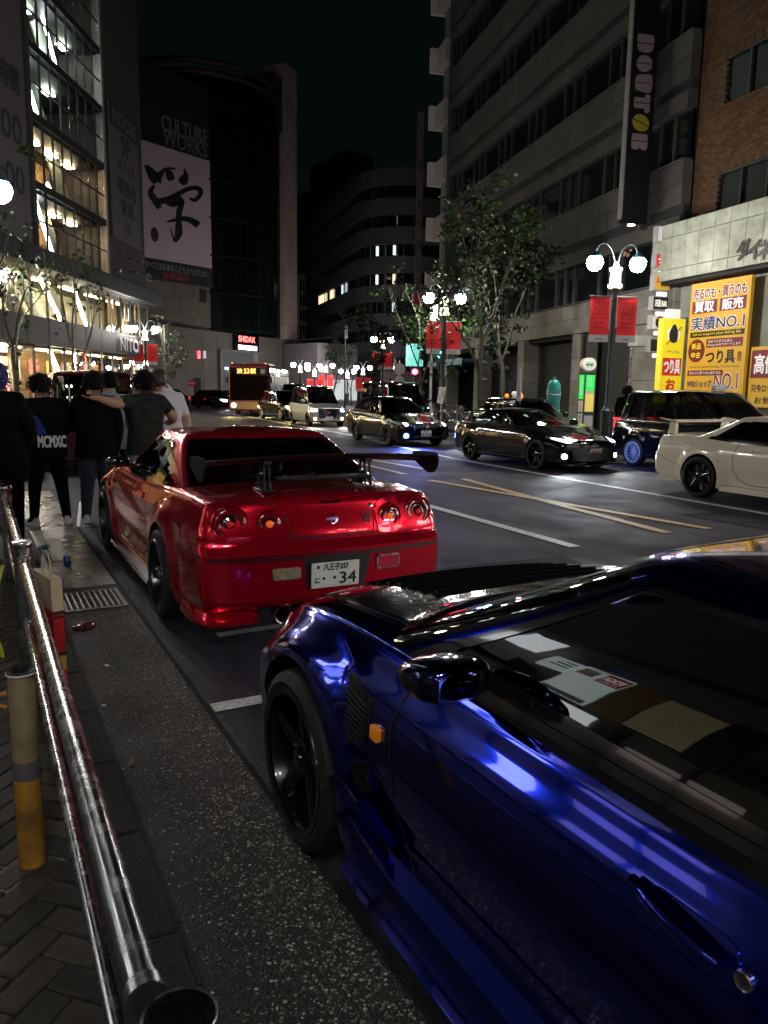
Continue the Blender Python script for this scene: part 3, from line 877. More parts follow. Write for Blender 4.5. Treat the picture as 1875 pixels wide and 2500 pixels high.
def add_white():
    c = Car('sports_coupe', 'pearl white sports coupe with low wing and black wheels, cut by the right edge', 'car', (11.24, 8.62, 0), pi-.01, K_COUPE, PEARL, deform=coupe_deform(K_COUPE))
    r = c.root; coupe_common(c); coupe_rear(c)
    c.wheels(.335, .25, .265, 'five', GLOSSBLACK)
    secp = [(.12, .0), (.05, .020), (-.08, .030), (-.13, .038), (-.132, .026), (-.04, .004), (.06, -.006)]
    mb = MB(); n = len(secp)
    for i in range(25):
        x = -.80+1.6*i/24; e = abs(x)/.80; dz = .03*smooth01(.78, 1, e); ex = 1+.25*smooth01(.8, 1, e)
        mb.v += [(x, -.80+a*ex, 1.175+b*ex+dz) for a, b in secp]
        if i:
            for k in range(n): mb.f.append(((i-1)*n+k, (i-1)*n+(k+1) % n, i*n+(k+1) % n, i*n+k)); mb.m.append(0)
    mb.f += [tuple(range(n)), tuple(len(mb.v)-n+k for k in range(n))]; mb.m += [0, 0]
    w = mb.build('rear_wing', PEARL, r, smooth=40)
    for sd in (-1, 1):
        MB().prism([(-.74, .98), (-.90, .98), (-.86, 1.08), (-.85, 1.18), (-.74, 1.18), (-.74, 1.08)], .60, .68, lambda a, b, d: (sd*d, a, b)).build('wing_stand', PEARL, r)
        mb = MB(); mb.prism([(0, .205), (.05, .185), (.055, .150), (-.03, .150), (-.05, .20)], .42, 2.26, lambda a, b, d: (sd*(.845+a), d, b)); mb.build('side_skirt', PEARL, r)
        MB().prism([(-.92, .22), (-.45, .20), (-.45, .235), (-.92, .27)], 0, .03, lambda a, b, d: (sd*(.86+d), a, b)).build('bumper_lip', PEARL, r)
    c.ribbon('fuel_door', [(-.43, .86), (-.20, .86), (-.17, .80), (-.22, .73), (-.40, .73)], 'right', .005, MATS['panel_gap'])
    c.ribbon('body_crease', [(-.8, .82), (-.35, .80)], 'right', .005, MATS['panel_gap'])
    return c
# ------------------------------------------------------------------ the other vehicles
def K_gen(wb, fo, ro, Wd, H, belt, cowl, nose, tail, gbf, gbr, grf, grr, wR, track=None, wz=.31, archR=.345, er=.04, sill=.20, windows=None, zb_end=.22, crown=.05, ny=60, cf=.28, cr=.12, us=.30, ue=.72, taper=.05, mid=None, deck=None, soft=2, trim=True):
    w = Wd/2; y0, y1 = -ro, wb+fo; gb = belt-.07
    G = dict(
        z=[(0, gb), (.34, (gb+H-.07)/2), (.68, H-.075), (.74, H-.05), (.80, H-.033), (.88, H-.013), (1, H)],
        w=[(0, w-.055), (.34, (w-.05+wR)/2+.012), (.68, wR), (.74, wR-.035), (.80, wR-.10), (.88, wR*.55), (1, 0)],
        yf=[(0, gbf), (.34, (gbf+grf)/2+.01), (.68, grf), (.74, grf-.06), (.80, grf-.14), (.88, grf-.35), (1, (grf+grr)/2)],
        yr=[(0, gbr), (.34, (gbr+grr)/2-.01), (.68, grr), (.74, grr+.05), (.80, grr+.11), (.88, grr+.30), (1, (grf+grr)/2)],
        cf=[(0, cf), (.6, cf*.7), (1, 0)], cr=[(0, cr), (.6, cr*.7), (1, 0)], us=us, ue=ue, taper=taper, rtaper=.03, soft=soft, trim=trim,
        windows=windows or [('windscreen', 0, us-.03, 0, .66), ('front_side_window', us+.02, (us+ue)/2-.015, .17, .63), ('rear_side_window', (us+ue)/2+.01, ue-.03, .17, .63), ('rear_window', ue+.04, 1, .15, .63)])
    return dict(y0=y0, y1=y1, axles=(0.0, wb), track=track or w-.10, wz=wz, archR=archR, endr=.06, ny=ny, er=er, flare=.018, per=5,
        zb=[(y0, zb_end), (y0+.5, sill), (y1-.5, sill), (y1, zb_end-.02)],
        wb=[(y0, w-.07), (0, w-.04), (wb, w-.04), (y1, w-.08)],
        zm=[(y0, .55), (wb, .55), (y1, .48)],
        wm=[(y0, w-.03), (0, w-.005), (wb, w-.005), (y1, w-.04)],
        zs=[(y0, tail-.05), (gbr, belt-.01), (gbf, cowl-.04), (wb, (cowl+nose)/2-.035), (y1, nose-.06)],
        ws=[(y0, w-.10), (gbr, w-.065), (gbf, w-.065), (wb, w-.09), (y1, w-.14)],
        zd=[(y0, tail), (gbr, (deck or belt)+.02), (gbf, cowl+.02), (wb, (cowl+nose)/2+crown), (y1, nose)],
        gh=G)
def gen_deform(K, nosec=.16, tailc=.08):
    w = max(v for _, v in K['wm']); y0, y1 = K['y0'], K['y1']
    def D(x, y, z):
        sx = 1 if x >= 0 else -1; ax = abs(x)
        for wy in K['axles']:
            d = math.hypot(y-wy, z-K['wz']); R = K['archR']
            ax += smooth01(R+.16, R+.02, d)*smooth01(w*.65, w*.85, ax)*K['flare']
        if y < y0+.7: y += tailc*(ax/w)**2.5*smooth01(y0+.7, y0+.05, y)
        if y > y1-.6: y -= nosec*(ax/w)**2.5*smooth01(y1-.6, y1-.05, y)
        return (sx*ax, y, z)
    return D
def on_road(px, py): return gp(px, py)
BLK = paint('paint_black', (.004, .004, .005), .1, .10)
SILV = paint('paint_silver', (.42, .44, .43), .5, .32)
NAVY = paint('paint_dark', (.007, .008, .010), .1, .12)
WARMBLK = paint('paint_taxi_black', (.005, .005, .006), .1, .12)
HEAD = em('headlamp_lit', (.80, .90, 1.0), 14.0)
HEADBLUE = em('headlamp_lit_blue', (.20, .38, 1.0), 9.0)
FOGBLUE = em('fog_lamp_blue', (.10, .17, 1.0), 9.0)
FOGW = em('fog_lamp_white', (.95, 1.0, .80), 14.0)
FOGY = em('lamp_warm_lit', (1.0, .62, .22), 18.0)
TAILLIT = em('tail_lamp_lit', (1.0, .03, .03), 2.5, (.4, .01, .01))
HLGLASS = pm('headlamp_shell', (.30, .33, .36), .08, .4, coat=1.0)
GRILLE = pm('grille_black', (.01, .01, .011), .35)
PLATEW = pm('plate_white', (.72, .74, .70), .4, var=.08, vscale=30)
INTERIOR = pm('cabin_dark', (.02, .02, .022), .8)

def lamp_pair(c, name, ol, plane, mat, off=.012, glowo=None, glowm=None, beams=None, bcol=(.85, .92, 1), bp=120, only=None, bsize=75):
    outs = []
    for sd in (-1, 1):
        o2 = [(x, z) for x, z in ol] if sd > 0 else mirrorpts(ol)
        o = c.patch(name, o2, plane, mat, off=off, res=.04, skirt=.02); outs.append(o)
        if glowo and (only is None or only == sd):
            g2 = glowo if sd > 0 else mirrorpts(glowo)
            c.patch('lamp_core', g2, plane, glowm, off=off+.006, res=.03, parent=o, skirt=.01)
        if beams and (only is None or only == sd):
            x = sum(p[0] for p in o2)/len(o2); z = sum(p[1] for p in o2)/len(o2); h, _ = c.hit(plane, x, z)
            dy = 1 if plane == 'front' else -1
            spot(c.root, (x, h.y+dy*.10, z), (x+sd*.5, h.y+dy*beams, 0), bp, bcol, bsize)
    return outs
def sides(c, doors=((2.0, .95), (.9, .0)), z=(.28, .86), handle=None):
    LINE = pm('panel_gap', (.004, .004, .004), .8)
    for pl in ('left', 'right'):
        for (ya, yb) in doors:
            c.ribbon('door_gap', [(ya, z[1]), (ya+.02, .55), (ya-.04, z[0]), (yb+.10, z[0]), (yb, .50), (yb, z[1])], pl, .008, LINE, res=.08)
            hm = handle or c.paint
            c.patch('door_handle', rrect(yb+.06, yb+.24, z[1]-.13, z[1]-.09, .014, 2), pl, hm, off=.02, res=.06, skirt=.015)
def mirrors(c, y, z, x, mat=None, w=.20, h=.14):
    for sd in (-1, 1):
        mb = MB(); mb.lathe([(.0, -.07), (.055, -.065), (.078, -.03), (.08, .02), (.068, .045), (0, .046)], 16, axm((0, 0, 0), (0, -1, 0)))
        mb.v = [(sd*x+a*1.35*sd, y+b, z+d*.95) for a, b, d in mb.v]
        m = mb.build('door_mirror', mat or c.paint, c.root, smooth=50)
        MB().tube([(sd*(x-.14), y, z-.05), (sd*(x-.02), y, z-.04)], .02, 6).build('mirror_foot', BLACK, m)
def cabin(c, y0, y1, w, z0, z1):
    """seats and dashboard behind the glass"""
    for (sx, yy) in ((-w*.45, y0), (w*.45, y0), (-w*.45, y1), (w*.45, y1)):
        mb = MB(); mb.box((sx, yy, z0+.05), (w*.62, .14, (z1-z0)*.9), rx=-.2, bev=.04); mb.box((sx, yy-.08, z1+.05), (.24, .09, .16), rx=-.2, bev=.03); mb.build('seat', INTERIOR, c.root, smooth=40)

def add_black_coupe():
    K = K_gen(2.57, .83, .84, 1.80, 1.27, .90, .90, .66, .93, 2.02, -.50, 1.15, .10, .56, wz=.325, archR=.355, sill=.15, cf=.34, cr=.25, ue=.70, zb_end=.18,
        windows=[('windscreen', 0, .275, 0, .66), ('front_side_window', .325, .545, .20, .63), ('quarter_window', .56, .635, .22, .58), ('rear_window', .76, 1, 0, .63)], ny=80)
    p = gp(1318, 1146); 
    c = Car('oncoming_coupe', 'low black sports coupe with white headlights and blue glow on the road', 'car', (11.50, 15.62, 0), pi-.01, K, BLK, deform=gen_deform(K, .24, .12), glass=glassmat('coupe_glass', alpha=.80))
    r = c.root; c.wheels(.325, .23, .25, 'six', GLOSSBLACK); sides(c, doors=((1.82, .60),), z=(.26, .84)); mirrors(c, 1.62, .96, .94)
    cabin(c, .95, .3, .62, .45, .92)
    lamp_pair(c, 'headlamp', spline2([(.50, .62), (.56, .675), (.70, .715), (.80, .72), (.79, .65), (.66, .595)], 3, True), 'front', HLGLASS, .016, spline2([(.55, .63), (.62, .672), (.77, .70), (.75, .66), (.65, .62)], 2, True), em('headlamp_lit_strong', (.45, .66, 1.0), 22.0), beams=9.0, bp=150, bcol=(.72, .85, 1), bsize=130)
    lamp_pair(c, 'fog_lamp', circ(.70, .33, .055, 14), 'front', FOGW, .012, beams=4.0, bp=30, bcol=(.9, 1, .9), bsize=130)
    c.patch('grille', spline2([(-.46, .50), (-.50, .30), (-.42, .24), (.42, .24), (.50, .30), (.46, .50)], 3, True), 'front', GRILLE, off=.008, res=.06)
    c.plate(.0, .42, 'front', [('八 66-27', 0, 0, .26, .07)], tilt=.5, emitm=pm('plate_dull', (.45, .36, .33), .5))
    MB().box((0, K['y1']-.01, .155), (1.5, .22, .02), bev=.005).build('front_splitter', CARBON, r)
    c.ribbon('chrome_strip', [(-.30, .545), (.30, .545)], 'front', .012, CHROME, off=.012)
    MB().box((.42, K['y1']-.13, .47), (.05, .03, .07), bev=.01).build('tow_strap', pm('tow_yellow', (.6, .4, .02), .5), r)
    # rear wing
    mb = MB().box((0, -.62, 1.17), (1.5, .22, .03), bev=.01); w = mb.build('rear_wing', CARBON, r)
    for sd in (-1, 1):
        MB().box((sd*.45, -.60, 1.05), (.03, .10, .24)).build('wing_stand', CARBON, r); MB().box((sd*.76, -.62, 1.17), (.015, .28, .14)).build('end_plate', CARBON, w)
    c.patch('windscreen_sticker', rrect(.22, .30, 1.08, 1.13, .008, 2), 'front', pm('sticker_green', (.05, .55, .06), .5, emit=(.1, .9, .1), es=.12), off=.006, res=.04)
    spot(r, (-.86, K['y1']-.16, .66), (-1.9, K['y1']-.75, .28), 60, (.16, .28, 1.0), 110, .8, .06)
    # blue light thrown under the sills
    sp = spot(r, (.7, 1.2, .26), (1.6, .4, 0), 110, (.06, .10, 1.0), 150, 1.0, .1, 'under_glow')
    spot(r, (.6, -.55, .30), (1.3, -1.3, 0), 110, (.06, .10, 1.0), 150, 1.0, .1, 'under_glow')
    return c
def add_wagon():
    K = K_gen(2.67, .95, .98, 1.74, 1.44, .94, .93, .70, .98, 2.25, -.80, 1.45, -.15, .56, sill=.17, ny=70, ue=.74,
        windows=[('windscreen', 0, .275, 0, .66), ('front_side_window', .32, .475, .18, .63), ('rear_side_window', .49, .61, .18, .63), ('quarter_window', .625, .70, .20, .60), ('rear_window', .78, 1, .1, .63)])
    c = Car('oncoming_wagon', 'black station wagon with blue fog lamp and white number plate', 'car', (11.93, 22.95, 0), pi-.085, K, BLK, deform=gen_deform(K, .20, .08), glass=glassmat('wagon_glass', alpha=.85))
    r = c.root; c.wheels(.315, .215, .235, 'ten', pm('rim_grey', (.06, .06, .065), .3, .8)); sides(c, doors=((1.95, .95), (.92, .05)), z=(.27, .90)); mirrors(c, 1.72, 1.02, .93); cabin(c, 1.0, .1, .62, .5, 1.0)
    lamp_pair(c, 'headlamp', spline2([(.42, .60), (.46, .665), (.64, .72), (.76, .745), (.79, .66), (.62, .60)], 3, True), 'front', HLGLASS, .016, circ(.62, .66, .05, 12), em('headlamp_lit_soft', (.85, .93, 1.0), 9.0), beams=5.0, bp=150)
    lamp_pair(c, 'fog_lamp', circ(.62, .33, .092, 18), 'front', GRILLE, .012, circ(.62, .33, .078, 18), FOGBLUE, beams=2.0, bp=170, bcol=(.08, .13, 1), only=1, bsize=140)
    c.patch('grille', spline2([(-.34, .68), (-.36, .58), (-.28, .54), (.28, .54), (.36, .58), (.34, .68)], 3, True), 'front', GRILLE, off=.010, res=.06)
    c.ribbon('grille_trim', spline2([(-.35, .69), (-.37, .57), (0, .53), (.37, .57), (.35, .69), (0, .705)], 3, True), 'front', .012, CHROME, off=.018, closed=True)
    h, n = c.hit('front', 0, .61); MB().lathe([(.035, 0), (.05, .02), (.03, .025), (0, .02)], 16, axm(h+Vector((0, .012, 0)), (0, 1, 0))).build('badge', pm('badge_pink', (.7, .5, .55), .2, .6), r)
    c.plate(.02, .40, 'front', [('所沢 362', 0, .05, .16, .035), ('ほ 66-66', .005, -.025, .28, .075)], bg=(.8, .78, .75))
    c.patch('lower_intake', rrect(-.40, .40, .24, .33, .03), 'front', GRILLE, off=.006, res=.06)
    sp = spot(r, (.35, K['y1']+.03, .40), (1.6, K['y1']+1.2, 0), 260, (.10, .16, 1.0), 160, 1.0, .1, 'under_glow')
    return c
def add_white_van():
    K = K_gen(2.55, .62, .62, 1.62, 1.76, .98, .98, .84, 1.02, 2.60, -.56, 1.80, -.42, .60, sill=.19, ny=50, er=.06, cf=.16, cr=.06, us=.27, ue=.76, wz=.29, archR=.32,
        windows=[('windscreen', 0, .245, 0, .67), ('front_quarter', .285, .34, .10, .60), ('front_side_window', .355, .51, .10, .64), ('rear_side_window', .53, .73, .10, .64), ('rear_window', .79, 1, .1, .63)])
    c = Car('oncoming_van', 'silver white tall wagon with black roof, headlights on', 'van', (13.95, 34.2, 0), pi-.09, K, SILV, deform=gen_deform(K, .12, .04), roofm=GLOSSBLACK, glass=glassmat('van_glass', alpha=.9))
    r = c.root; c.wheels(.29, .18, .20, 'ten', pm('rim_grey', (.06, .06, .065), .3, .8), segs=28); sides(c, doors=((2.1, 1.15), (1.10, .1)), z=(.27, .93)); mirrors(c, 2.15, 1.10, .88); cabin(c, 1.4, .3, .6, .6, 1.15)
    lamp_pair(c, 'headlamp', rrect(.50, .76, .62, .80, .03, 3), 'front', HLGLASS, .016, rrect(.54, .74, .65, .78, .03, 3), HEAD, beams=4.0, bp=220)
    lamp_pair(c, 'fog_lamp', circ(.62, .34, .06, 14), 'front', FOGY, .012, beams=2.0, bp=60, bcol=(1, .75, .4), bsize=120)
    g = c.patch('grille', rrect(-.46, .46, .36, .78, .04, 3), 'front', pm('grille_blue_black', (.008, .010, .03), .15, coat=1), off=.012, res=.06)
    for z in (.42, .50, .58, .66, .73): c.ribbon('grille_bar', [(-.44, z), (.44, z)], 'front', .018, CHROME, off=.02, parent=g)
    h, n = c.hit('front', 0, .62); MB().box(h+Vector((0, .02, 0)), (.10, .02, .05)).build('badge', pm('badge_red', (.6, .02, .05), .3), r)
    c.plate(0, .36, 'front', [('品川 580', 0, .045, .14, .03), ('12-40', 0, -.025, .24, .07)])
    return c
def add_hatch_taxi():
    K = K_gen(2.55, .78, .62, 1.68, 1.53, .96, .96, .76, 1.0, 2.35, -.50, 1.55, -.30, .58, sill=.19, ny=50, cf=.22, cr=.10, ue=.74, wz=.30, archR=.33)
    c = Car('oncoming_hatchback', 'small black hatchback with amber headlamp in front of the bus', 'car', (14.55, 40.35, 0), pi+.05, K, WARMBLK, deform=gen_deform(K, .16, .06), glass=glassmat('wagon_glass', alpha=.85))
    r = c.root; c.wheels(.30, .18, .215, 'cover', pm('rim_silver', (.5, .5, .5), .3, .8), segs=28); sides(c, doors=((2.0, 1.02), (.98, .08)), z=(.27, .90)); mirrors(c, 1.9, 1.02, .90); cabin(c, 1.2, .2, .6, .55, 1.05)
    lamp_pair(c, 'headlamp', spline2([(.50, .60), (.54, .70), (.74, .76), (.78, .66), (.64, .58)], 3, True), 'front', HLGLASS, .016, circ(.66, .67, .075, 12), em('headlamp_amber', (1.0, .50, .12), 30.0), beams=3.5, bp=130, bcol=(1.0, .72, .25), bsize=110)
    c.patch('grille', rrect(-.4, .4, .40, .58, .04, 3), 'front', GRILLE, off=.010, res=.08)
    c.plate(0, .42, 'front', [('52-77', 0, 0, .24, .08)])
    lamp_pair(c, 'tail_lamp', rrect(.66, .76, .70, .95, .02, 2), 'rear', TAILLIT, .012)
    # yellow light under the car
    spot(r, (.72, 1.2, .30), (1.4, 1.2, 0), 150, (1.0, .85, .08), 150, 1.0, .1, 'under_glow'); spot(r, (.0, -.7, .35), (.4, -1.6, 0), 150, (1.0, .75, .1), 150, 1.0, .1, 'under_glow')
    return c
def add_box_van():
    K = K_gen(2.4, .5, .5, 1.66, 1.90, 1.02, 1.02, .86, 1.05, 2.70, -.46, 2.35, -.42, .66, sill=.24, ny=40, er=.05, cf=.10, cr=.04, us=.26, ue=.77, wz=.30, archR=.33,
        windows=[('windscreen', 0, .235, 0, .64), ('front_side_window', .275, .43, .10, .60), ('rear_side_window', .46, .72, .10, .60), ('rear_window', .80, 1, .1, .58)])
    c = Car('oncoming_minivan', 'dark boxy minivan partly hidden behind the small hatchback', 'van', (17.5, 45.6, 0), pi-.30, K, NAVY, res=.6, deform=gen_deform(K, .08, .03))
    c.wheels(.30, .18, .2, 'ten', DARKMETAL, segs=20); sides(c, doors=((2.3, 1.2), (1.15, .1)), z=(.3, .95)); mirrors(c, 2.4, 1.15, .92)
    lamp_pair(c, 'headlamp', rrect(.52, .76, .62, .78, .03, 2), 'front', HLGLASS, .016)
    c.patch('grille', rrect(-.4, .4, .45, .62, .04, 2), 'front', GRILLE, off=.010, res=.1); c.plate(0, .40, 'front', [('41-08', 0, 0, .24, .08)])
    return c
def add_big_van():
    K = K_gen(2.57, .95, 1.15, 1.75, 1.98, 1.02, 1.04, .92, 1.05, 3.10, -1.08, 2.45, -.98, .68, sill=.22, ny=50, er=.05, cf=.14, cr=.04, us=.25, ue=.77, wz=.32, archR=.35,
        windows=[('windscreen', 0, .225, 0, .64), ('front_side_window', .27, .39, .12, .62), ('rear_side_window', .41, .57, .12, .62), ('quarter_window', .59, .74, .12, .62), ('rear_window', .80, 1, .1, .60)])
    d = at_depth(985, 950, 31.5)
    c = Car('parked_van', 'dark high roofed van standing at the far kerb behind the wagon', 'van', (15.6, 29.6, 0), pi-.16, K, NAVY, res=.8, deform=gen_deform(K, .10, .03), glass=glassmat('van_glass', alpha=.9))
    c.wheels(.32, .2, .21, 'cover', pm('rim_silver', (.5, .5, .5), .3, .8), segs=24); sides(c, doors=((2.6, 1.5), (1.45, .2)), z=(.3, 1.0)); mirrors(c, 2.75, 1.22, .98)
    lamp_pair(c, 'headlamp', rrect(.52, .78, .66, .84, .03, 2), 'front', HLGLASS, .016)
    c.patch('grille', rrect(-.44, .44, .60, .74, .04, 2), 'front', GRILLE, off=.010, res=.1); c.plate(0, .44, 'front', [('83-15', 0, 0, .24, .08)])
    return c
def add_taxi():
    K = K_gen(2.75, .78, .80, 1.70, 1.75, 1.02, 1.04, .86, 1.10, 2.72, -.72, 1.75, -.50, .60, sill=.20, ny=60, er=.05, cf=.26, cr=.10, us=.28, ue=.75, wz=.315, archR=.345,
        windows=[('windscreen', 0, .255, 0, .66), ('front_side_window', .30, .455, .12, .63), ('rear_side_window', .47, .62, .12, .63), ('quarter_window', .635, .71, .14, .60), ('rear_window', .80, 1, .1, .62)])
    c = Car('taxi', 'tall black taxi with blue lit wheel and red tail lamp by the far kerb', 'taxi', (14.15, 12.95, 0), pi-.03, K, BLK, deform=gen_deform(K, .20, .08), glass=glassmat('wagon_glass', alpha=.85))
    r = c.root; c.wheels(.315, .19, .235, 'mesh', pm('rim_bright', (.62, .63, .68), .35, .35), segs=30); sides(c, doors=((2.25, 1.2), (1.15, .2)), z=(.28, .98)); mirrors(c, 2.25, 1.12, .92); cabin(c, 1.35, .3, .6, .6, 1.15)
    for sd in (-1, 1):
        ol = [(.60, .80), (.60, 1.08), (.69, 1.08), (.70, .80)]
        ol = ol if sd > 0 else mirrorpts(ol)
        c.patch('tail_lamp', ol, 'rear', TAILLIT, off=.014, res=.05)
        c.patch('tail_lamp_side', rrect(-.74, -.66, .86, 1.08, .02, 2), 'left' if sd < 0 else 'right', TAILLIT, off=.010, res=.05)
    GOLD = pm('gold_print', (.65, .55, .22), .5)
    for pl, sd in (('right', 1), ('left', -1)):
        h, n = c.hit(pl, -.30, .90)
        lettering('無線1695 TAXI', GOLD, r, (h.x+sd*.006, -.30, .90), (0, sd, 0), (0, 0, 1), .50, .045, off=.004)
        h, n = c.hit(pl, -.50, 1.22)
        lettering('東京', GOLD, r, (h.x+sd*.012, -.50, 1.22), (0, sd, .3), (0, 0, 1), .09, .07, off=.006)
        c.ribbon('side_moulding', [(2.4, 1.015), (-.6, 1.04)], pl, .016, CHROME, off=.008)
        c.patch('taxi_sticker', circ(-.42, 1.40, .028, 10), pl, pm('sticker_green', (.05, .55, .06), .5), off=.012, res=.05)
    sg = MB().box((0, 1.55, 1.80), (.34, .16, .12), bev=.03).build('roof_lamp', pm('roof_lamp_white', (.7, .7, .65), .4), r)
    lettering('TAXI', BLUEP, sg, (0, 1.632, 1.80), (-1, 0, 0), (0, 0, 1), .24, .07, off=.003)
    c.plate(0, .62, 'rear', [('品川 500', 0, .045, .14, .03), ('16-95', 0, -.025, .24, .07)])
    return c
BLUEP = pm('blue_print', (.02, .08, .5), .6)
def add_crew_taxi():
    K = K_gen(2.6, .8, .95, 1.70, 1.50, .98, .96, .76, .98, 2.25, -.75, 1.5, -.1, .58, sill=.2, ny=50, ue=.72, wz=.31)
    c = Car('taxi', 'dark taxi with amber roof lamps just behind the low coupe', 'taxi', (14.05, 18.9, 0), pi-.06, K, NAVY, res=.8, deform=gen_deform(K, .18, .08))
    r = c.root; c.wheels(.31, .19, .215, 'cover', pm('rim_silver', (.5, .5, .5), .3, .8), segs=24); sides(c, doors=((1.95, .95), (.9, .0)), z=(.28, .92)); mirrors(c, 1.75, 1.03, .92)
    lamp_pair(c, 'tail_lamp', rrect(.58, .78, .72, .88, .02, 2), 'rear', TAILLIT, .014)
    lamp_pair(c, 'headlamp', rrect(.50, .76, .58, .72, .03, 2), 'front', HLGLASS, .016)
    AM = em('marker_amber', (1, .30, .02), 1.2, (.7, .25, .02))
    for yy, xx in ((.1, .0), (1.25, .28)): MB().lathe([(.055, 1.475), (.06, 1.53), (.045, 1.575), (.0, 1.585)], 14, Matrix.Translation((xx, yy, 0))).build('roof_marker', AM, r, smooth=50)
    sg = MB().box((0, .62, 1.58), (.30, .20, .15), bev=.05).build('roof_sign', em('roof_sign_lit', (.9, .8, .8), .35), r, smooth=40)
    return c
def add_parked_van():
    K = K_gen(2.6, .85, .85, 1.72, 1.93, 1.06, 1.04, .90, 1.08, 2.95, -.80, 2.2, -.70, .68, sill=.22, ny=50, er=.05, cf=.14, cr=.06, us=.25, ue=.76, wz=.315, archR=.345,
        windows=[('windscreen', 0, .225, 0, .64), ('front_side_window', .27, .40, .12, .62), ('rear_side_window', .42, .58, .12, .62), ('quarter_window', .60, .72, .12, .62), ('rear_window', .785, 1, .06, .62)])
    p = at_depth(180, 950, 15.2)
    DR = paint('paint_maroon', (.05, .004, .008), .3, .25)
    c = Car('parked_van', 'maroon black van with stickers on its rear window beyond the people', 'van', (1.98, 16.0, 0), -.02, K, DR, deform=gen_deform(K, .10, .05), glass=glassmat('van_glass', alpha=.9))
    r = c.root; c.wheels(.315, .2, .21, 'ten', DARKMETAL, segs=24); sides(c, doors=((2.5, 1.4), (1.35, .2)), z=(.3, 1.0)); mirrors(c, 2.6, 1.2, .96)
    lamp_pair(c, 'tail_lamp', rrect(.74, .82, .98, 1.52, .03, 2), 'rear', pm('lens_red', (.30, .002, .008), .06), .014)
    c.ribbon('tailgate_trim', [(-.45, .98), (.45, .98)], 'rear', .05, CHROME, off=.012)
    c.patch('sticker', circ(-.60, 1.16, .05, 14), 'rear', pm('sticker_pink', (.55, .40, .42), .5), off=.008, res=.06)
    c.patch('sticker', circ(-.60, 1.27, .045, 14), 'rear', pm('sticker_dark', (.20, .06, .08), .5), off=.008, res=.06)
    c.patch('sticker', spline2([(-.44, 1.26), (-.40, 1.30), (-.33, 1.28), (-.27, 1.29), (-.24, 1.25), (-.30, 1.22), (-.36, 1.20), (-.42, 1.21)], 3, True), 'rear', pm('sticker_white', (.7, .7, .7), .5), off=.008, res=.05)
    c.patch('sticker', rrect(-.42, -.26, 1.13, 1.17, .01, 2), 'rear', MATS['sticker_white'], off=.008, res=.06)
    c.plate(0, .72, 'rear', [('練馬 300', 0, .045, .14, .03), ('20-51', 0, -.025, .24, .07)])
    return c
def far_car(name, label, px, py, depth, rz, mat, lit=None, tail=False, H=1.45, sedan=True, group=None, power=0):
    K = K_gen(2.6, .85, .95, 1.72, H, .95, .94, .72, .98, 2.25, -.80, 1.5, -.2, .58, ny=30, ue=.72)
    p = at_depth(px, py, depth)
    c = Car(name, label, 'car', (p.x, p.y, 0), rz, K, mat, res=.5, deform=gen_deform(K, .18, .08), group=group)
    c.wheels(.31, .19, .21, 'ten', DARKMETAL, segs=16)
    lamp_pair(c, 'headlamp', rrect(.50, .78, .56, .72, .03, 2), 'front', lit or HLGLASS, .02, beams=4.0 if power else None, bp=power, bcol=(.85, .9, 1))
    lamp_pair(c, 'tail_lamp', rrect(.56, .78, .70, .88, .02, 2), 'rear', TAILLIT if tail else MATS['lens_red'], .02)
    c.plate(0, .45, 'front', []); c.plate(0, .60, 'rear', [])
    return c
def add_far_cars():
    h = rad(60)
    far_car('distant_car', 'black car with bright white headlights waiting on the side street', 503, 962, 60, rad(200), NAVY, HEAD, power=150)
    far_car('distant_car', 'dark car with red tail lamp at the left of the side street', 432, 962, 58, rad(75), NAVY, None, True)
    far_car('distant_car', 'white car half hidden behind the bus front', 556, 955, 66, rad(200), PEARL, None)

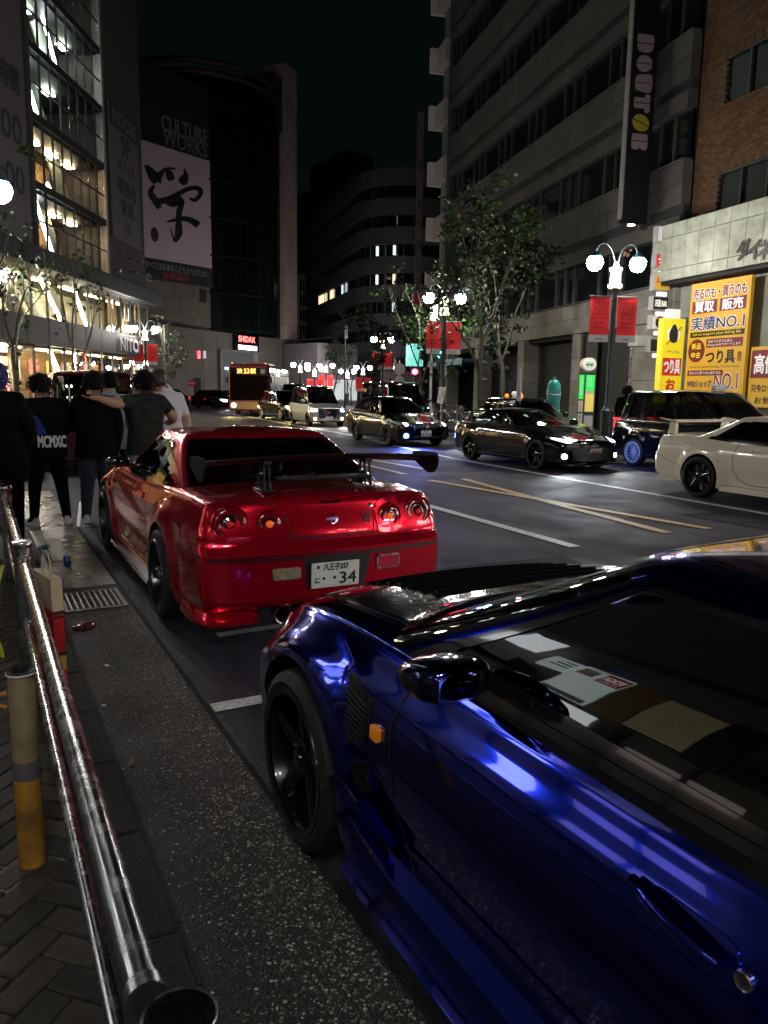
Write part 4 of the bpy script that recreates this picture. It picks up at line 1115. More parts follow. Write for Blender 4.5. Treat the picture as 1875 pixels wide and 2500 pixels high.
def add_bus():
    p = at_depth(608, 950, 44.0)
    r = thing('city_bus', 'red and cream city bus with amber destination display, facing the camera', 'bus', (p.x, p.y, 0), pi-rad(27))
    REDB = paint('bus_red', (.16, .006, .012), .0, .35); CREAM = pm('bus_cream', (.25, .19, .165), .4, coat=.5)
    # local: y forward, front face at y=0, body runs to y=-10
    mb = MB(); w = 1.19; secs = []
    for (y, iw, z0, z1) in ((0, .10, .42, 2.86), (-.06, .03, .34, 2.93), (-.18, 0, .32, 2.97), (-10, 0, .32, 2.97)):
        secs.append([(-w+iw, y, z0), (w-iw, y, z0), (w-iw, y, z1-.18), (w-iw-.08, y, z1-.04), (w-iw-.25, y, z1), (-w+iw+.25, y, z1), (-w+iw+.08, y, z1-.04), (-w+iw, y, z1-.18)])
    for i, q in enumerate(secs):
        mb.v += q
        if i:
            for k in range(8): mb.f.append(((i-1)*8+k, (i-1)*8+(k+1) % 8, i*8+(k+1) % 8, i*8+k)); mb.m.append(0)
    mb.f += [tuple(range(8)), tuple(24+k for k in range(8))]; mb.m += [0, 0]
    mb.build('body', REDB, r)
    MB().box((0, .012, .62), (2.2, .03, .42), bev=.01).build('front_bumper', CREAM, r)
    MB().box((0, .010, 1.62), (2.16, .02, 1.42)).build('windscreen', glassmat('bus_glass', alpha=.75), r)
    sg = MB().box((0, .018, 2.55), (2.14, .03, .40)).build('destination_box', GLOSSBLACK, r)
    AMB = em('led_amber', (1.0, .42, .02), 2.5)
    for (t, x, ww) in (('渋', .52, .30), ('53', .12, .30), ('駅', -.25, .30)):
        lettering(t, AMB, sg, (x, .036, 2.56), (-1, 0, 0), (0, 0, 1), ww, .27, off=.004, bold=.008)
    o = MB().box((-.80, .036, 2.55), (.28, .01, .28)).build('route_badge', pm('badge_purple', (.25, .2, .35), .4), r)
    lettering('み', WHITEP, o, (-.80, .044, 2.55), (-1, 0, 0), (0, 0, 1), .2, .2, off=.003)
    MB().box((.52, -.02, 1.62), (.75, .02, .9)).build('pink_notice', pm('notice_pink', (.45, .04, .10), .5), r)
    WL = em('bus_headlamp', (1.0, .62, .25), 16.0)
    for sx in (-.88, .88):
        MB().lathe([(.13, 0), (.12, .03), (0, .035)], 16, axm((sx, .03, .62), (0, 1, 0))).build('headlamp', WL, r, smooth=50)
        spot(r, (sx, .15, .62), (sx, 4, 0), 170, (1.0, .78, .35), 100)
        MB().lathe([(.05, 0), (.045, .04), (0, .05)], 10, axm((sx*1.08, -.05, 2.98), (0, 0, 1))).build('marker_lamp', AMB, r)
        MB().box((sx*1.42, .05, 2.05), (.16, .10, .36), bev=.03).build('wing_mirror', BLACK, r)
        MB().tube([(sx*1.25, -.05, 2.6), (sx*1.42, .05, 2.25)], .02, 6).build('mirror_arm', BLACK, r)
    MB().box((0, -4.2, 3.05), (1.5, 3.0, .16), bev=.05).build('roof_unit', CREAM, r)
    for sd in (-1, 1):
        for k in range(6):
            y = -1.2-k*1.45; MB().box((sd*(w+.002), y, 1.85), (.012, 1.28, .98), bev=.004).build('side_window', em('bus_window_lit', (.75, .70, .65), .10, (.1, .1, .1)), r)
        for y in (-2.4, -7.4):
            o = MB().lathe([(.30, -.10), (.44, -.12), (.47, -.05), (.47, .08), (.30, .12), (0, .10)], 20, axm((sd*(w-.12), y, .47), (sd, 0, 0))).build('wheel', RUBBER, r, smooth=40)
    return r
# ------------------------------------------------------------------ ground, road, kerbs, pavements
def speckle(name, col, lo, hi, scale, rough=.8, bump=.4, big=0.0, wet=0.0, spec=.3, tracks=0.0):
    """asphalt and concrete: fine grains, blotches, damp patches"""
    m = bpy.data.materials.new(name); m.use_nodes = True; nt = m.node_tree; N = nt.nodes; L = nt.links; p = N['Principled BSDF']
    p.inputs['Specular IOR Level'].default_value = spec
    tc = N.new('ShaderNodeTexCoord')
    n1 = N.new('ShaderNodeTexNoise'); n1.inputs['Scale'].default_value = scale; n1.inputs['Detail'].default_value = 2
    n2 = N.new('ShaderNodeTexNoise'); n2.inputs['Scale'].default_value = .9; n2.inputs['Detail'].default_value = 6; n2.inputs['Roughness'].default_value = .65
    n3 = N.new('ShaderNodeTexVoronoi'); n3.inputs['Scale'].default_value = scale*.8
    for q in (n1, n2, n3): L.new(tc.outputs['Object'], q.inputs['Vector'])
    r1 = N.new('ShaderNodeMapRange'); r1.inputs['From Min'].default_value = .32; r1.inputs['From Max'].default_value = .68; L.new(n1.outputs['Fac'], r1.inputs['Value'])
    mx = N.new('ShaderNodeMix'); mx.data_type = 'RGBA'; mx.inputs['A'].default_value = (*[c*lo for c in col], 1); mx.inputs['B'].default_value = (*[c*hi for c in col], 1)
    L.new(r1.outputs[0], mx.inputs['Factor'])
    r2 = N.new('ShaderNodeMapRange'); r2.inputs['From Min'].default_value = .3; r2.inputs['From Max'].default_value = .7; r2.inputs['To Min'].default_value = 1-big; r2.inputs['To Max'].default_value = 1+big
    L.new(n2.outputs['Fac'], r2.inputs['Value'])
    mul = N.new('ShaderNodeMix'); mul.data_type = 'RGBA'; mul.blend_type = 'MULTIPLY'; mul.inputs['Factor'].default_value = 1.0
    L.new(mx.outputs['Result'], mul.inputs['A']); L.new(r2.outputs[0], mul.inputs['B']); L.new(mul.outputs['Result'], p.inputs['Base Color'])
    if tracks:
        # long worn wheel tracks and scuffs running with the traffic
        mp = N.new('ShaderNodeMapping'); mp.inputs['Scale'].default_value = (1.3, .12, 1); L.new(tc.outputs['Object'], mp.inputs['Vector'])
        n4 = N.new('ShaderNodeTexNoise'); n4.inputs['Scale'].default_value = 1.1; n4.inputs['Detail'].default_value = 7; n4.inputs['Roughness'].default_value = .7; L.new(mp.outputs[0], n4.inputs['Vector'])
        r4 = N.new('ShaderNodeMapRange'); r4.inputs['From Min'].default_value = .35; r4.inputs['From Max'].default_value = .65; r4.inputs['To Min'].default_value = 1-tracks; r4.inputs['To Max'].default_value = 1+tracks*1.4; L.new(n4.outputs['Fac'], r4.inputs['Value'])
        m4 = N.new('ShaderNodeMix'); m4.data_type = 'RGBA'; m4.blend_type = 'MULTIPLY'; m4.inputs['Factor'].default_value = 1.0
        L.new(mul.outputs['Result'], m4.inputs['A']); L.new(r4.outputs[0], m4.inputs['B']); L.new(m4.outputs['Result'], p.inputs['Base Color'])
    r3 = N.new('ShaderNodeMapRange'); r3.inputs['From Min'].default_value = .42; r3.inputs['From Max'].default_value = .62; r3.inputs['To Min'].default_value = max(.12, rough-wet); r3.inputs['To Max'].default_value = rough
    L.new(n2.outputs['Fac'], r3.inputs['Value']); L.new(r3.outputs[0], p.inputs['Roughness'])
    bp = N.new('ShaderNodeBump'); bp.inputs['Strength'].default_value = bump; bp.inputs['Distance'].default_value = .006
    ad = N.new('ShaderNodeMath'); ad.operation = 'ADD'; L.new(n1.outputs['Fac'], ad.inputs[0]); L.new(n3.outputs['Distance'], ad.inputs[1])
    L.new(ad.outputs[0], bp.inputs['Height']); L.new(bp.outputs[0], p.inputs['Normal'])
    MATS[name] = m
    return m
ASPH = speckle('asphalt', (.027, .0235, .034), .4, 1.8, 160, .85, .5, .55, .22, .22, tracks=.55)
GUTTER = speckle('gutter_concrete', (.020, .019, .016), .4, 1.6, 120, .8, .6, .35, .2)
APRON = speckle('apron_concrete', (.13, .115, .09), .7, 1.25, 60, .55, .25, .35, .35)
KERBM = speckle('kerb_concrete', (.020, .019, .016), .6, 1.4, 90, .85, .5, .4, .1)
PAVE = speckle('pavement_slab', (.06, .056, .052), .7, 1.3, 70, .75, .4, .2, .1)
SOIL = speckle('bedding_mortar', (.016, .015, .013), .5, 1.5, 90, .95, .7, .3)

LK = [(.97, -40), (.97, 11), (1.05, 15), (1.45, 20), (2.6, 26.5), (5.4, 36), (8.7, 43), (12.4, 50)]
RK = [(15.35, -40), (15.35, 13), (15.7, 20), (17.0, 28), (19.6, 36), (23.5, 44.5), (28.5, 53), (36, 65), (60, 104), (110, 180)]
def strip(name, A, B, z, mat, parent=None):
    mb = MB(); n = len(A); mb.v = [(x, y, z) for x, y in A]+[(x, y, z) for x, y in B]; mb.f = [(i, i+1, n+i+1, n+i) for i in range(n-1)]; mb.m = [0]*(n-1)
    o = mb.build(name, mat, parent)
    return o
def offs(L, d):
    out = []
    for i, (x, y) in enumerate(L):
        a = L[max(0, i-1)]; b = L[min(len(L)-1, i+1)]; t = Vector((b[0]-a[0], b[1]-a[1])).normalized(); out.append((x+t.y*d, y-t.x*d))
    return out
def add_setting():
    g = MB(); g.v = [(-700, -700, -.004), (900, -700, -.004), (900, 1100, -.004), (-700, 1100, -.004)]; g.f = [(0, 1, 2, 3)]; g.m = [0]
    tag(g.build('road', ASPH), kind='structure')
    # gutter of exposed aggregate, kerb stones, left pavement
    gu = MB().box2(.47, .962, -3, 5.82, -.05, .003).build('gutter', GUTTER); tag(gu, kind='structure')
    MB().box2(.962, .99, -3, 9.6, -.05, .0012).build('joint', SOIL, gu)
    rng = np.random.default_rng(4)
    n = 13500; xs = .475+.485*rng.random(n)**.72; ys = 1.2+4.6*rng.random(n)
    keep = rng.random(n) < .35+.65*np.clip((xs-.5)/.25, 0, 1)
    xs, ys = xs[keep], ys[keep]; n = len(xs)
    rad_ = .0026+.0056*rng.random(n)**1.6; ang = rng.random(n)*6.28; asp = .55+.45*rng.random(n); hz = rad_*(.25+.3*rng.random(n))
    V = np.zeros((n, 7, 3)); K6 = 6
    for k in range(K6):
        a = 2*pi*k/K6; jit = .8+.4*rng.random(n); u = rad_*np.cos(a)*jit; v = rad_*np.sin(a)*asp*jit
        V[:, k, 0] = xs+u*np.cos(ang)-v*np.sin(ang); V[:, k, 1] = ys+u*np.sin(ang)+v*np.cos(ang); V[:, k, 2] = .0025
    V[:, 6, 0] = xs; V[:, 6, 1] = ys; V[:, 6, 2] = .003+hz
    for k in range(K6): V[:, k, 2] += .0*hz
    V[:, 6, :2] += 0
    base = np.arange(n)[:, None]*7
    F = np.concatenate([np.stack([base[:, 0]+k, base[:, 0]+(k+1) % 6, base[:, 0]+6], 1) for k in range(6)])
    me = bpy.data.meshes.new('exposed_aggregate'); me.from_pydata(V.reshape(-1, 3).tolist(), [], F.tolist())
    cols = [pm('pebble_pale', (.33, .32, .28), .7), pm('pebble_grey', (.17, .16, .145), .75), pm('pebble_brown', (.13, .11, .08), .8), pm('pebble_dark', (.05, .05, .05), .8)]
    for m in cols: me.materials.append(m)
    ci = rng.choice(4, n, p=[.17, .28, .27, .28]); me.polygons.foreach_set('material_index', np.tile(ci, 6).astype(np.int32)); me.update()
    tag(link_mesh('exposed_aggregate', me, gu), kind='stuff')
    ks = MB().box2(.215, .455, -3, 60, -.06, -.02).build('kerb', SOIL); tag(ks, kind='structure')
    for k in range(18):
        y = .35+k*.6
        MB().box((.335, y+.298, 0), (.236, .590, .044+.004*random.random()), bev=.008).build('kerb_stone', KERBM, ks)
    ap = MB().box2(.47, .962, 6.62, 13, -.05, .003).build('apron', APRON); tag(ap, kind='structure')
    MB().box2(.47, .962, 5.83, 6.61, -.05, .002).build('grate_frame_bed', KERBM, gu)
    # paving blocks in herringbone on the left pavement
    pv = MB().box2(-5.2, .205, -14, 40, -.08, -.012).build('pavement', SOIL); tag(pv, kind='structure')
    pms = [pm('paver_a', (.036, .029, .021), .8, var=.35, vscale=14, bump=.4), pm('paver_b', (.024, .021, .017), .85, var=.35, vscale=14, bump=.4), pm('paver_c', (.05, .041, .029), .8, var=.35, vscale=14, bump=.4)]
    a = .10; cnt = 0; meshes = []
    for m in pms:
        o = MB().box((0, 0, 0), (.194, .094, .03), bev=.006).build('paving_block', m); meshes.append(o.data); bpy.data.objects.remove(o)
    for i in range(-60, 60):
        for j in range(-60, 60):
            # herringbone cells rotated by 45 degrees
            if (i-j) % 4 == 0: cx, cy, r = (i+1.0)*a, (j+.5)*a, 0
            elif (i-j) % 4 == 2: cx, cy, r = (i+.5)*a, (j+0.0)*a, pi/2
            else: continue
            x = (cx-cy)*.7071; y = (cx+cy)*.7071+4.0
            if -.46 < x < .185 and .95 < y < 7.0 and cnt < 300:
                o = link_mesh('paving_block', random.choice(meshes), pv); o.location = (x, y, .001+.003*random.random()); o.rotation_euler = (random.uniform(-.01, .01), random.uniform(-.01, .01), r+pi/4); cnt += 1
    far = MB().box2(-5.2, .20, 7.1, 40, -.05, .004); far.box2(-5.2, -.56, -14, 7.1, -.05, .0); far.box2(-.56, .20, -14, .82, -.05, .001)
    far.build('pavement_field', PAVE, pv)
    # raised pavements further on
    lp = strip('pavement', [(-12, 14.5), (-14, 20), (-14, 30), (-10, 45), (4, 62)], [(.98, 14.5), (1.40, 20), (2.55, 26.5), (5.3, 36), (11.5, 49)], .13, PAVE); tag(lp, kind='structure')
    ke = MB(); 
    for A, B, nm in ((RK, offs(RK, .18), 'kerb'),):
        mb = MB(); n = len(A)
        for i in range(n): mb.v += [(A[i][0], A[i][1], 0), (A[i][0]+.01, A[i][1], .14), (B[i][0], B[i][1], .142), (B[i][0], B[i][1], 0)]
        for i in range(n-1):
            for k in range(3): mb.f.append((i*4+k, i*4+k+1, i*4+5+k, i*4+4+k)); mb.m.append(0)
        tag(mb.build(nm, PAVE), kind='structure')
    tag(strip('pavement', offs(RK, .18), offs(RK, 9.0), .135, PAVE), kind='structure')
    # worn pale edge of the asphalt along the gutter joint
    WE = speckle('worn_asphalt', (.075, .072, .078), .3, 2.0, 130, .9, .8, .5, .0, .2); rw = random.Random(8); ys_ = [2.6+.045*k for k in range(150)]
    tag(strip('asphalt_edge', [(.99, y) for y in ys_], [(.998+.05*abs(sin(y*1.7)*sin(y*4.3+1))+.028*rw.random(), y) for y in ys_], .0025, WE), kind='structure')
    PD = speckle('patch_asphalt', (.017, .0155, .019), .4, 1.7, 150, .9, .5, .3, .1, .2)
    for (x0, x1, y0, y1) in ((4.0, 4.9, 10.2, 13.4), (6.3, 7.0, 14.5, 24.0), (8.6, 9.4, 4.6, 7.4), (3.6, 5.2, 5.2, 6.0)):
        tag(strip('road_patch', [(x0, y0), (x0+.03, (y0+y1)/2), (x0-.02, y1)], [(x1, y0+.04), (x1-.03, (y0+y1)/2), (x1+.02, y1-.05)], .0018, PD), kind='structure')
    # painted markings
    WL = pm('road_paint_white', (.74, .76, .74), .6, var=.30, vscale=30, detail=8, dirt=(.40, .40, .40)); YL = pm('road_paint_yellow', (.62, .38, .09), .6, var=.35, vscale=26, detail=8, dirt=(.25, .16, .06))
    def mark(pts, w, mat, z=.004):
        A = offs(pts, -w/2); B = offs(pts, w/2); o = strip('road_marking', A, B, z, mat); tag(o, kind='structure')
    mark([(5.66, 6.25), (5.72, 9.4), (5.75, 11.3)], .15, WL); mark([(5.85, 17), (6.2, 22)], .15, WL)
    mark([(9.75, -2), (9.78, 6.9), (10.0, 11), (10.35, 16), (11.1, 21), (11.85, 24), (12.75, 33.8), (13.4, 40), (14.1, 47)], .15, WL)
    mark([(14.1, 47), (13.8, 49.0), (15.5, 53), (18, 57)], .15, WL)
    mark([(7.28, 6.45), (7.62, 9), (8.10, 12.1)], .15, YL, .004); mark([(7.99, 6.42), (7.70, 9), (7.36, 12.15)], .15, YL, .006)
    mark([(7.45, 13.2), (7.75, 18.5)], .15, YL); mark([(8.35, 13.6), (8.05, 19)], .15, YL, .006)
    mark([(1.0, 3.76), (1.6, 3.76)], .11, WL); mark([(1.35, 4.92), (2.1, 4.95)], .09, WL); mark([(3.05, 4.9), (3.05, 9.5)], .10, WL)
    mark([(1.02, 9.55), (1.9, 9.55)], .03, WL); mark([(.99, 9.55), (1.25, 11.6)], .04, WL)
    # drain grate
    r = thing('drain_grate', 'rusty steel drain grate set in the gutter beside the red car', 'drain grate', (.715, 6.17, 0))
    IR = pm('rusty_iron', (.10, .075, .06), .55, .7, var=.5, vscale=20, bump=.3)
    MB().box2(-.20, .20, -.25, .25, -.03, .0045).build('pit', pm('pit_black', (.004, .004, .004), .9), r)
    fr = MB(); fr.box2(-.225, .225, .25, .285, -.02, .010); fr.box2(-.225, .225, -.285, -.25, -.02, .010); fr.box2(-.225, -.195, -.25, .25, -.02, .0095); fr.box2(.195, .225, -.25, .25, -.02, .0095); fr.build('frame', IR, r)
    BR = pm('worn_steel', (.30, .30, .28), .4, .8, var=.4, vscale=30)
    for k in range(9): MB().box((-.17+k*.0425, 0, .008), (.012, .496, .010), bev=.002).build('bar', BR, r)
    for k in range(4): MB().box((0, -.19+k*.127, .004), (.39, .006, .006)).build('cross_bar', IR, r)
    # night sky needs no dome: the world is the sky
# ------------------------------------------------------------------ buildings
class Fac:
    """a facade: local x along it, local y into the building, z up"""
    def __init__(s, name, label, cat, P, phi, right, group=None):
        p = rad(phi); d = Vector((sin(p), cos(p), 0))*(-1 if right else 1); s.P = Vector((P[0], P[1], 0)); s.d = d; s.n = Vector((-d.y, d.x, 0))
        s.root = thing(name, label, cat, (P[0], P[1], 0), math.atan2(d.y, d.x), group)
    def hit(s, px, py, dy=0.0):
        r = ray(px, py); c = Vector((0, 0, CAM_H)); t = ((s.P+s.n*dy-c) @ s.n)/(r @ s.n); q = c+r*t
        return (q-s.P) @ s.d, q.z
    def box(s, name, x0, x1, y0, y1, z0, z1, mat, parent=None, bev=0.0):
        o = MB().box(((x0+x1)/2, (y0+y1)/2, (z0+z1)/2), (abs(x1-x0), abs(y1-y0), abs(z1-z0)), bev=bev).build(name, mat, parent or s.root); return o
    def text(s, t, x, z, w, h, mat, y=-.02, parent=None, bold=0.0, name='lettering'):
        return lettering(t, mat, parent or s.root, (x, y, z), (1, 0, 0), (0, 0, 1), w, h, name, bold=bold)
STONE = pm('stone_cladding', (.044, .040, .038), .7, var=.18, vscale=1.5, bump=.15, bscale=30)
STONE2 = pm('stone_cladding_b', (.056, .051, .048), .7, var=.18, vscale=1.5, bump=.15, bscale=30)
DSTONE = pm('dark_stone', (.045, .042, .045), .5, var=.2, vscale=2)
DGLASS = pm('dark_window', (.006, .008, .010), .06, coat=.5)
MULL = pm('mullion_metal', (.10, .095, .095), .4, .6)
SLOT = pm('shadow_gap', (.012, .012, .012), .8)
LIT_STONE = pm('pale_granite', (.23, .22, .185), .7, var=.2, vscale=1.5, bump=.15, bscale=30)  # paler copy of the cladding: lamplight on the lower floors put into its colour
LIT_STONE2 = pm('lamplit_stone_b', (.19, .18, .155), .7, var=.2, vscale=1.5, bump=.15, bscale=30)
CONC = pm('concrete_wall', (.24, .20, .17), .85, var=.2, vscale=.7, bump=.2, bscale=20)
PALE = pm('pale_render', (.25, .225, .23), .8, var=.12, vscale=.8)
CREAMW = pm('interior_wall', (.62, .64, .52), .8)

def add_store():
    """furniture store with the lit glass front on the left"""
    f = Fac('furniture_store', 'tall furniture store with brightly lit glass front and dark fascia on the left', 'building', (10.7, 53.2), 29.3, False)
    r = f.root; WALL = pm('store_wall', (.062, .050, .055), .7, var=.12, vscale=.6); FASC = pm('store_fascia', (.018, .017, .019), .55, var=.2, vscale=3)
    XL = -30.0
    # shell
    f.box('wall', -7.6, -1.1, .02, 12, 7.7, 40, WALL); f.box('wall', XL, -15.85, .02, 12, 7.7, 40, WALL)
    f.box('wall', -15.85, -7.6, 3.2, 12, 7.7, 40, CREAMW)
    for z in (9.9, 12.8, 15.7, 18.6, 21.5):
        f.box('wall_joint', -7.6, -1.1, .005, .03, z, z+.03, SLOT)
    f.box('wall_pier', -7.62, -7.35, -.10, .30, 7.66, 40, pm('pier_pale', (.30, .26, .26), .5)); f.box('wall_pier', -16.1, -15.83, -.08, .30, 7.66, 40, WALL)
    # cornice that wraps the corner
    f.box('cornice', XL, .80, -.55, 3.5, 6.78, 7.64, FASC, bev=.03); f.box('cornice', .76, 1.0, -.50, 10, 6.82, 7.60, FASC)
    f.box('fascia', XL, .05, -.12, .5, 3.44, 4.66, FASC); 
    for k in range(13): f.box('fascia_joint', XL+2+k*2.1, XL+2.02+k*2.1, -.13, -.11, 3.46, 4.64, SLOT)
    f.text('NITORI', -4.45, 4.03, 4.1, .72, pm('letter_grey', (.42, .42, .44), .4), y=-.20, bold=.03)
    # floors behind the glass
    lit = [em('lamp_strip_warm', (1.0, .78, .42), 95.0), em('lamp_strip_cool', (.80, 1.0, .90), 40.0)]
    WARM = pm('interior_warm', (.62, .42, .20), .7, var=.25, vscale=1.2)
    f.box('ground_floor_back', XL, -.2, 4.0, 4.2, .1, 3.4, WARM); f.box('ground_ceiling', XL, .0, .5, 4.0, 3.36, 3.44, CREAMW); f.box('upper_back_wall', XL, .6, 3.4, 3.6, 4.6, 6.8, CREAMW)
    f.box('side_wall', .55, .75, .5, 10, .1, 6.8, DSTONE)
    for k in range(8):
        x = -27+k*3.3
        f.box('ceiling_lamp', x, x+1.6, 1.2, 1.5, 3.30, 3.35, lit[0]); f.box('ceiling_lamp', x+.4, x+2.2, 1.4, 1.7, 6.70, 6.76, lit[0])
    # display shelves and goods
    random.seed(3)
    for k in range(16):
        x = -22+k*1.35
        o = f.box('display_shelf', x, x+.9, 2.2, 2.6, .13, 1.3+random.random(), pm('shelf_wood', (.28, .16, .07), .6), None)
    for k in range(9):
        x = -20+k*2.0; f.box('display_panel', x, x+1.1, 2.6, 2.66, 1.5, 2.9, pm('display_print%d' % (k % 3), ((.6, .55, .5), (.35, .1, .08), (.6, .35, .12))[k % 3], .6, var=.5, vscale=5))
    # diagonal escalator trusses with tube lights behind the second floor glass
    COOL2 = em('tube_light', (.86, .97, 1.0), 45.0); WARMT = em('tube_light_warm', (1.0, .9, .62), 45.0)
    def diag(x0, z0, x1, z1, y, w, m, name):
        d = Vector((x1-x0, 0, z1-z0)); L = d.length; o = MB().box((0, 0, 0), (L, .08, w)).build(name, m, r); o.location = ((x0+x1)/2, y, (z0+z1)/2); o.rotation_euler = (0, -math.atan2(d.z, d.x), 0); return o
    ESC = pm('escalator_side', (.52, .56, .46), .6)
    for (a, b) in ((-13.4, -11.2), (-9.6, -8.0)): diag(a, 6.7, b, 4.75, 1.1, .22, WARMT, 'tube_light')
    for (a, b) in ((-17.2, -14.4), (-14.6, -12.4), (-11.8, -9.4)): diag(a, 6.7, b, 4.7, 1.6, .9, ESC, 'escalator_side')
    f.box('lamp_panel', -2.9, -1.6, 1.0, 1.1, 5.7, 6.5, em('panel_light', (.85, .95, 1.0), 6.0))
    for x in (-6.6, -5.7, -4.9, -3.6, -2.9, -1.2): f.box('curtain', x, x+.35, .7, .8, 4.7, 6.75, pm('curtain_cloth', (.45, .33, .16), .8))
    for (a, b) in ((-12.6, -11.0), (-9.8, -9.2)): diag(a, 3.3, b, 1.4, 1.2, .30, WARMT, 'tube_light')
    # glazing of the lower floors
    xs = [-29+1.6*k for k in range(18)]
    for i, x in enumerate(xs):
        x1 = min(x+1.6, .45)
        if x1 <= x+.1: break
        f.box('shop_window_pane', x+.03, x1-.03, .28, .29, 4.72, 6.76, CLEARG); f.box('shop_window_pane', x+.03, x1-.03, .28, .29, .16, 3.40, CLEARG)
        f.box('window_bar', x-.03, x+.03, .22, .34, .13, 3.44, MULL); f.box('window_bar', x-.03, x+.03, .22, .34, 4.66, 6.78, MULL)
    # curtain wall: nine columns, half-storey rows
    FH = 2.93; cols = [-15.8+8.2*k/8 for k in range(9)]
    for k in range(9):
        z = 7.66+k*FH
        f.box('floor_slab', -15.82, -7.62, .28, 3.2, z+FH-.34, z+FH, DSTONE)
        f.box('spandrel', -15.82, -7.62, -.06, .26, z+FH-.26, z+FH+.06, SLOT)
        f.box('transom', -15.82, -7.62, -.03, .05, z+1.28, z+1.34, SLOT)
        warm = k < 2
        cl = em('lamp_strip_cool_dim', (.82, 1.0, .76), 75.0) if not warm else lit[0]
        on = 1
        for q in range(4):
            if (on and (q+k) % 2 == 0) or (warm and q > 1) or q == 0: f.box('ceiling_lamp', -15.3+q*2.0, -14.5+q*2.0, 1.2, 1.6, z+2.45, z+2.52, cl)
        a = [-13.9, -11.2, -14.6, -12.2, -14.2, -13.2, -13.6, -11.6, -13.0][k]
        if k in (0, 2, 3, 5, 7): diag(a, z+2.55, a+1.7, z+.15, .9, .20, COOL2, 'tube_light')
        if k in (1, 4, 6): diag(a-1.4, z+.7, a-.4, z+.1, .9, .18, COOL2, 'tube_light')
        diag(a-.4+(.9 if k % 2 else 2.2), z+2.6, a+1.5+(.9 if k % 2 else 2.2), z+.05, 1.5, 1.1, ESC, 'escalator_side'); diag(a-3.0, z+2.6, a-1.2, z+.05, 1.9, .9, ESC, 'escalator_side')
        if warm: f.box('warm_room', -10.6, -7.7, 2.95, 3.05, z, z+2.6, WARM); f.box('room_shelf', -10.2, -8.2, 2.6, 2.9, z+.1, z+1.3, pm('shelf_wood', (.28, .16, .07), .6))
        for c in range(8):
            f.box('curtain_wall_pane', cols[c]+.03, cols[c+1]-.03, .01, .02, z+.08, z+1.27, CLEARG); f.box('curtain_wall_pane', cols[c]+.03, cols[c+1]-.03, .01, .02, z+1.35, z+FH-.28, CLEARG)
    for c in range(1, 8): f.box('mullion', cols[c]-.025, cols[c]+.025, -.03, .06, 7.66, 7.66+9*FH, SLOT)
    # hanging banner boards
    x0, x1 = -6.75, -2.2; BN = pm('banner_board', (.13, .115, .125), .6); BT = pm('banner_ink', (.02, .035, .045), .7)
    bo = f.box('banner_board', x0, x1, -.14, -.02, 9.9, 17.2, BN)
    f.box('banner_head', x0, x1, -.16, -.14, 16.0, 17.2, BT, bo)
    f.text('NITORI', -4.5, 16.6, 3.6, .8, pm('letter_dim', (.16, .15, .16), .6), y=-.17, parent=bo, bold=.02)
    for (t, z, w, h) in (('9F', 15.3, 1.5, 1.1), ('オフィス', 14.2, 2.6, .65), ('事務用', 13.0, 2.9, .85), ('家具', 11.9, 2.0, .85), ('三', 10.8, 1.1, .5)): f.text(t, -4.4, z, w, h, BT, y=-.145, parent=bo, bold=.03)
    b2 = f.box('banner_board', -21.5, -16.6, -.14, -.02, 7.8, 20.5, BN)
    for (t, z, w, h) in (('Free', 18.2, 3.6, 1.5), ('P', 16.6, 1.2, 1.5), ('営業時間', 14.2, 3.6, 1.0), ('10:00', 12.2, 3.6, 1.1), ('20:00', 10.2, 3.6, 1.1)): f.text(t, -18.9, z, w, h, BT, y=-.145, parent=b2, bold=.03)
    # small flood lamps
    for (px, py) in ((322, 632), (343, 640), (290, 660), (330, 664)):
        x, z = f.hit(px, py, -.3); o = MB().lathe([(.06, -.1), (.13, .02), (.14, .06), (0, .05)], 12, axm((x, -.35, z), (.2, -1, -.4))).build('flood_lamp', STEEL, r, smooth=40); MB().tube([(x, .0, z), (x, -.3, z)], .03, 6).build('lamp_arm', MULL, o)
    # neon signs inside
    NE = em('neon_red', (1, .05, .05), 5.0)
    for (px, py, w_) in ((198, 877, .7),):
        x, z = f.hit(px, py, .8); o = MB().tube(spline2([(x-.5, .8, z), (x-.3, .8, z+.2), (x+.4, .8, z+.2), (x+.7, .8, z), (x+.4, .8, z-.16), (x-.3, .8, z-.14)], 4, True), .03, 6, closed=True).build('neon_sign', NE, r)
    # bright arcade next door at the far left
    g = Fac('amusement_arcade', 'small shop front full of coloured lights at the far left edge', 'shop', (10.7-.489*20.5, 53.2-.872*20.5), 29.3, False)
    for k in range(7):
        for q in range(5):
            c = ((1, .75, .15), (1, .25, .1), (1, .9, .6), (.9, .15, .15))[(k*3+q) % 4]
            g.box('light_box', -4.6+k*.62, -4.1+k*.62, -.9, -.7, .8+q*.52, 1.15+q*.52, em('arcade_%d' % ((k*3+q) % 4), c, 2.2))
    g.box('shop_frame', -4.9, .0, -.68, -.55, .13, 3.4, DSTONE)

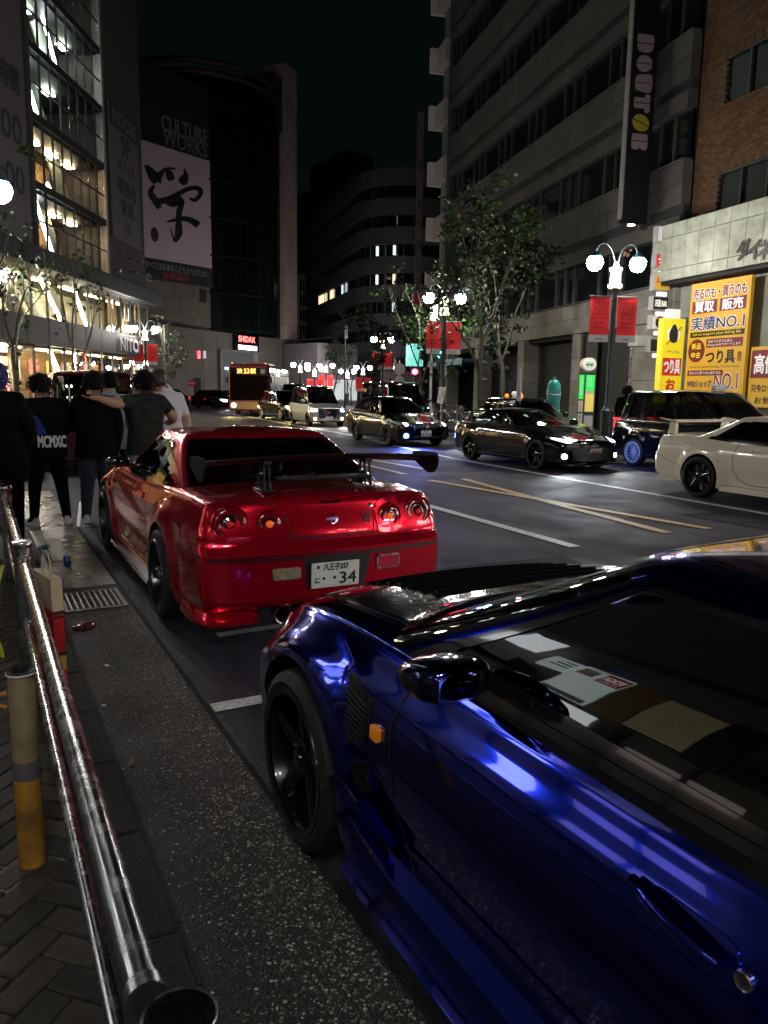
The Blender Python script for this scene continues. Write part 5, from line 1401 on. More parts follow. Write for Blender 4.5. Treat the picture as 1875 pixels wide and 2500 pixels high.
def add_culture():
    """corner building with the calligraphy banner"""
    f = Fac('banner_building', 'stone corner building carrying a huge pale banner with one brush character', 'building', (21.3, 75.2), 64, False)
    r = f.root; WALL = pm('corner_stone', (.15, .125, .105), .75, var=.15, vscale=.5); x1 = f.hit(524, 600)[0]; x0 = f.hit(300, 600)[0]
    zt = f.hit(420, 195)[1]
    f.box('wall', x0-14, x1, .05, 14, 0, zt, WALL)
    # stone courses below the banner
    zb = 5.8
    for i in range(8):
        z = .0+i*1.62
        for k in range(12):
            xa = x1-.05-(k+1)*2.1-(.0 if i % 2 else .6); f.box('stone_panel', max(xa, x0-10)+.02, xa+2.08, -.01, .05, z+.02, z+1.60, WALL)
    BK = pm('banner_dark', (.018, .02, .022), .6); PK = pm('banner_pale', (.60, .46, .52), .6, var=.08, vscale=.4)
    a, _ = f.hit(341, 352); b, zt2 = f.hit(512, 395); _, zb2 = f.hit(514, 656); _, zb3 = f.hit(514, 703); _, zh = f.hit(518, 254)
    a2 = f.hit(338, 500)[0]
    bo = f.box('banner', a2-1.5, b, -.12, -.02, zb2, zt2, PK); hd = f.box('banner_head', a2-1.5, x1-.1, -.13, -.02, zt2, zh+1.2, BK, bo); ft = f.box('banner_foot', a2-.6, b+.2, -.14, -.02, zb3, zb2, BK, bo)
    LT = pm('banner_letter', (.20, .165, .16), .6)
    for (t, pl, pr, pt, pb) in (('CULTURE', 392, 503, 306, 330), ('WORKS', 396, 503, 340, 362)):
        xa, _ = f.hit(pl, pt); xb, za = f.hit(pr, pt); _, zc = f.hit((pl+pr)/2, (pt+pb)/2); f.text(t, (xa+xb)/2, zc, xb-xa, 1.35, LT, y=-.135, parent=bo, bold=.04 if t == 'CULTURE' else .015)
    INK = pm('brush_ink', (.010, .011, .013), .7)
    def P(u, v): return f.hit(300+u/3.16, 150+v/3.16, -.12)
    strokes = [([(172, 800), (205, 840), (240, 890), (262, 935)], [10, 30, 40, 30]), ([(262, 930), (290, 868), (335, 830), (408, 826)], [34, 22, 12, 6]), ([(340, 835), (362, 880), (376, 918)], [16, 30, 26]), ([(470, 828), (484, 868), (470, 910), (445, 942)], [5, 18, 36, 30]),
        ([(243, 955), (212, 1008), (246, 1070), (282, 1132)], [12, 22, 26, 20]), ([(255, 1085), (335, 1068), (415, 1028), (500, 985), (560, 975), (598, 995), (590, 1035), (552, 1070), (510, 1055)], [26, 24, 20, 18, 18, 20, 18, 16, 8]),
        ([(335, 1085), (385, 1090), (430, 1075), (448, 1100), (432, 1170), (430, 1250), (428, 1330), (402, 1392)], [20, 34, 38, 26, 24, 24, 28, 12]), ([(402, 1392), (384, 1345), (366, 1282)], [12, 7, 2]), ([(340, 1236), (415, 1222), (480, 1214), (535, 1232), (584, 1264)], [8, 16, 20, 24, 28])]
    for pts, ws in strokes:
        sp = spline2([(p[0], p[1], w) for p, w in zip(pts, ws)], 6); mb = MB(); n = len(sp)
        for i, (u, v, w) in enumerate(sp):
            q = sp[min(i+1, n-1)]; p = sp[max(i-1, 0)]; t = Vector((q[0]-p[0], q[1]-p[1])).normalized(); w *= .9+.2*random.random()
            for sgn in (1, -1):
                X, Z = P(u-t.y*w*sgn, v+t.x*w*sgn); mb.v.append((X, -.125-.0004*i, Z))
        mb.f = [(2*i, 2*i+1, 2*i+3, 2*i+2) for i in range(n-1)]; mb.m = [0]*(n-1)
        mb.build('brush_stroke', INK, bo)
    X, Z = P(245, 1335); MB().prism(circ(0, 0, .42, 16, 1.5), 0, .01, lambda a_, b_, d: (X+a_, -.122-d, Z+b_)).build('seal_stamp', pm('seal_ink', (.045, .02, .025), .7), bo)
    xa, _ = f.hit(352, 640); xb, _ = f.hit(507, 668); _, zc = f.hit(430, 656)
    f.text('すべては未来のこどもたちのために', (xa+xb)/2, zc-.05, xb-xa, .62, pm('foot_letter', (.36, .33, .33), .6), y=-.145, parent=bo)
    _, zc = f.hit(432, 677); f.text('SHIDAX', f.hit(428, 677)[0], zc, 2.9, .55, pm('logo_red', (.30, .03, .025), .6), y=-.145, parent=bo, bold=.02)
    X, Z = f.hit(360, 678); f.text('e', X, Z, .6, .7, MATS['foot_letter'], y=-.145, parent=bo)
    f.box('vent', *[f.hit(487, 720)[0], f.hit(503, 720)[0]], -.06, .06, f.hit(495, 738)[1], f.hit(495, 706)[1], SLOT)

def add_karaoke():
    """dark curved glass building with the tall stone fin and the red sign"""
    P0 = at_depth(528, 940, 74); P1 = at_depth(690, 940, 80)
    f = Fac('karaoke_building', 'dark round glass building with pale stone fin and low stone base', 'building', (P0.x, P0.y), 52, False)
    r = f.root; BASE = pm('base_stone', (.15, .13, .115), .75, var=.2, vscale=.5)
    xr = f.hit(712, 900)[0]; zb = f.hit(600, 818)[1]
    f.box('base_wall', -9.5, xr+.3, 0, 6, 0, zb, BASE)
    for k in range(7): f.box('base_joint', -2+k*2.2, -1.97+k*2.2, -.01, .02, .2, zb-.2, SLOT)
    # curved glass drum
    GL = pm('drum_glass', (.003, .006, .006), .25, spec=.25); FR = pm('drum_frame', (.006, .008, .008), .7, spec=.2)
    cx, R = (xr-1.2)/2, (xr+1.0)/2+.6; ztop = 30.0
    n = 18
    for k in range(n):
        a0, a1 = pi+pi*k/n, pi+pi*(k+1)/n
        mb = MB(); 
        for (a, z) in ((a0, zb), (a1, zb), (a1, ztop), (a0, ztop)): mb.v.append((cx+R*cos(a), 6+R*.95*sin(a), z))
        mb.f = [(0, 1, 2, 3)]; mb.m = [0]; mb.build('glass_panel', GL, r)
        MB().tube([(cx+R*cos(a0), 6+R*.95*sin(a0)-.03, zb), (cx+R*cos(a0), 6+R*.95*sin(a0)-.03, ztop)], .05, 4).build('mullion', FR, r)
    for z in [zb+.3+3.4*i for i in range(8)]+[ztop]:
        MB().tube([(cx+R*1.005*cos(pi+pi*k/24), 6+R*.955*sin(pi+pi*k/24), z) for k in range(25)], .09 if z < ztop else .28, 6, caps=True).build('ring_beam', FR if z < ztop else pm('rim_stone', (.025, .022, .02), .7), r)
    # one lit lounge with a lattice
    LT = em('lounge_lit', (1.0, .62, .30), 1.0)
    for (px, py) in ((650, 575), (660, 583), (669, 592)):
        x, z = f.hit(px, py, -.2); o = MB().box((x, -.1, z), (.32, .05, 1.5)).build('lit_window', LT, r)
    fx0, fx1 = f.hit(686, 700)[0], f.hit(714, 700)[0]; FIN = pm('fin_stone', (.42, .32, .29), .7, var=.15, vscale=.7)
    zt = f.hit(700, 204)[1]
    for k in range(24):
        z0 = zb+k*1.55
        if z0 > zt: break
        f.box('fin_panel', fx0, fx1-1.02 if False else fx1, -.6, 3, z0+.015, z0+1.535, FIN)
    f.box('fin_core', fx0+.04, fx1-.04, -.56, 3.2, zb, zt, SLOT)
    f.box('fin_upper', fx0-2.0, fx0-.05, -.3, 3, f.hit(660, 310)[1], zt, pm('fin_dark', (.05, .045, .04), .8))
    # lit red sign and entrance
    xa, xb = f.hit(567, 835)[0], f.hit(622, 835)[0]; za, zc = f.hit(595, 855)[1], f.hit(595, 818)[1]
    sb = f.box('sign_box', xa, xb, -.5, -.02, za-.1, zc, GLOSSBLACK)
    f.text('SHIDAX', (xa+xb)/2-.2, f.hit(595, 829)[1], (xb-xa)*.72, .55, em('sign_red_lit', (1, .06, .05), 3.0), y=-.52, parent=sb, bold=.03)
    f.box('sign_strip', xa+.3, xb-.4, -.53, -.50, f.hit(595, 850)[1]-.2, f.hit(595, 844)[1], em('sign_white_lit', (.75, .7, 1), 4.0), sb)
    o = f.box('entrance_frame', f.hit(532, 900)[0], f.hit(634, 900)[0], -.35, -.05, f.hit(580, 856)[1]-.15, f.hit(580, 856)[1], PALE)
    f.box('entrance_glass', f.hit(534, 900)[0], f.hit(634, 900)[0], -.2, -.1, .3, f.hit(580, 860)[1]-.1, pm('entrance_grey', (.15, .17, .18), .25), o); f.box('entrance_post', f.hit(532, 900)[0], f.hit(535, 900)[0], -.35, -.05, 0, f.hit(580, 858)[1], PALE, o)
    f.box('entrance_lamp', f.hit(545, 900)[0], f.hit(552, 900)[0], -.3, -.22, f.hit(548, 902)[1], f.hit(548, 897)[1], em('lamp_blue_white', (.5, .6, 1), 8.0), o)
    f.box('entrance_column', f.hit(613, 900)[0], f.hit(624, 900)[0], -.3, -.06, 0, f.hit(618, 862)[1], PALE, o)
    for (px, c) in ((483, 'a'), (497, 'b')):
        x, z = f.hit(px, 866); f.box('wall_lamp', x-.12, x+.12, -.2, 0, z-.35, z+.35, em('wall_lamp_red', (1, .1, .12), 1.5) if c == 'a' else em('wall_lamp_white', (.6, .55, .6), .5))
    f.box('doorway', f.hit(472, 940)[0], f.hit(490, 940)[0], -.03, .05, 0, f.hit(480, 922)[1], SLOT)

def block(name, label, px0, px1, depth, ztop_py, phi, mat, wcols, wrows, wz0, wdz, ww, wh, right=False, lit=()):
    pass

def add_far_blocks():
    # pale office block with small square windows
    f = Fac('distant_office', 'pale far office block with rows of small dark windows', 'building', tuple(at_depth(800, 940, 118).xy), 75, False)
    x0 = f.hit(726, 900)[0]; zt = f.hit(760, 672)[1]
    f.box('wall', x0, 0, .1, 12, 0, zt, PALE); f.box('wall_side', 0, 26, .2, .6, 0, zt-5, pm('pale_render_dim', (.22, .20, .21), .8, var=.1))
    for i in range(8):
        zc = f.hit(760, 700+i*36)[1]
        for k in range(4):
            xa = f.hit(733+k*7.2, 760)[0]; f.box('window', xa, xa+.30, .02, .09, zc-.75, zc+.75, DGLASS)
    for i in range(4):
        zc = f.hit(880, 745+i*40)[1]
        for k in range(3): f.box('window', 4+k*4, 6.6+k*4, .12, .19, zc-.7, zc+.7, DGLASS if (i, k) not in ((3, 0), (3, 1)) else em('office_lit', (.9, .95, .85), .9))
    # banded building with rounded corner
    c = at_depth(955, 940, 88); r = thing('rounded_office', 'banded office building with rounded corner and a few lit windows', 'building', (c.x, c.y, 0), 0)
    BAND = pm('band_stone', (.062, .055, .062), .7, var=.1, vscale=.5)
    # plan: left wing recedes to the upper left, corner arc, right wing recedes to the right
    dL = Vector((at_depth(800, 940, 118)-c).xy).normalized(); dR = Vector((sin(rad(29+62)), cos(rad(29+62)))).normalized()
    def plan(o):
        pts = []; R = 6.0
        nL = Vector((-dL.y, dL.x)); 
        if nL.dot(Vector((-c.x, -c.y))) < 0: nL = -nL
        nR = Vector((-dR.y, dR.x))
        if nR.dot(Vector((-c.x, -c.y))) < 0: nR = -nR
        a0 = math.atan2(nL.y, nL.x); a1 = math.atan2(nR.y, nR.x)
        while a1-a0 > pi: a1 -= 2*pi
        while a0-a1 > pi: a1 += 2*pi
        cen = Vector((0, 0))-(nL+nR).normalized()*R*.6
        pts.append(cen+nL*(R+o)+dL*34)
        for k in range(11):
            a = a0+(a1-a0)*k/10; pts.append(cen+Vector((cos(a), sin(a)))*(R+o))
        pts.append(cen+nR*(R+o)+dR*20)
        return pts
    zroof = (938-440)/FOC*88+CAM_H; H = 2.45*1.02; fl = 3.02
    def ring(name, z0, z1, o, mat):
        P = plan(o); mb = MB(); n = len(P)
        for p in P: mb.v += [(p.x, p.y, z0), (p.x, p.y, z1)]
        Q = plan(o-1.5)
        for p in Q: mb.v += [(p.x, p.y, z0), (p.x, p.y, z1)]
        for i in range(n-1):
            mb.f += [(2*i, 2*i+2, 2*i+3, 2*i+1), (2*i+1, 2*i+3, 2*n+2*i+3, 2*n+2*i+1), (2*i, 2*i+2, 2*n+2*i+2, 2*n+2*i)]; mb.m += [0]*3
        return mb.build(name, mat, r, smooth=30)
    k = 0; z = zroof
    while z > 4.5:
        ring('spandrel_band', z-1.75, z, .15, BAND); ring('window_band', z-fl-.02, z-1.73, -.25, DGLASS)
        P = plan(-.22)
        for i in range(1, 11):
            p = P[i]; MB().box((p.x, p.y, z-2.4), (.09, .09, 1.3)).build('window_bar', MULL, r)
        z -= fl; k += 1
    z5 = (940-690)/FOC*92+CAM_H
    LW = em('office_window_lit', (1.0, .82, .50), 1.2); LC = em('office_window_cool', (.8, .95, 1.0), 1.2)
    kk = int((zroof-z5)/fl); zz = zroof-kk*fl-2.4
    P = plan(-.15); A, B = P[0], P[1]
    for (t0, t1, m) in ((.42, .52, LW), (.54, .56, LW), (.62, .68, LW), (.80, .82, LC), (.86, .87, LC)):
        p = A.lerp(B, t0); q = A.lerp(B, t1); mb = MB(); mb.v = [(p.x, p.y, zz-.55), (q.x, q.y, zz-.55), (q.x, q.y, zz+.6), (p.x, p.y, zz+.6)]; mb.f = [(0, 1, 2, 3)]; mb.m = [0]; mb.build('lit_window', m, r)
    for (i, j, m) in ((5, 0, LC), (5, 1, LC), (7, 0, LW), (7, 1, LC), (7, -1, LC)):
        p = P[i]; MB().box((p.x, p.y, zz+fl*j), (.22, .22, 1.0)).build('lit_window', m, r)
    # low pale annexe at its foot, shop signs
    f = Fac('street_annexe', 'low pale annexe with white band behind the far street lamps', 'building', tuple(at_depth(870, 940, 84).xy), 75, False)
    xa, xb = f.hit(775, 900)[0], f.hit(872, 900)[0]
    f.box('wall', xa, xb, 0, 6, 0, f.hit(800, 838)[1], PALE); f.box('wall', xb-.02, xb+14, .3, 6, 0, f.hit(930, 870)[1], DSTONE); f.box('shop_glass', xa, xb, -.02, .04, .4, 2.6, em('shop_front_lit', (.75, .85, .85), .45))
    f.box('pale_sign', f.hit(998, 850)[0], f.hit(1022, 850)[0], -.2, .0, f.hit(1010, 868)[1], f.hit(1010, 836)[1], pm('sign_pale', (.6, .6, .6), .6, var=.6, vscale=4))
    f.box('pink_hoarding', f.hit(930, 905)[0], f.hit(1025, 905)[0], -.1, .0, .3, f.hit(960, 906)[1], pm('hoarding_pink', (.45, .30, .30), .7))
    for k in range(6): f.box('window_bar', xa+1+k*1.1, xa+1.08+k*1.1, -.08, -.02, 2.9, 5.2, MULL); 
    # dim tower far behind
    f = Fac('dim_tower', 'very dim tower rising behind the rounded office', 'building', tuple(at_depth(905, 940, 150).xy), 85, False)
    x0 = f.hit(842, 600)[0]
    for (z0, z1, e) in ((0, f.hit(870, 455)[1], 3), (f.hit(870, 450)[1], f.hit(870, 372)[1], 0)): f.box('tower_stage', x0-e, 0+e, 0, 14, z0, z1, pm('tower_wall', (.10, .11, .11), .8))

def add_office():
    """banded stone office building on the right"""
    f = Fac('banded_office', 'large dark office building with stone bands and ribbon windows on the right', 'building', (21.1, 19.4), 14.2, True)
    r = f.root; X0, X1 = -24.6, .35; per = 3.9; zs0 = 5.4
    f.box('core', X0+.2, X1-.2, .45, 16, 4.1, 44, SLOT)
    random.seed(11)
    widths = [.85, .85, 2.1]; xs = [X1]; k = 0
    while xs[-1] > X0: xs.append(xs[-1]-widths[k % 3]); k += 1
    xs = xs[:-1]+[X0]
    for fl in range(10):
        zs = zs0+fl*per            # window sill
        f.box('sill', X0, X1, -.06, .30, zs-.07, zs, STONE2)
        for i in range(len(xs)-1):
            f.box('window_pane', xs[i+1]+.03, xs[i]-.03, .22, .24, zs+.02, zs+1.52, DGLASS)
            f.box('mullion', xs[i+1]-.03, xs[i+1]+.03, .12, .28, zs, zs+1.53, MULL)
        # ledge panels, shadow slot, tall stone panels
        x = X1; j = 0
        while x > X0+.05:
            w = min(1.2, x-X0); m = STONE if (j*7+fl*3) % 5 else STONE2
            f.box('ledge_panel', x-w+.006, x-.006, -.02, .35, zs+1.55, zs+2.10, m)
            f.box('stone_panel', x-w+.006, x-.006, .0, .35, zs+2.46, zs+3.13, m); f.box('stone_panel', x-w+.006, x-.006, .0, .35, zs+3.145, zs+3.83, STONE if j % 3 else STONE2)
            x -= w; j += 1
        f.box('shadow_slot', X0, X1, .10, .40, zs+2.10, zs+2.46, SLOT)
    # first floor cladding and ground floor, in the stone tone lightened for lamplight
    x = X1; j = 0
    while x > X0+.05:
        w = min(1.2, x-X0); f.box('stone_panel', x-w+.006, x-.006, .0, .4, 4.12, 4.72, LIT_STONE if j % 4 else LIT_STONE2); f.box('stone_panel', x-w+.006, x-.006, .0, .4, 4.735, 5.32, LIT_STONE2 if j % 3 else LIT_STONE)
        x -= w; j += 1
    f.box('ground_soffit', X0, X1, .3, 5, 3.95, 4.1, SLOT); f.box('ground_recess', X0, X1-1.6, 2.6, 2.8, .13, 3.95, pm('shop_dark', (.012, .014, .014), .6))
    # pillars with panel joints
    for x in (.0, -6.4, -12.2, -18.4, -24.2):
        for q in range(4): f.box('pillar_panel', x-.42, x+.35, .0, .8, .14+q*.99, 1.115+q*.99, LIT_STONE2 if q % 2 else LIT_STONE)
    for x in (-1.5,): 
        for q in range(4): f.box('wall_panel', x-.55, x+1.0, .02, .6, .14+q*.99, 1.115+q*.99, LIT_STONE)
    # shutters
    SH = pm('shutter_metal', (.045, .05, .05), .5, .5)
    for (xa, xb) in ((-6.0, -2.4), (-12.0, -7.2)):
        for q in range(34): f.box('shutter_slat', xa, xb, .95, 1.0+.02*(q % 2), .2+q*.108, .295+q*.108, SH)
    f.box('steel_post', -2.35, -2.2, .1, .25, .14, 4.1, STEEL); f.box('steel_post', -6.2, -6.05, .1, .25, .14, 4.1, MULL)
    # teal awning far along
    f.box('awning', -24, -17.5, -1.2, .2, 3.25, 3.42, pm('awning_teal', (.02, .12, .15), .6)); f.box('awning_edge', -24, -17.5, -1.24, -1.2, 3.1, 3.45, pm('awning_edge', (.12, .3, .34), .5))
    # menu picture in the first floor window
    xa, za = f.hit(1530, 605, .2); 
    MF = pm('menu_picture', (.55, .30, .18), .6, var=.7, vscale=7)
    for (dx, dz, sx, sz) in ((-.25, .12, .35, .18), (.1, .2, .3, .2), (.3, -.05, .25, .22), (-.15, -.2, .4, .14), (.12, -.28, .2, .12)): MB().prism(spline2(circ(0, 0, 1, 8), 2, True), 0, .01, lambda a, b, d: (xa+dx+a*sx*.5, .20-d, za+dz+b*sz*.6)).build('window_picture', MF, r)
    # end bay: stacked pale boxes and pleated glass at the far end
    PB = pm('end_box_pale', (.30, .25, .26), .6); PG = pm('pleated_glass', (.16, .18, .15), .25, var=.6, vscale=9)
    for fl in range(9):
        z = 4.6+fl*3.42
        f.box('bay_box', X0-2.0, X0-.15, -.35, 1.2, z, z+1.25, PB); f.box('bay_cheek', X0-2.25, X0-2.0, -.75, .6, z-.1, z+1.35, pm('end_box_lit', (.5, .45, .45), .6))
        for q in range(7): f.box('bay_glass', X0-1.85+q*.24, X0-1.63+q*.24, .10+.04*(q % 2), .2, z+1.27, z+3.40, PG)
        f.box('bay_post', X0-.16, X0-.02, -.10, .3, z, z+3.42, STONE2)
    f.box('bay_core', X0-2.6, X0-.1, .9, 8, 0, 42, SLOT)
    # slim neon sign running up the end bay
    o = f.box('vertical_sign', X0-3.0, X0-2.85, -1.25, -.85, 8.0, 19.5, pm('slim_sign', (.08, .055, .065), .6))
    for q in range(9): lettering('レコード専門館CD'[q % 9], pm('slim_letter', (.03, .02, .025), .6), o, (X0-2.84, -1.05, 18.7-q*1.25), (0, 1, 0), (0, 0, 1), .3, .7, off=.01, bold=.02)
    f.box('sign_end', X0-3.0, X0-2.84, -1.26, -.84, 7.2, 8.0, pm('slim_red', (.3, .02, .02), .5), o)
    # tall projecting coffee shop sign
    xs_ = -1.55; sg = f.box('projecting_sign', xs_-.2, xs_, -1.04, -.06, 7.55, 30, pm('sign_black', (.006, .007, .008), .35))
    f.box('sign_edge', xs_-.21, xs_+.015, -1.10, -1.04, 7.7, 30.2, pm('sign_edge_pale', (.22, .20, .185), .4), sg)
    LP = pm('bean_pink', (.22, .165, .18), .5); LY = pm('bean_yellow', (.27, .22, .015), .5); SL = MATS['sign_black']; YC = -.55; SCL = .66
    def bean(zc, outl, mat, slit):
        p = MB().prism([(a*SCL, b*SCL) for a, b in outl], 0, .03, lambda a, b, d: (xs_+d, YC+a, zc+b)).build('sign_letter', mat, sg)
        (a0, b0), (a1, b1) = [(q[0]*SCL, q[1]*SCL) for q in slit]; d = Vector((a1-a0, b1-b0)).normalized(); nn = Vector((-d.y, d.x))*.014
        q = [(a0+nn.x, b0+nn.y), (a1+nn.x, b1+nn.y), (a1-nn.x, b1-nn.y), (a0-nn.x, b0-nn.y)]
        MB().prism(q, .031, .036, lambda a, b, d_: (xs_+d_, YC+a, zc+b)).build('letter_slit', SL, p)
    w = .46
    bean(13.40, spline2([(-w, .40), (-w, -.05), (-.30, -.38), (.30, -.38), (w, -.05), (w, .40), (.3, .44), (-.3, .44)], 4, True), LP, ((-w, 0), (w, .0)))
    bean(12.78, circ(0, 0, w, 28, .86), LP, ((-w, 0), (w, .0)))
    bean(12.16, spline2([(-.40, .30), (-w, 0), (-.40, -.32), (-.1, -.40), (w, -.38), (w, .38), (-.1, .40)], 4, True), LP, ((-w, 0), (w, .0)))
    bean(11.52, [(-w, .18), (-.40, .26), (.18, .26), (.18, .42), (.28, .46), (w, .40), (w, -.40), (.28, -.46), (.18, -.42), (.18, -.26), (-.40, -.26), (-w, -.18)], LP, ((-w, 0), (w, .0)))
    ol = [(a*cos(-.35)-b*sin(-.35), a*sin(-.35)+b*cos(-.35)) for a, b in circ(0, 0, .50, 28, .80)]
    bean(10.88, ol, LY, ((-.47, .17), (.47, -.17)))
    bean(10.26, [(-w, .36), (-.40, .40), (.38, .40), (w, .32), (w, -.26), (.38, -.38), (.18, -.38), (.04, -.26), (-.10, -.38), (-.38, -.38), (-w, -.30)], LP, ((-w, .04), (w, .04)))
    f.box('sign_bracket', xs_-.18, xs_-.05, -.3, .1, 7.4, 7.56, MULL, sg)
    MB().lathe([(.12, 0), (.14, .03), (0, .05)], 14, axm((xs_-.1, -.6, 7.54), (0, 0, -1))).build('sign_lamp', em('small_lamp', (1, .95, .85), 6.0), sg)

def add_fishing_block():
    """brick building with the pale marquee and the yellow shop signs"""
    f = Fac('brick_building', 'brown brick building with pale lit marquee above a yellow shop front', 'building', (21.3, 18.6), 8, True)
    r = f.root
    f.box('core', -.35, 9, .16, 12, 0, 34, pm('mortar', (.05, .040, .032), .9)); f.box('gap_pier', -1.3, -.42, .30, 8, 0, 34, pm('gap_wall', (.022, .024, .026), .7))
    for z in (7.6, 11.4, 15.4): f.box('gap_joint', -1.3, -.42, .28, .31, z, z+.05, SLOT)
    bm_ = [pm('brick_a', (.105, .052, .020), .85, var=.3, vscale=9), pm('brick_b', (.075, .037, .016), .85, var=.3, vscale=9), pm('brick_c', (.13, .068, .026), .85, var=.3, vscale=9), pm('brick_d', (.09, .05, .028), .85, var=.3, vscale=9)]
    wins = [(.75, 8, 7.0, 8.55), (.75, 8, 10.6, 11.95), (.9, 8, 14.3, 15.8)]
    bricks = []; bw, bh = .235, .088; row = 0; z = 7.16
    while z < 17.2:
        x = -.33-(bw/2 if row % 2 else 0)
        while x < 4.6:
            x0, x1 = max(x, -.33), x+bw-.012
            if x1-x0 > .06 and not any(a < (x0+x1)/2 < b and c-.02 < z+.04 < d+.02 for a, b, c, d in wins): bricks.append(((x0+x1)/2, z+bh/2, x1-x0))
            x += bw
        z += bh; row += 1
    cl = Vector((0, 0, CAM_H))
    def dist(b): p = f.P+f.d*b[0]; return (Vector((p.x, p.y, b[1]))-cl).length
    bricks.sort(key=dist); shared = {}
    rest = MB(); nrest = 0
    for q, (x, z, w) in enumerate(bricks):
        mi = random.choices(range(4), (4, 4, 2, 2))[0]; pr = random.uniform(.0, .012)
        if q < 300:
            key = (mi, round(w, 2))
            if key not in shared:
                o = MB().box((0, 0, 0), (w, .14, bh-.014), bev=.004).build('brick', bm_[mi], r); shared[key] = o.data; bpy.data.objects.remove(o)
            o = link_mesh('brick', shared[key], r); o.location = (x, .10-pr, z)
        else:
            rest.cur = mi; rest.box((x, .10-pr, z), (w, .14, bh-.014))
    o = rest.build('brick_field', bm_, r); o['kind'] = 'stuff'
    for (a, b, c, d) in wins:
        for k in range(4):
            xa = a+k*1.0; f.box('window_pane', xa+.03, xa+.97, .12, .15, c+.05, d-.05, pm('brick_window', (.004, .005, .006), .3, spec=.2)); f.box('window_frame', xa-.03, xa+.03, .02, .16, c, d, pm('frame_dark', (.03, .03, .032), .5))
        f.box('window_head', a, a+4, .03, .17, d-.06, d, MATS['frame_dark'])
        for k in range(26): f.box('soldier_brick', a-.1+k*.115, a-.01+k*.115, .0, .15, d+.01, d+.22, bm_[k % 3]); 
    # marquee of pale panels
    PP = pm('marquee_panel', (.37, .40, .33), .6, var=.22, vscale=2.2, dirt=(.24, .26, .19))
    bk = f.box('marquee_back', -.72, 6, -1.05, .1, 5.28, 7.08, SLOT)
    xs = [-.72, -.42]+[-.42+.62*k for k in range(1, 10)]
    for i in range(len(xs)-1):
        for (za, zb) in ((5.30, 5.62), (5.64, 6.62), (6.64, 7.06)): f.box('marquee_panel', xs[i]+.008, xs[i+1]-.008, -1.10, -1.04, za, zb, PP)
    for k in range(2):
        for (za, zb) in ((5.30, 6.2), (6.22, 7.06)): f.box('marquee_panel', -.78, -.725, -1.06+k*.55, -.53+k*.55, za, zb, PP)
    INKB = pm('sign_ink', (.02, .022, .018), .5)
    for (t, px, s_) in (('ダ', 1815, .55), ('イ', 1841, .5), ('ネ', 1866, .5)):
        x, zz = f.hit(px, 610, -1.12); o = f.text(t, x, zz, s_*.85, s_, INKB, y=-1.13, bold=.02, name='marquee_letter')
    # shop front under it
    f.box('shop_side', -.30, 6, -.2, .1, .14, 5.2, pm('shop_pale_wall', (.22, .24, .20), .6, var=.2, vscale=1.5)); f.box('under_soffit', -.72, 6, -1.0, .0, 5.18, 5.27, SLOT)
    YE = pm('sign_yellow', (.62, .36, .03), .5, emit=(1.0, .52, .03), es=.10); YB = pm('sign_yellow_bright', (.75, .62, .02), .5, emit=(1.0, .85, .03), es=.28)
    MA = pm('sign_maroon', (.14, .012, .018), .5, emit=(.5, .02, .03), es=.08); NV = pm('sign_navy', (.02, .035, .14), .5); WH = pm('sign_white', (.75, .75, .72), .5, emit=(1, 1, 1), es=.25); BKT = pm('sign_black_ink', (.015, .012, .012), .5); RD = pm('sign_red', (.5, .02, .02), .5, emit=(1, .03, .03), es=.15)
    b = f.box('shop_sign_board', .18, 2.66, -.62, -.50, 1.4, 5.12, YE); y = -.622; cx = 1.42
    def tx(t, x, z, w, h, m, bold=.0, dy=0.0): f.text(t, x, z, w, h, m, y=y-dy, parent=b, bold=bold)
    def halo(t, x, z, w, h, m): tx(t, x, z, w, h, WH, .022); tx(t, x, z, w, h, m, .008, .006)
    halo('売るのも・買うのも', cx, 4.78, 2.2, .34, MA)
    for (xa, xb) in ((.30, 1.36), (1.48, 2.52)): f.box('sign_plate', xa, xb, -.632, -.621, 4.18, 4.56, MA, b)
    tx('買取', .83, 4.37, .82, .32, WH, .008, .012); tx('販売', 2.0, 4.37, .82, .32, WH, .008, .012)
    halo('実績NO.1', cx, 3.86, 2.2, .42, NV)
    f.box('sign_plate', .30, 2.55, -.632, -.621, 3.44, 3.60, BKT, b); tx('Let us support your fishing life', cx, 3.52, 2.0, .11, YB, .0, .012)
    MB().prism(circ(.62, 3.02, .36, 28), 0, .012, lambda a, c, d: (a, -.621-d, c)).build('sign_disc', MA, b); tx('新品', .62, 3.16, .40, .18, YB, .004, .014); tx('中古', .62, 2.88, .40, .18, YB, .004, .014)
    f.box('sign_plate', 1.04, 2.52, -.632, -.621, 3.10, 3.36, MA, b); tx('初めての方でも安心', 1.62, 3.28, 1.0, .09, WH, 0, .012); tx('Fishing Lifeをサポートします', 1.78, 3.17, 1.36, .09, WH, 0, .012)
    tx('つり具', 1.66, 2.80, 1.2, .38, BKT, .014); tx('専門店', 2.44, 2.80, .16, .3, MA, .003)
    tx('New & Used Fishing Tackle Shop', cx, 2.50, 2.1, .08, BKT)
    f.box('sign_plate', .30, 1.82, -.632, -.621, 2.24, 2.40, MA, b); tx('売るのも/買うのも/探すのも', 1.06, 2.32, 1.36, .10, WH, 0, .012)
    tx('WEBショップ', .84, 1.98, 1.06, .22, NV, .006); halo('NO.1', 1.98, 2.06, .95, .48, MA)
    f.box('sign_plate', .30, 2.45, -.632, -.621, 1.52, 1.74, WH, b); tx('ベリーネット', cx, 1.63, 1.6, .22, NV, .006, .012); MB().prism(circ(.52, 1.63, .09, 14), 0, .01, lambda a, c, d: (a, -.635-d, c)).build('sign_disc', RD, b)
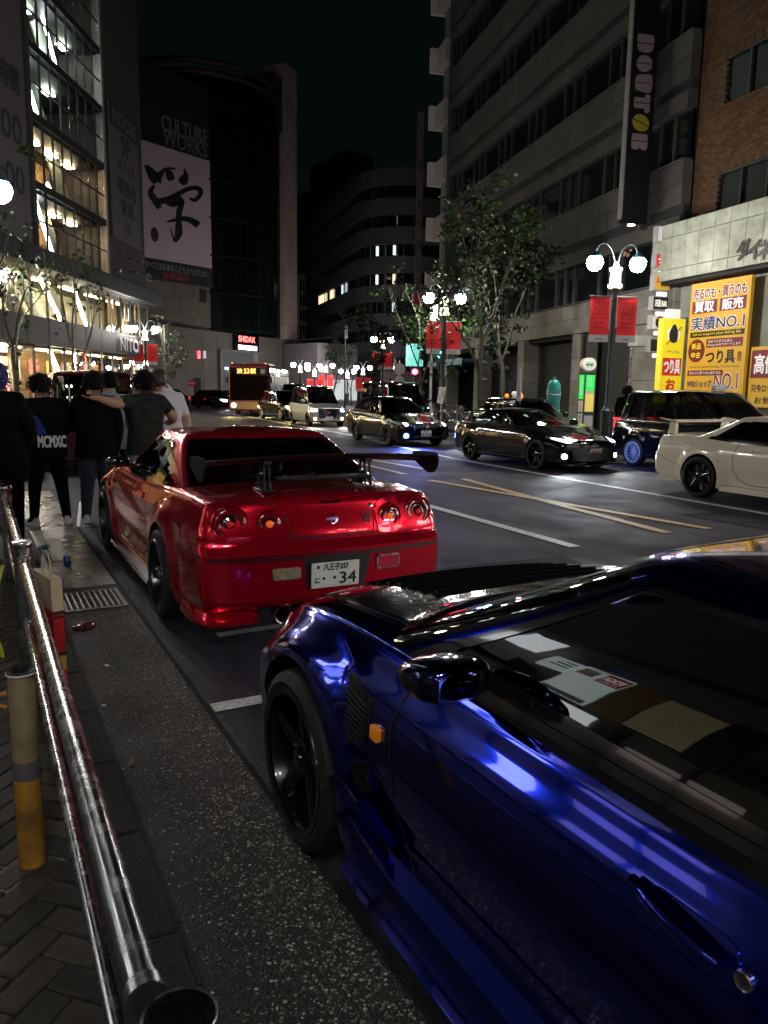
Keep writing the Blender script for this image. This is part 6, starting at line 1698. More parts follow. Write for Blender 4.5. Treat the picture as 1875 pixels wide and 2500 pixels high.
    # bright projecting box sign, facing up the street
    pb = f.box('box_sign', -.10, .14, -1.50, -.64, 1.35, 4.05, YB); px_ = .142
    def bx(t, yy, z, w, h, m, bold=.0, d=.0): lettering(t, m, pb, (px_+d, yy, z), (0, 1, 0), (0, 0, 1), w, h, off=.004, bold=bold)
    f.box('sign_head', -.08, .12, -1.30, -.85, 4.05, 4.35, WH, pb)
    MB().prism(circ(-1.07, 3.55, .25, 24), 0, .006, lambda a, c, d: (px_+d, a, c)).build('emblem_disc', WH, pb)
    MB().prism(spline2([(-1.22, 3.36), (-1.25, 3.60), (-1.12, 3.84), (-1.02, 3.84), (-.92, 3.62), (-.93, 3.36), (-1.07, 3.28)], 4, True), .007, .012, lambda a, c, d: (px_+d, a, c)).build('emblem', BKT, pb)
    MB().tube([(px_+.015, -1.36, 3.22), (px_+.015, -.80, 3.80)], .012, 6).build('emblem_rod', BKT, pb)
    bx('-ナチュラム-', -1.07, 3.0, .6, .09, BKT); MB().box((px_+.004, -1.07, 2.52), (.008, .74, .56)).build('sign_plate', RD, pb); bx('つり具', -1.07, 2.52, .64, .44, WH, .012, .010); bx('お', -1.07, 1.95, .34, .34, RD, .016)
    b.location.x = .52; pb.location.x = .42
    # stack of small tenant boxes on the pier
    tn = thing('tenant_sign_stack', 'column of small tenant sign boxes on the dark pier', 'sign', f.root.location+f.d*.34, f.root.rotation_euler.z)
    TW = pm('tenant_white', (.6, .6, .58), .5, emit=(1, 1, 1), es=.10); TG = pm('tenant_case', (.32, .33, .33), .5)
    rows = [(6.82, .50, TW, ''), (5.98, .42, RD, 'つり具'), (5.28, .50, YE, '居酒屋'), (4.62, .46, BKT, '四階 BAR'), (4.00, .48, TW, '7'), (3.25, .46, SLOT, '')]
    for q, (z, h, m, t) in enumerate(rows):
        o = MB().box((-.78, -.95, z), (.22, .66, h), bev=.01).build('tenant_box', TG, tn)
        MB().box((-.665, -.95, z), (.012, .58, h-.07)).build('tenant_face', m, o)
        if t == '7':
            MB().prism(circ(-.95, z, .17, 20, 1.15), 0, .008, lambda a, c, d: (-.658+d, a, c)).build('logo_disc', BKT, o)
            lettering('7', RD, o, (-.648, -.95, z), (0, 1, 0), (0, 0, 1), .17, .27, off=.004, bold=.012); lettering('ELEVEn', WH, o, (-.646, -.95, z-.01), (0, 1, 0), (0, 0, 1), .16, .05, off=.006)
        elif t: lettering(t, WH if m is not YE else RD, o, (-.658, -.95, z+(.0 if m is not YE else .08)), (0, 1, 0), (0, 0, 1), .46, h*.5 if m is not YE else .17, off=.004, bold=.008)
        MB().box((-.70, -.92, z-h/2-.11), (.10, .34, .13)).build('gap_light', em('tenant_gap_light', (.95, 1, .95), .9), tn)
    # shop entrance board at the right
    p = f.box('price_board', 2.72, 4.6, -.50, -.42, 1.3, 3.05, YE); f.box('sign_plate', 2.78, 4.5, -.512, -.50, 2.15, 2.95, MA, p)
    f.text('高価買取', 3.7, 2.55, 1.6, .55, WH, y=-.514, parent=p, bold=.012); f.text('只今ロッドは高価', 3.6, 1.85, 1.5, .22, BKT, y=-.502, parent=p, bold=.006); f.text('お気軽に', 3.6, 1.5, 1.2, .2, BKT, y=-.502, parent=p, bold=.004)
    p.location.x = .55
    # little projecting grey box on the pier
    MB().box((-.80, -1.3, 3.4), (.5, .6, .34)).build('junction_box', pm('grey_box', (.3, .32, .30), .5), r)

def add_near_shops():
    """the shop rows outside the frame whose lit first floors show in the paintwork"""
    r = thing('shop_row', 'shop row with lit first floor signs along the near pavement', 'building', (-5.0, 0, 0), 0)
    WALL = pm('near_wall', (.10, .095, .09), .7, var=.2, vscale=1.0)
    MB().box2(-6, -.12, -16, 13.0, 5.85, 16).build('wall', WALL, r); MB().box2(-6, -.6, -16, 13.0, 0, 5.85).build('shop_back', WALL, r); MB().box2(-.6, .0, -16, 4.9, 3.3, 3.75).build('fascia', DSTONE, r); MB().box2(-.6, .0, 9.8, 13.0, 3.3, 3.75).build('fascia', DSTONE, r)
    DIMW = em('shop_window_dim', (1.0, .80, .55), .06, (.05, .04, .03)); BRT = em('shop_window_bright', (.95, .97, 1.0), 5.0)
    for k in range(10):
        y = -15.6+k*2.8
        MB().box2(-.55, .0, y-.15, y+.15, 0, 2.78).build('shop_pier', WALL, r)
        MB().box2(-.20, -.15, y+.25, y+2.55, .5, 2.85).build('shop_window' if k % 3 else 'shop_shutter', DIMW if k % 3 else MATS['shutter_metal'], r)
        MB().box2(-.16, -.06, y+1.36, y+1.44, .5, 2.85).build('window_bar', MULL, r)
    for (y0, y1, z0, z1, m) in ((7.2, 8.0, 1.95, 2.62, BRT), (4.6, 6.4, 1.45, 2.1, em('window_rose', (1.0, .72, .66), .75))):
        MB().box2(-.14, -.10, y0, y1, z0, z1).build('display_case', m, r)
    for (y0, y1, m) in ((-13.5, -11.0, BRT), (-8.5, -6.0, BRT), (-2.2, -.6, em('window_warm', (1.0, .78, .5), 2.4)), (1.2, 3.2, MATS['shop_window_dim']), (10.0, 12.0, BRT)):
        o = MB().box2(-.20, -.15, y0, y1, 4.3, 5.4).build('first_floor_window', m, r); MB().box2(-.16, -.08, (y0+y1)/2-.04, (y0+y1)/2+.04, 4.3, 5.4).build('window_bar', MULL, o)
    # the signs mirrored in the blue car's side window: info sheets, red yoga strip, ribbed warm pane
    SH = em('info_sheet_lit', (.88, 1.0, .96), 2.2); BL = em('sheet_blue_lit', (.10, .30, .75), .8, (.05, .1, .3)); RDL = em('strip_red_lit', (.65, .03, .06), 1.0, (.3, .02, .03)); INK = BLACKP
    a = MB().box2(-.10, -.06, 8.74, 9.45, 3.75+1.65*(4.88-4.85), 3.75+1.65*(5.34-4.85)).build('info_sheet', SH, r)
    for k in range(3): MB().box2(-.06, -.054, 8.8, 9.3-.1*k, 3.75+1.65*(5.02+.1*k-4.85), 3.75+1.65*(5.06+.1*k-4.85)).build('text_block', BL if k != 1 else INK, a)
    b = MB().box2(-.10, -.06, 7.62, 8.70, 3.75+1.65*(4.30-4.85), 3.75+1.65*(5.38-4.85)).build('info_sheet', SH, r)
    MB().box2(-.06, -.05, 7.60, 8.12, 3.75+1.65*(5.0-4.85), 3.75+1.65*(5.34-4.85)).build('red_strip', RDL, b); lettering('YOGA', WHITEP if False else em('strip_letter', (1, 1, 1), 2.2), b, (-.048, 7.86, 4.33), (0, 1, 0), (0, 0, 1), .44, .24, off=.004, bold=.006); lettering('STUDIO', MATS['strip_letter'], b, (-.048, 7.86, 4.10), (0, 1, 0), (0, 0, 1), .38, .10, off=.004)
    for k in range(5): MB().box2(-.06, -.054, 7.75, 8.55-.12*(k % 3), 4.55+.085*k, 4.575+.085*k).build('text_block', INK if k % 2 else BL, b)
    MB().box2(-.06, -.052, 7.66, 8.66, 3.75+1.65*(4.32-4.85), 3.75+1.65*(4.46-4.85)).build('picture_strip', pm('sheet_picture', (.2, .22, .25), .5, var=.9, vscale=9, emit=(.2, .3, .5), es=.5), b); MB().box2(-.06, -.052, 8.25, 8.62, 3.75+1.65*(5.05-4.85), 3.75+1.65*(5.3-4.85)).build('picture_strip', pm('sheet_food', (.4, .3, .2), .5, var=.9, vscale=8, emit=(.5, .4, .3), es=.6), b)
    MB().box2(-.14, -.10, 6.90, 7.60, 3.75+1.65*(4.30-4.85), 3.75+1.65*(5.38-4.85)).build('bronze_panel', em('bronze_glow', (.45, .24, .06), .16, (.1, .06, .02)), r)
    w = MB().box2(-.16, -.12, 5.78, 6.86, 3.75+1.65*(4.36-4.85), 3.75+1.65*(5.30-4.85)).build('ribbed_pane', em('ribbed_glow', (1.0, .78, .30), .75), r)
    for k in range(22): MB().box2(-.12, -.09, 5.80, 6.84, 3.75+1.65*(4.38+k*.042-4.85), 3.75+1.65*(4.395+k*.042-4.85)).build('pane_rib', pm('rib_dark', (.12, .09, .03), .5), w)
    MB().box2(-.14, -.06, 5.20, 5.76, 3.75+1.65*(4.25-4.85), 3.75+1.65*(5.42-4.85)).build('dark_panel', pm('panel_dark', (.03, .03, .03), .3), r)
    # opposite side of the street, behind the photographer
    r = thing('shop_row', 'row of lit shops across the street behind the photographer', 'building', (20.6, 0, 0), 0)
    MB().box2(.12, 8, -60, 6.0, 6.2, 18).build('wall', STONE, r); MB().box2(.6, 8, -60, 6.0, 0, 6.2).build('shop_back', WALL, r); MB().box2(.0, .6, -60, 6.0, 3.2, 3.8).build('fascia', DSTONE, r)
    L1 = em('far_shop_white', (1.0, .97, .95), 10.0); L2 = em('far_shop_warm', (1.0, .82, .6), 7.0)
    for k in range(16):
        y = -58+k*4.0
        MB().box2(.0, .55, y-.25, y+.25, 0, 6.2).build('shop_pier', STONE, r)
        MB().box2(.15, .2, y+.4, y+3.6, .4, 2.9).build('shop_window', L1 if k % 3 == 0 else L2 if k % 3 == 1 else DGLASS, r); MB().box2(.05, .14, y+1.95, y+2.05, .4, 2.9).build('window_bar', MULL, r)
        if k % 2: MB().box2(.15, .2, y+.5, y+3.5, 4.2, 5.6).build('first_floor_window', L1 if k % 4 == 1 else DGLASS, r)
# ------------------------------------------------------------------ street lamps, trees, signals, railings
GLOBE = em('lamp_globe', (1.0, .94, .90), 270.0)
GLOBEF = em('lamp_globe_far', (1.0, .96, .92), 130.0)
POLEM = pm('lamp_pole', (.035, .045, .05), .45, .5, var=.3, vscale=8)
TEAL = pm('lamp_cap_teal', (.05, .20, .20), .35, .4)
BANR = pm('banner_red', (.95, .016, .026), .65, var=.12, vscale=6, bump=.5, bscale=6); BANW = pm('banner_white', (.55, .53, .52), .65)
def street_lamp(label, loc, rz, banners=True, group='twin globe street lamps', H=5.15, mat=None, segs=14):
    r = thing('street_lamp', label, 'street lamp', loc, rz, group)
    p = MB(); p.lathe([(.17, 0), (.17, .9), (.19, .92), (.19, 1.0), (.13, 1.06), (.085, 1.2), (.075, H-.75), (.09, H-.72), (.09, H-.68)], 14); p.build('pole', POLEM, r, smooth=35)
    MB().lathe([(.17, H-.70), (.20, H-.68), (.20, H-.60), (.15, H-.57), (.135, H-.25), (.18, H-.22), (.18, H-.15), (.08, H-.10), (.05, H+.02), (0, H+.04)], 16).build('lantern_body', em('lantern_warm', (1.0, .72, .45), 2.4, (.5, .45, .4)), r, smooth=35)
    for sd in (-1, 1):
        a = MB(); a.tube(spline2([(0, 0, H-.18), (sd*.10, 0, H+.25), (sd*.30, 0, H+.50), (sd*.52, 0, H+.48), (sd*.62, 0, H+.28)], 5), .028, 8); a.build('arm', POLEM, r, smooth=60)
        c = MB(); c.lathe([(.05, .30), (.09, .26), (.15, .20), (.19, .14), (.18, .13)], 16, Matrix.Translation((sd*.64, 0, H)), caps=False); c.build('lamp_cap', TEAL, r, smooth=50)
        g = MB(); g.lathe([(.0, -.24), (.10, -.225), (.18, -.16), (.225, -.04), (.22, .06), (.17, .13), (0, .16)], segs, Matrix.Translation((sd*.64, 0, H)), caps=False); g.build('lamp_globe', mat or GLOBE, r, smooth=180)
        if banners:
            b = MB(); nx, nz = 5, 9; x0, x1 = sd*.11, sd*.70; z1, z0 = H-.95, H-2.0
            for j in range(nz+1):
                for i in range(nx+1):
                    u, v = i/nx, j/nz; b.v.append((x0+(x1-x0)*u, .014*sin(v*5+u*4+sd), z1+(z0-z1)*v))
            b.f = [(j*(nx+1)+i, j*(nx+1)+i+1, (j+1)*(nx+1)+i+1, (j+1)*(nx+1)+i) for j in range(nz) for i in range(nx)]; b.m = [0]*len(b.f)
            bo = b.build('banner', BANR, r, smooth=180)
            w = MB(); w.box((sd*.405, 0, z0-.10), (.59, .006, .20)); w.build('banner_hem', BANW, bo)
            MB().tube([(sd*.05, 0, z1+.02), (sd*.74, 0, z1+.02)], .014, 6).build('banner_rod', POLEM, r)
            INK = pm('banner_ink_dark', (.10, .008, .008), .7)
            for side in (1, -1):
                for (t, z, ww, hh) in (('SHIBUYA', z1-.17, .42, .11), ('PRIDE', z1-.31, .42, .13), ('SHIBUYA', z1-.45, .42, .11), ('PRIDE OF SHIBUYA', z1-.58, .40, .045), ('渋谷の誇り', z1-.72, .36, .06), ('SPECIAL', z1-.84, .30, .06)):
                    lettering(t, INK, bo, (sd*.405, side*-.018, z), (side, 0, 0), (0, 0, 1), ww, hh, off=.004)
                lettering('渋谷区', BLACKP, bo, (sd*.405, side*-.006, z0-.12), (side, 0, 0), (0, 0, 1), .24, .07, off=.003)
    return r
def add_lamps():
    A = rad(0)
    def rz_for(x, y): return -math.atan2(x, y)*.6
    street_lamp('tall twin globe lamp with red banners by the bus stop', (16.3, 16.95, .14), -.35)
    street_lamp('twin globe lamp with red banners beside the leafy plane tree', (16.75, 26.75, .14), -.35)
    street_lamp('twin globe lamp with red banners in front of the furniture store', (9.6, 50.2, .13), -.2, H=5.0)
    street_lamp('twin globe lamp with red banners half hidden by thin trees mid street', (26.8, 51.2, .14), -.5)
    q = at_depth(682, 940, 93); street_lamp('far twin globe lamp just above the roof of the bus', (q.x, q.y, .14), -.4, False, mat=GLOBEF)
    for k, (px, d, lb) in enumerate(((886, 72, 'far twin globe lamp with small red banners left of the signal'), (768, 72, 'far twin globe lamp with red banners, nearest of the distant cluster'), (796, 76, 'distant twin globe lamp at the right of the far cluster'), (733, 70, 'distant twin globe lamp at the left of the far cluster'), (848, 75, 'distant twin globe lamp behind the small bare tree'))):
        q = at_depth(px, 940, d); street_lamp(lb, (q.x, q.y, .14), -.5, k < 3, mat=GLOBEF, H=(3.5, 3.3, 3.75, 3.6, 3.2)[k], segs=10)
    street_lamp('twin globe lamp cut by the upper left edge of the picture', (.01, 16.9, .1), -.02, False)
    street_lamp('twin globe lamp cut by the left edge beside the store', (.36, 30.2, .13), -.1, False)
    street_lamp('twin globe lamp on the near pavement behind the photographer', (-.55, -2.2, .0), 0, False, mat=GLOBEF)
    street_lamp('twin globe lamp on the far pavement outside the right of the picture', (16.2, 3.0, .14), 0, False)
    street_lamp('twin globe lamp across the street well behind the photographer', (16.2, -12.0, .14), 0, False)

BARK = pm('plane_bark', (.055, .049, .034), .8, var=.5, vscale=7, bump=.4, bscale=18)
LEAFS = [pm('leaf_green', (.018, .045, .007), .7, spec=.2), pm('leaf_dark', (.006, .014, .004), .6), pm('leaf_light', (.034, .08, .011), .5)]
for _m in LEAFS:
    _p = _m.node_tree.nodes['Principled BSDF']; _p.inputs['Subsurface Weight'].default_value = .0
def tree(label, loc, H, fork, spread, leaves, lsize, seed, trunk_r=.13, lean=0.0, dark=.4, depth=4, group='street trees', bare=0.0, name='plane_tree', crown_z=(.0, 1.0)):
    rnd = random.Random(seed); r = thing(name, label, 'tree', loc, rnd.random()*6, group)
    tb = MB(); tips = []
    def grow(p, d, L, rad0, lv):
        n = 5; pts = [p]; rs = [rad0]; q = p.copy(); dd = d.copy()
        for i in range(n):
            dd = (dd+Vector((rnd.uniform(-1, 1), rnd.uniform(-1, 1), rnd.uniform(-.3, .6)))*.16).normalized(); q = q+dd*L/n; pts.append(q.copy()); rs.append(rad0*(1-.42*(i+1)/n)*(1+.15*rnd.random()))
        tb.tube(pts, rs, 7 if lv < 2 else 5, caps=lv == 0)
        if lv >= 1: tips.extend([(pts[k], dd) for k in range(2, n+1)])
        if lv < depth:
            m = rnd.choice((2, 3)) if lv else 3
            for k in range(m):
                a = 2*pi*(k+rnd.random()*.6)/m; side = Vector((cos(a), sin(a), 0)); nd = (dd*.8+side*spread+Vector((0, 0, .35))).normalized()
                grow(q if k < 2 else pts[3], nd, L*rnd.uniform(.6, .8), rs[-1]*.75, lv+1)
    grow(Vector((0, 0, 0)), Vector((lean, 0, 1)).normalized(), fork, trunk_r, 0)
    zmax = max(v[2] for v in tb.v); s = H/zmax
    tb.v = [(x*s*.95, y*s*.95, z*s) for x, y, z in tb.v]
    # knobbly burrs on the trunk
    for k in range(4):
        z = H*.15+H*.30*k/4; a = rnd.random()*6.28; tb.lathe([(.0, -.09), (trunk_r*.75, -.05), (trunk_r*.8, .03), (0, .09)], 7, Matrix.Translation((lean*z*.8+trunk_r*.6*cos(a), trunk_r*.6*sin(a), z)))
    tb.build('trunk', BARK, r, smooth=60)
    lb = MB(); tips = [(t*s, d) for t, d in tips if t.z*s > H*crown_z[0]]
    g = rnd.gauss; cc = None
    for k in range(leaves):
        if k % 11 == 0:
            t, d = rnd.choice(tips); cc = t+Vector((g(0, .24), g(0, .24), g(-.03, .20)))*(.7+.3*spread)
        c = cc+Vector((g(0, .15), g(0, .15), g(0, .10)))
        ax = Vector((g(0, 1), g(0, 1), g(0, .5)-.3)).normalized(); up = Vector((g(0, 1), g(0, 1), g(.6, .6))).normalized(); b = ax.cross(up)
        if b.length < .1: continue
        b.normalize(); L = lsize*rnd.uniform(.6, 1.25); lb.cur = 1 if rnd.random() < dark else (2 if rnd.random() < .3 else 0)
        n = ax.cross(b)
        # lobed leaf, gently folded
        lb.add([c, c+ax*L*.35+b*L*.42+n*L*.08, c+ax*L*.62+b*L*.28, c+ax*L, c+ax*L*.62-b*L*.28, c+ax*L*.35-b*L*.42+n*L*.08], [(0, 1, 2, 3), (0, 3, 4, 5)])
    lb.build('crown', LEAFS, r, fix=False)
    return r
def add_trees():
    tree('pale barked plane tree with twisting limbs right of the centre', (17.15, 24.5, .14), 8.5, 3.6, .34, 1700, .18, 5, .17, .06, .6, crown_z=(.35, 1))
    tree('dense dark tree just behind the twisting plane tree', (19.6, 26.4, .14), 8.2, 2.4, .46, 4800, .20, 12, .14, 0, .92, crown_z=(.28, 1))
    tree('leafy bush like tree lit green beside the banner lamp', (17.6, 28.3, .14), 5.2, 1.6, .60, 1600, .17, 23, .10, 0, .35, crown_z=(.45, 1))
    tree('slim pale trunk with few twigs left of the banner lamp', (16.3, 27.4, .14), 6.2, 3.6, .35, 160, .16, 31, .10, .02, .3, depth=3)
    q = at_depth(905, 940, 50); tree('thin leafy street tree in front of the rounded office', (q.x, q.y, .14), 7.6, 3.4, .45, 900, .22, 41, .14, 0, .6, depth=3)
    q = at_depth(952, 940, 46); tree('second thin street tree beside the far banner lamp', (q.x, q.y, .14), 7.0, 3.2, .40, 500, .20, 43, .13, 0, .6, depth=3)
    q = at_depth(812, 940, 80); tree('small dark scraggy tree before the far shop window', (q.x, q.y, .14), 6.4, 2.2, .5, 700, .22, 47, .10, 0, .9, depth=3)
    q = at_depth(858, 940, 70); tree('bare twisted sapling beside the signal post', (q.x, q.y, .14), 5.0, 2.2, .45, 30, .15, 53, .08, 0, .9, depth=3)
    q = at_depth(45, 940, 27.5); tree('leaning street tree in front of the glass store at the far left', (q.x, q.y, .13), 6.9, 3.6, .48, 230, .18, 61, .13, 0, .7, depth=3)
    q = at_depth(186, 940, 33); tree('thin street tree crossing the bright first floor windows', (q.x, q.y, .13), 7.8, 4.2, .40, 220, .18, 67, .12, .05, .8, depth=3)
    q = at_depth(389, 940, 48); tree('small pale street tree beside the lamp at the store corner', (q.x, q.y, .13), 5.6, 2.8, .40, 260, .20, 71, .11, 0, .4, depth=3)
    q = at_depth(-30, 940, 22); tree('street tree with hanging leaves at the left edge', (q.x, q.y, .13), 9.5, 5.0, .5, 60, .22, 75, .10, .05, .6, depth=3)

def add_signals():
    # pedestrian signal showing red, traffic signal showing green
    q = at_depth(1012, 940, 41); r = thing('pedestrian_signal', 'pedestrian signal with two red lights beside the slim trunk', 'traffic signal', (q.x, q.y, .14), -.5)
    RS = em('signal_red', (1, .03, .08), 30.0, (.3, .01, .01)); GS = em('signal_green', (.05, 1.0, .75), 26.0, (.01, .3, .2))
    MB().lathe([(.07, 0), (.055, 2.0), (.055, 3.9)], 10).build('pole', POLEM, r, smooth=60)
    for z in (2.45, 2.95):
        h = MB().box((0, -.12, z), (.42, .22, .46), bev=.03).build('signal_case', BLACK, r); MB().lathe([(.15, 0), (.12, .02), (0, .03)], 16, axm((0, -.235, z), (0, -1, 0))).build('signal_lens', RS, h)
        MB().lathe([(.18, 0), (.185, .16), (.175, .16), (.17, 0)], 16, axm((0, -.235, z), (0, -1, 0)), close=True).build('visor', BLACK, h)
    q = at_depth(1075, 940, 33.5); r = thing('traffic_signal', 'green lit traffic signal hanging behind the banner lamp', 'traffic signal', (q.x, q.y, .14), -.5)
    MB().lathe([(.09, 0), (.07, 2.0), (.07, 3.9)], 12).build('pole', POLEM, r, smooth=60)
    h = MB().box((-.35, -.15, 3.0), (1.15, .22, .42), bev=.06).build('signal_case', BLACK, r)
    for k, m in ((0, GS), (1, GLOSSBLACK), (2, GLOSSBLACK)): MB().lathe([(.15, 0), (.12, .03), (0, .04)], 16, axm((-.0-.36*k, -.265, 3.0), (0, -1, 0))).build('signal_lens', m, h)
    o = MB().box((-1.15, .0, 3.0), (.75, .05, .95), bev=.01).build('backlit_panel', em('panel_teal', (.05, .75, .60), .9), r)
    # tall plain posts
    for (px, d, H, lb) in ((842, 60, 6.4, 'dark signal post behind the white van'), (1052, 33, 5.2, 'white post behind the left red banner')):
        q = at_depth(px, 940, d); r = thing('post', lb, 'post', (q.x, q.y, .14), 0); MB().lathe([(.08, 0), (.06, 1.2), (.05, H)], 10).build('shaft', POLEM if px < 1000 else pm('post_white', (.6, .6, .6), .5), r, smooth=60)
        MB().box((0, -.1, H-.6), (.32, .2, 1.0), bev=.04).build('head', BLACK if px < 1000 else MATS['post_white'], r)
    # gantry arm across the road far away, bent lamp mast by the column
    q = at_depth(735, 940, 92); r = thing('street_mast', 'dark mast with long pale arm beside the stone fin', 'mast', (q.x, q.y, .1), -.4)
    MB().tube([(0, 0, 0), (0, 0, 8.2)], .11, 8).build('shaft', POLEM, r, smooth=60); MB().tube([(0, 0, 7.2), (6, 0, 7.7), (13, 0, 8.0)], .05, 6).build('arm', pm('arm_pale', (.4, .4, .42), .5), r, smooth=60)
    q = at_depth(405, 940, 50); r = thing('post', 'slim grey post beside the lamp at the store corner', 'post', (q.x, q.y, .13), 0); MB().tube([(0, 0, 0), (0, 0, 5.4)], .06, 8).build('shaft', MULL, r, smooth=60); MB().tube([(0, 0, 5.3), (.5, 0, 5.6)], .04, 6).build('arm', MULL, r)
    q = at_depth(469, 940, 66); r = thing('no_entry_sign', 'small round no entry sign on the side street', 'sign', (q.x, q.y, .1), -.25); MB().tube([(0, 0, 0), (0, 0, 2.0)], .03, 6).build('post', STEEL, r)
    d = MB().lathe([(.3, 0), (.3, .02), (0, .02)], 20, axm((0, -.04, 1.8), (0, -1, 0))).build('disc', pm('sign_red_paint', (.5, .02, .02), .5, emit=(1, .05, .05), es=.05), r); MB().box((0, -.065, 1.8), (.44, .01, .11)).build('bar', WHITEP, d)
    for (px, py, d_, lb) in ((975, 898, 44, 'round pale road sign behind the thin trees'),):
        q = at_depth(px, 940, d_); r = thing('road_sign', lb, 'sign', (q.x, q.y, .1), -.5); MB().tube([(0, 0, 0), (0, 0, 3.2)], .03, 6).build('post', STEEL, r); MB().lathe([(.32, 0), (.32, .02), (0, .02)], 20, axm((0, -.04, 2.7), (0, -1, 0))).build('disc', BANW, r); MB().lathe([(.28, 0), (.28, .02), (0, .02)], 20, axm((0, -.04, 2.05), (0, -1, 0))).build('disc', BANW, r)

def add_bus_stop():
    q = at_depth(1432, 940, 23.6); r = thing('bus_stop', 'green and yellow bus stop pole with round bus sign', 'bus stop', (q.x, q.y, .14), -.62)
    FRM = pm('stop_frame', (.05, .055, .05), .5); CR = pm('stop_cream', (.5, .46, .36), .5, emit=(1, .9, .7), es=.05)
    MB().box((0, 0, 1.05), (.50, .16, 2.1), bev=.01).build('case', FRM, r)
    GR = em('stop_green', (.03, .75, .12), .75, (.02, .4, .05)); YW = em('stop_yellow', (.80, .62, .12), .55, (.5, .4, .1))
    for (x, w, z0, z1, m) in ((.10, .26, 1.55, 2.05, GR), (-.16, .14, 1.30, 2.05, GR), (.10, .26, .92, 1.48, YW), (.10, .26, 1.46, 1.57, CR), (-.16, .14, .30, 1.27, CR), (.10, .26, .25, .82, pm('stop_paper', (.45, .45, .42), .6, var=.4, vscale=12))):
        o = MB().box((x, -.085, (z0+z1)/2), (w, .012, z1-z0-.02), bev=.003).build('panel', m, r)
        if m is GR and w > .2:
            for k in range(5): MB().box((x-.02, -.095, z1-.10-k*.06), (.16-.02*(k % 3), .004, .014)).build('text_line', WHITEP, o)
        elif m is GR: lettering('渋\n谷\n駅', WHITEP, o, (x, -.093, (z0+z1)/2), (1, 0, 0), (0, 0, 1), .08, .5, off=.003)
        elif m is CR and w < .2: lettering('バ\nス\n停', BLACKP, o, (x, -.093, (z0+z1)/2+.1), (1, 0, 0), (0, 0, 1), .06, .4, off=.003)
    MB().box((-.0, 0, 2.12), (.54, .20, .05)).build('cap', FRM, r); MB().box((0, 0, .90), (.54, .19, .04)).build('belt', FRM, r)
    d = MB().lathe([(.20, 0), (.20, .04), (0, .04)], 26, axm((.05, -.05, 2.36), (0, -1, 0))).build('round_sign', pm('sign_cream', (.6, .6, .52), .5, emit=(1, 1, .9), es=.10), r); MB().lathe([(.20, 0), (.20, .03), (0, .03)], 26, axm((-.03, .03, 2.36), (0, -1, 0))).build('round_sign_back', CR, r)
    GP = pm('sign_green_print', (.01, .20, .09), .5); MB().box((.05, -.094, 2.37), (.22, .006, .09), bev=.002).build('bus_symbol', GP, d)
    for x in (-.01, .11): MB().lathe([(.022, 0), (.022, .006), (0, .006)], 10, axm((x, -.09, 2.315), (0, -1, 0))).build('bus_symbol', GP, d)
    for k in range(4): MB().box((-.03+k*.05, -.098, 2.385), (.035, .004, .03)).build('bus_symbol', WHITEP, d)
    lettering('バス', GP, d, (.05, -.092, 2.27), (1, 0, 0), (0, 0, 1), .10, .04, off=.003)
    # wrapped teal figure and rails by the far kerb
    q = at_depth(1353, 940, 22.5); r = thing('wrapped_sign', 'sign post wrapped in a teal plastic cover tied with string', 'sign', (q.x, q.y, .14), -.6)
    TP = pm('teal_plastic', (.02, .30, .25), .35, var=.35, vscale=7, bump=.6, bscale=12)
    MB().lathe([(.03, 0), (.03, .9)], 8).build('post', STEEL, r); w = MB().lathe([(.17, .65), (.20, .8), (.19, 1.2), (.21, 1.5), (.18, 1.75), (.10, 1.85), (.03, 1.88), (.05, 1.93), (0, 1.95)], 14).build('cover', TP, r, smooth=70)
    for z in (.98, 1.45): MB().tube([(.205*cos(2*pi*k/14), .205*sin(2*pi*k/14), z+.02*sin(k)) for k in range(14)], .012, 5, closed=True).build('string', WHITEP, w)
    q = at_depth(1500, 940, 22.0)
    for (pa, pb, dep, lb) in ((1500, 1545, 22.5, 'steel hand rail behind the low coupe, right part'), (1060, 1120, 27, 'steel hand rail behind the parked bicycles')):
        a = at_depth(pa, 940, dep); b = at_depth(pb, 940, dep-.5); r = thing('hand_rail', lb, 'railing', (a.x, a.y, .14), math.atan2(b.y-a.y, b.x-a.x)); L = (b-a).xy.length*2.2
        for z in (.45, .78): MB().tube([(0, 0, z), (L, 0, z)], .03, 8).build('rail', STEEL, r, smooth=60)
        for x in (0, L): MB().tube([(x, 0, 0), (x, 0, .85)], .04, 8).build('post', STEEL, r, smooth=60)
    q = at_depth(1478, 940, 23.0); r = thing('marker_post', 'thin yellow post in front of the lamp base', 'post', (q.x-.35, q.y-.3, .14), 0); MB().tube([(0, 0, 0), (0, 0, .95)], .03, 8).build('shaft', pm('post_yellow', (.6, .5, .06), .5), r, smooth=60)
    # parked bicycles
    def bike(lb, px, dep, rz, col):
        q = at_depth(px, 940, dep); r = thing('bicycle', lb, 'bicycle', (q.x, q.y, .14), rz, 'bicycles parked at the far kerb'); m = pm('bike_'+col[0], col[1], .4, .4)
        for y in (-.52, .52):
            w = MB().tube([(0, y+.32*cos(2*pi*k/24), .33+.32*sin(2*pi*k/24)) for k in range(24)], .017, 6, closed=True).build('wheel', RUBBER, r)
            sp = MB()
            for k in range(8): a = pi*k/8; sp.tube([(0, y+.31*cos(a), .33+.31*sin(a)), (0, y-.31*cos(a), .33-.31*sin(a))], .0025, 3)
            sp.build('spokes', STEEL, w)
        fr = MB()
        for a, b in (((-.52, .33), (-.18, .30)), ((-.18, .30), (-.30, .80)), ((-.30, .80), (-.52, .33)), ((-.18, .30), (.36, .80)), ((-.28, .74), (.36, .84)), ((.36, .92), (.52, .33))): fr.tube([(0, a[0], a[1]), (0, b[0], b[1])], .016, 6)
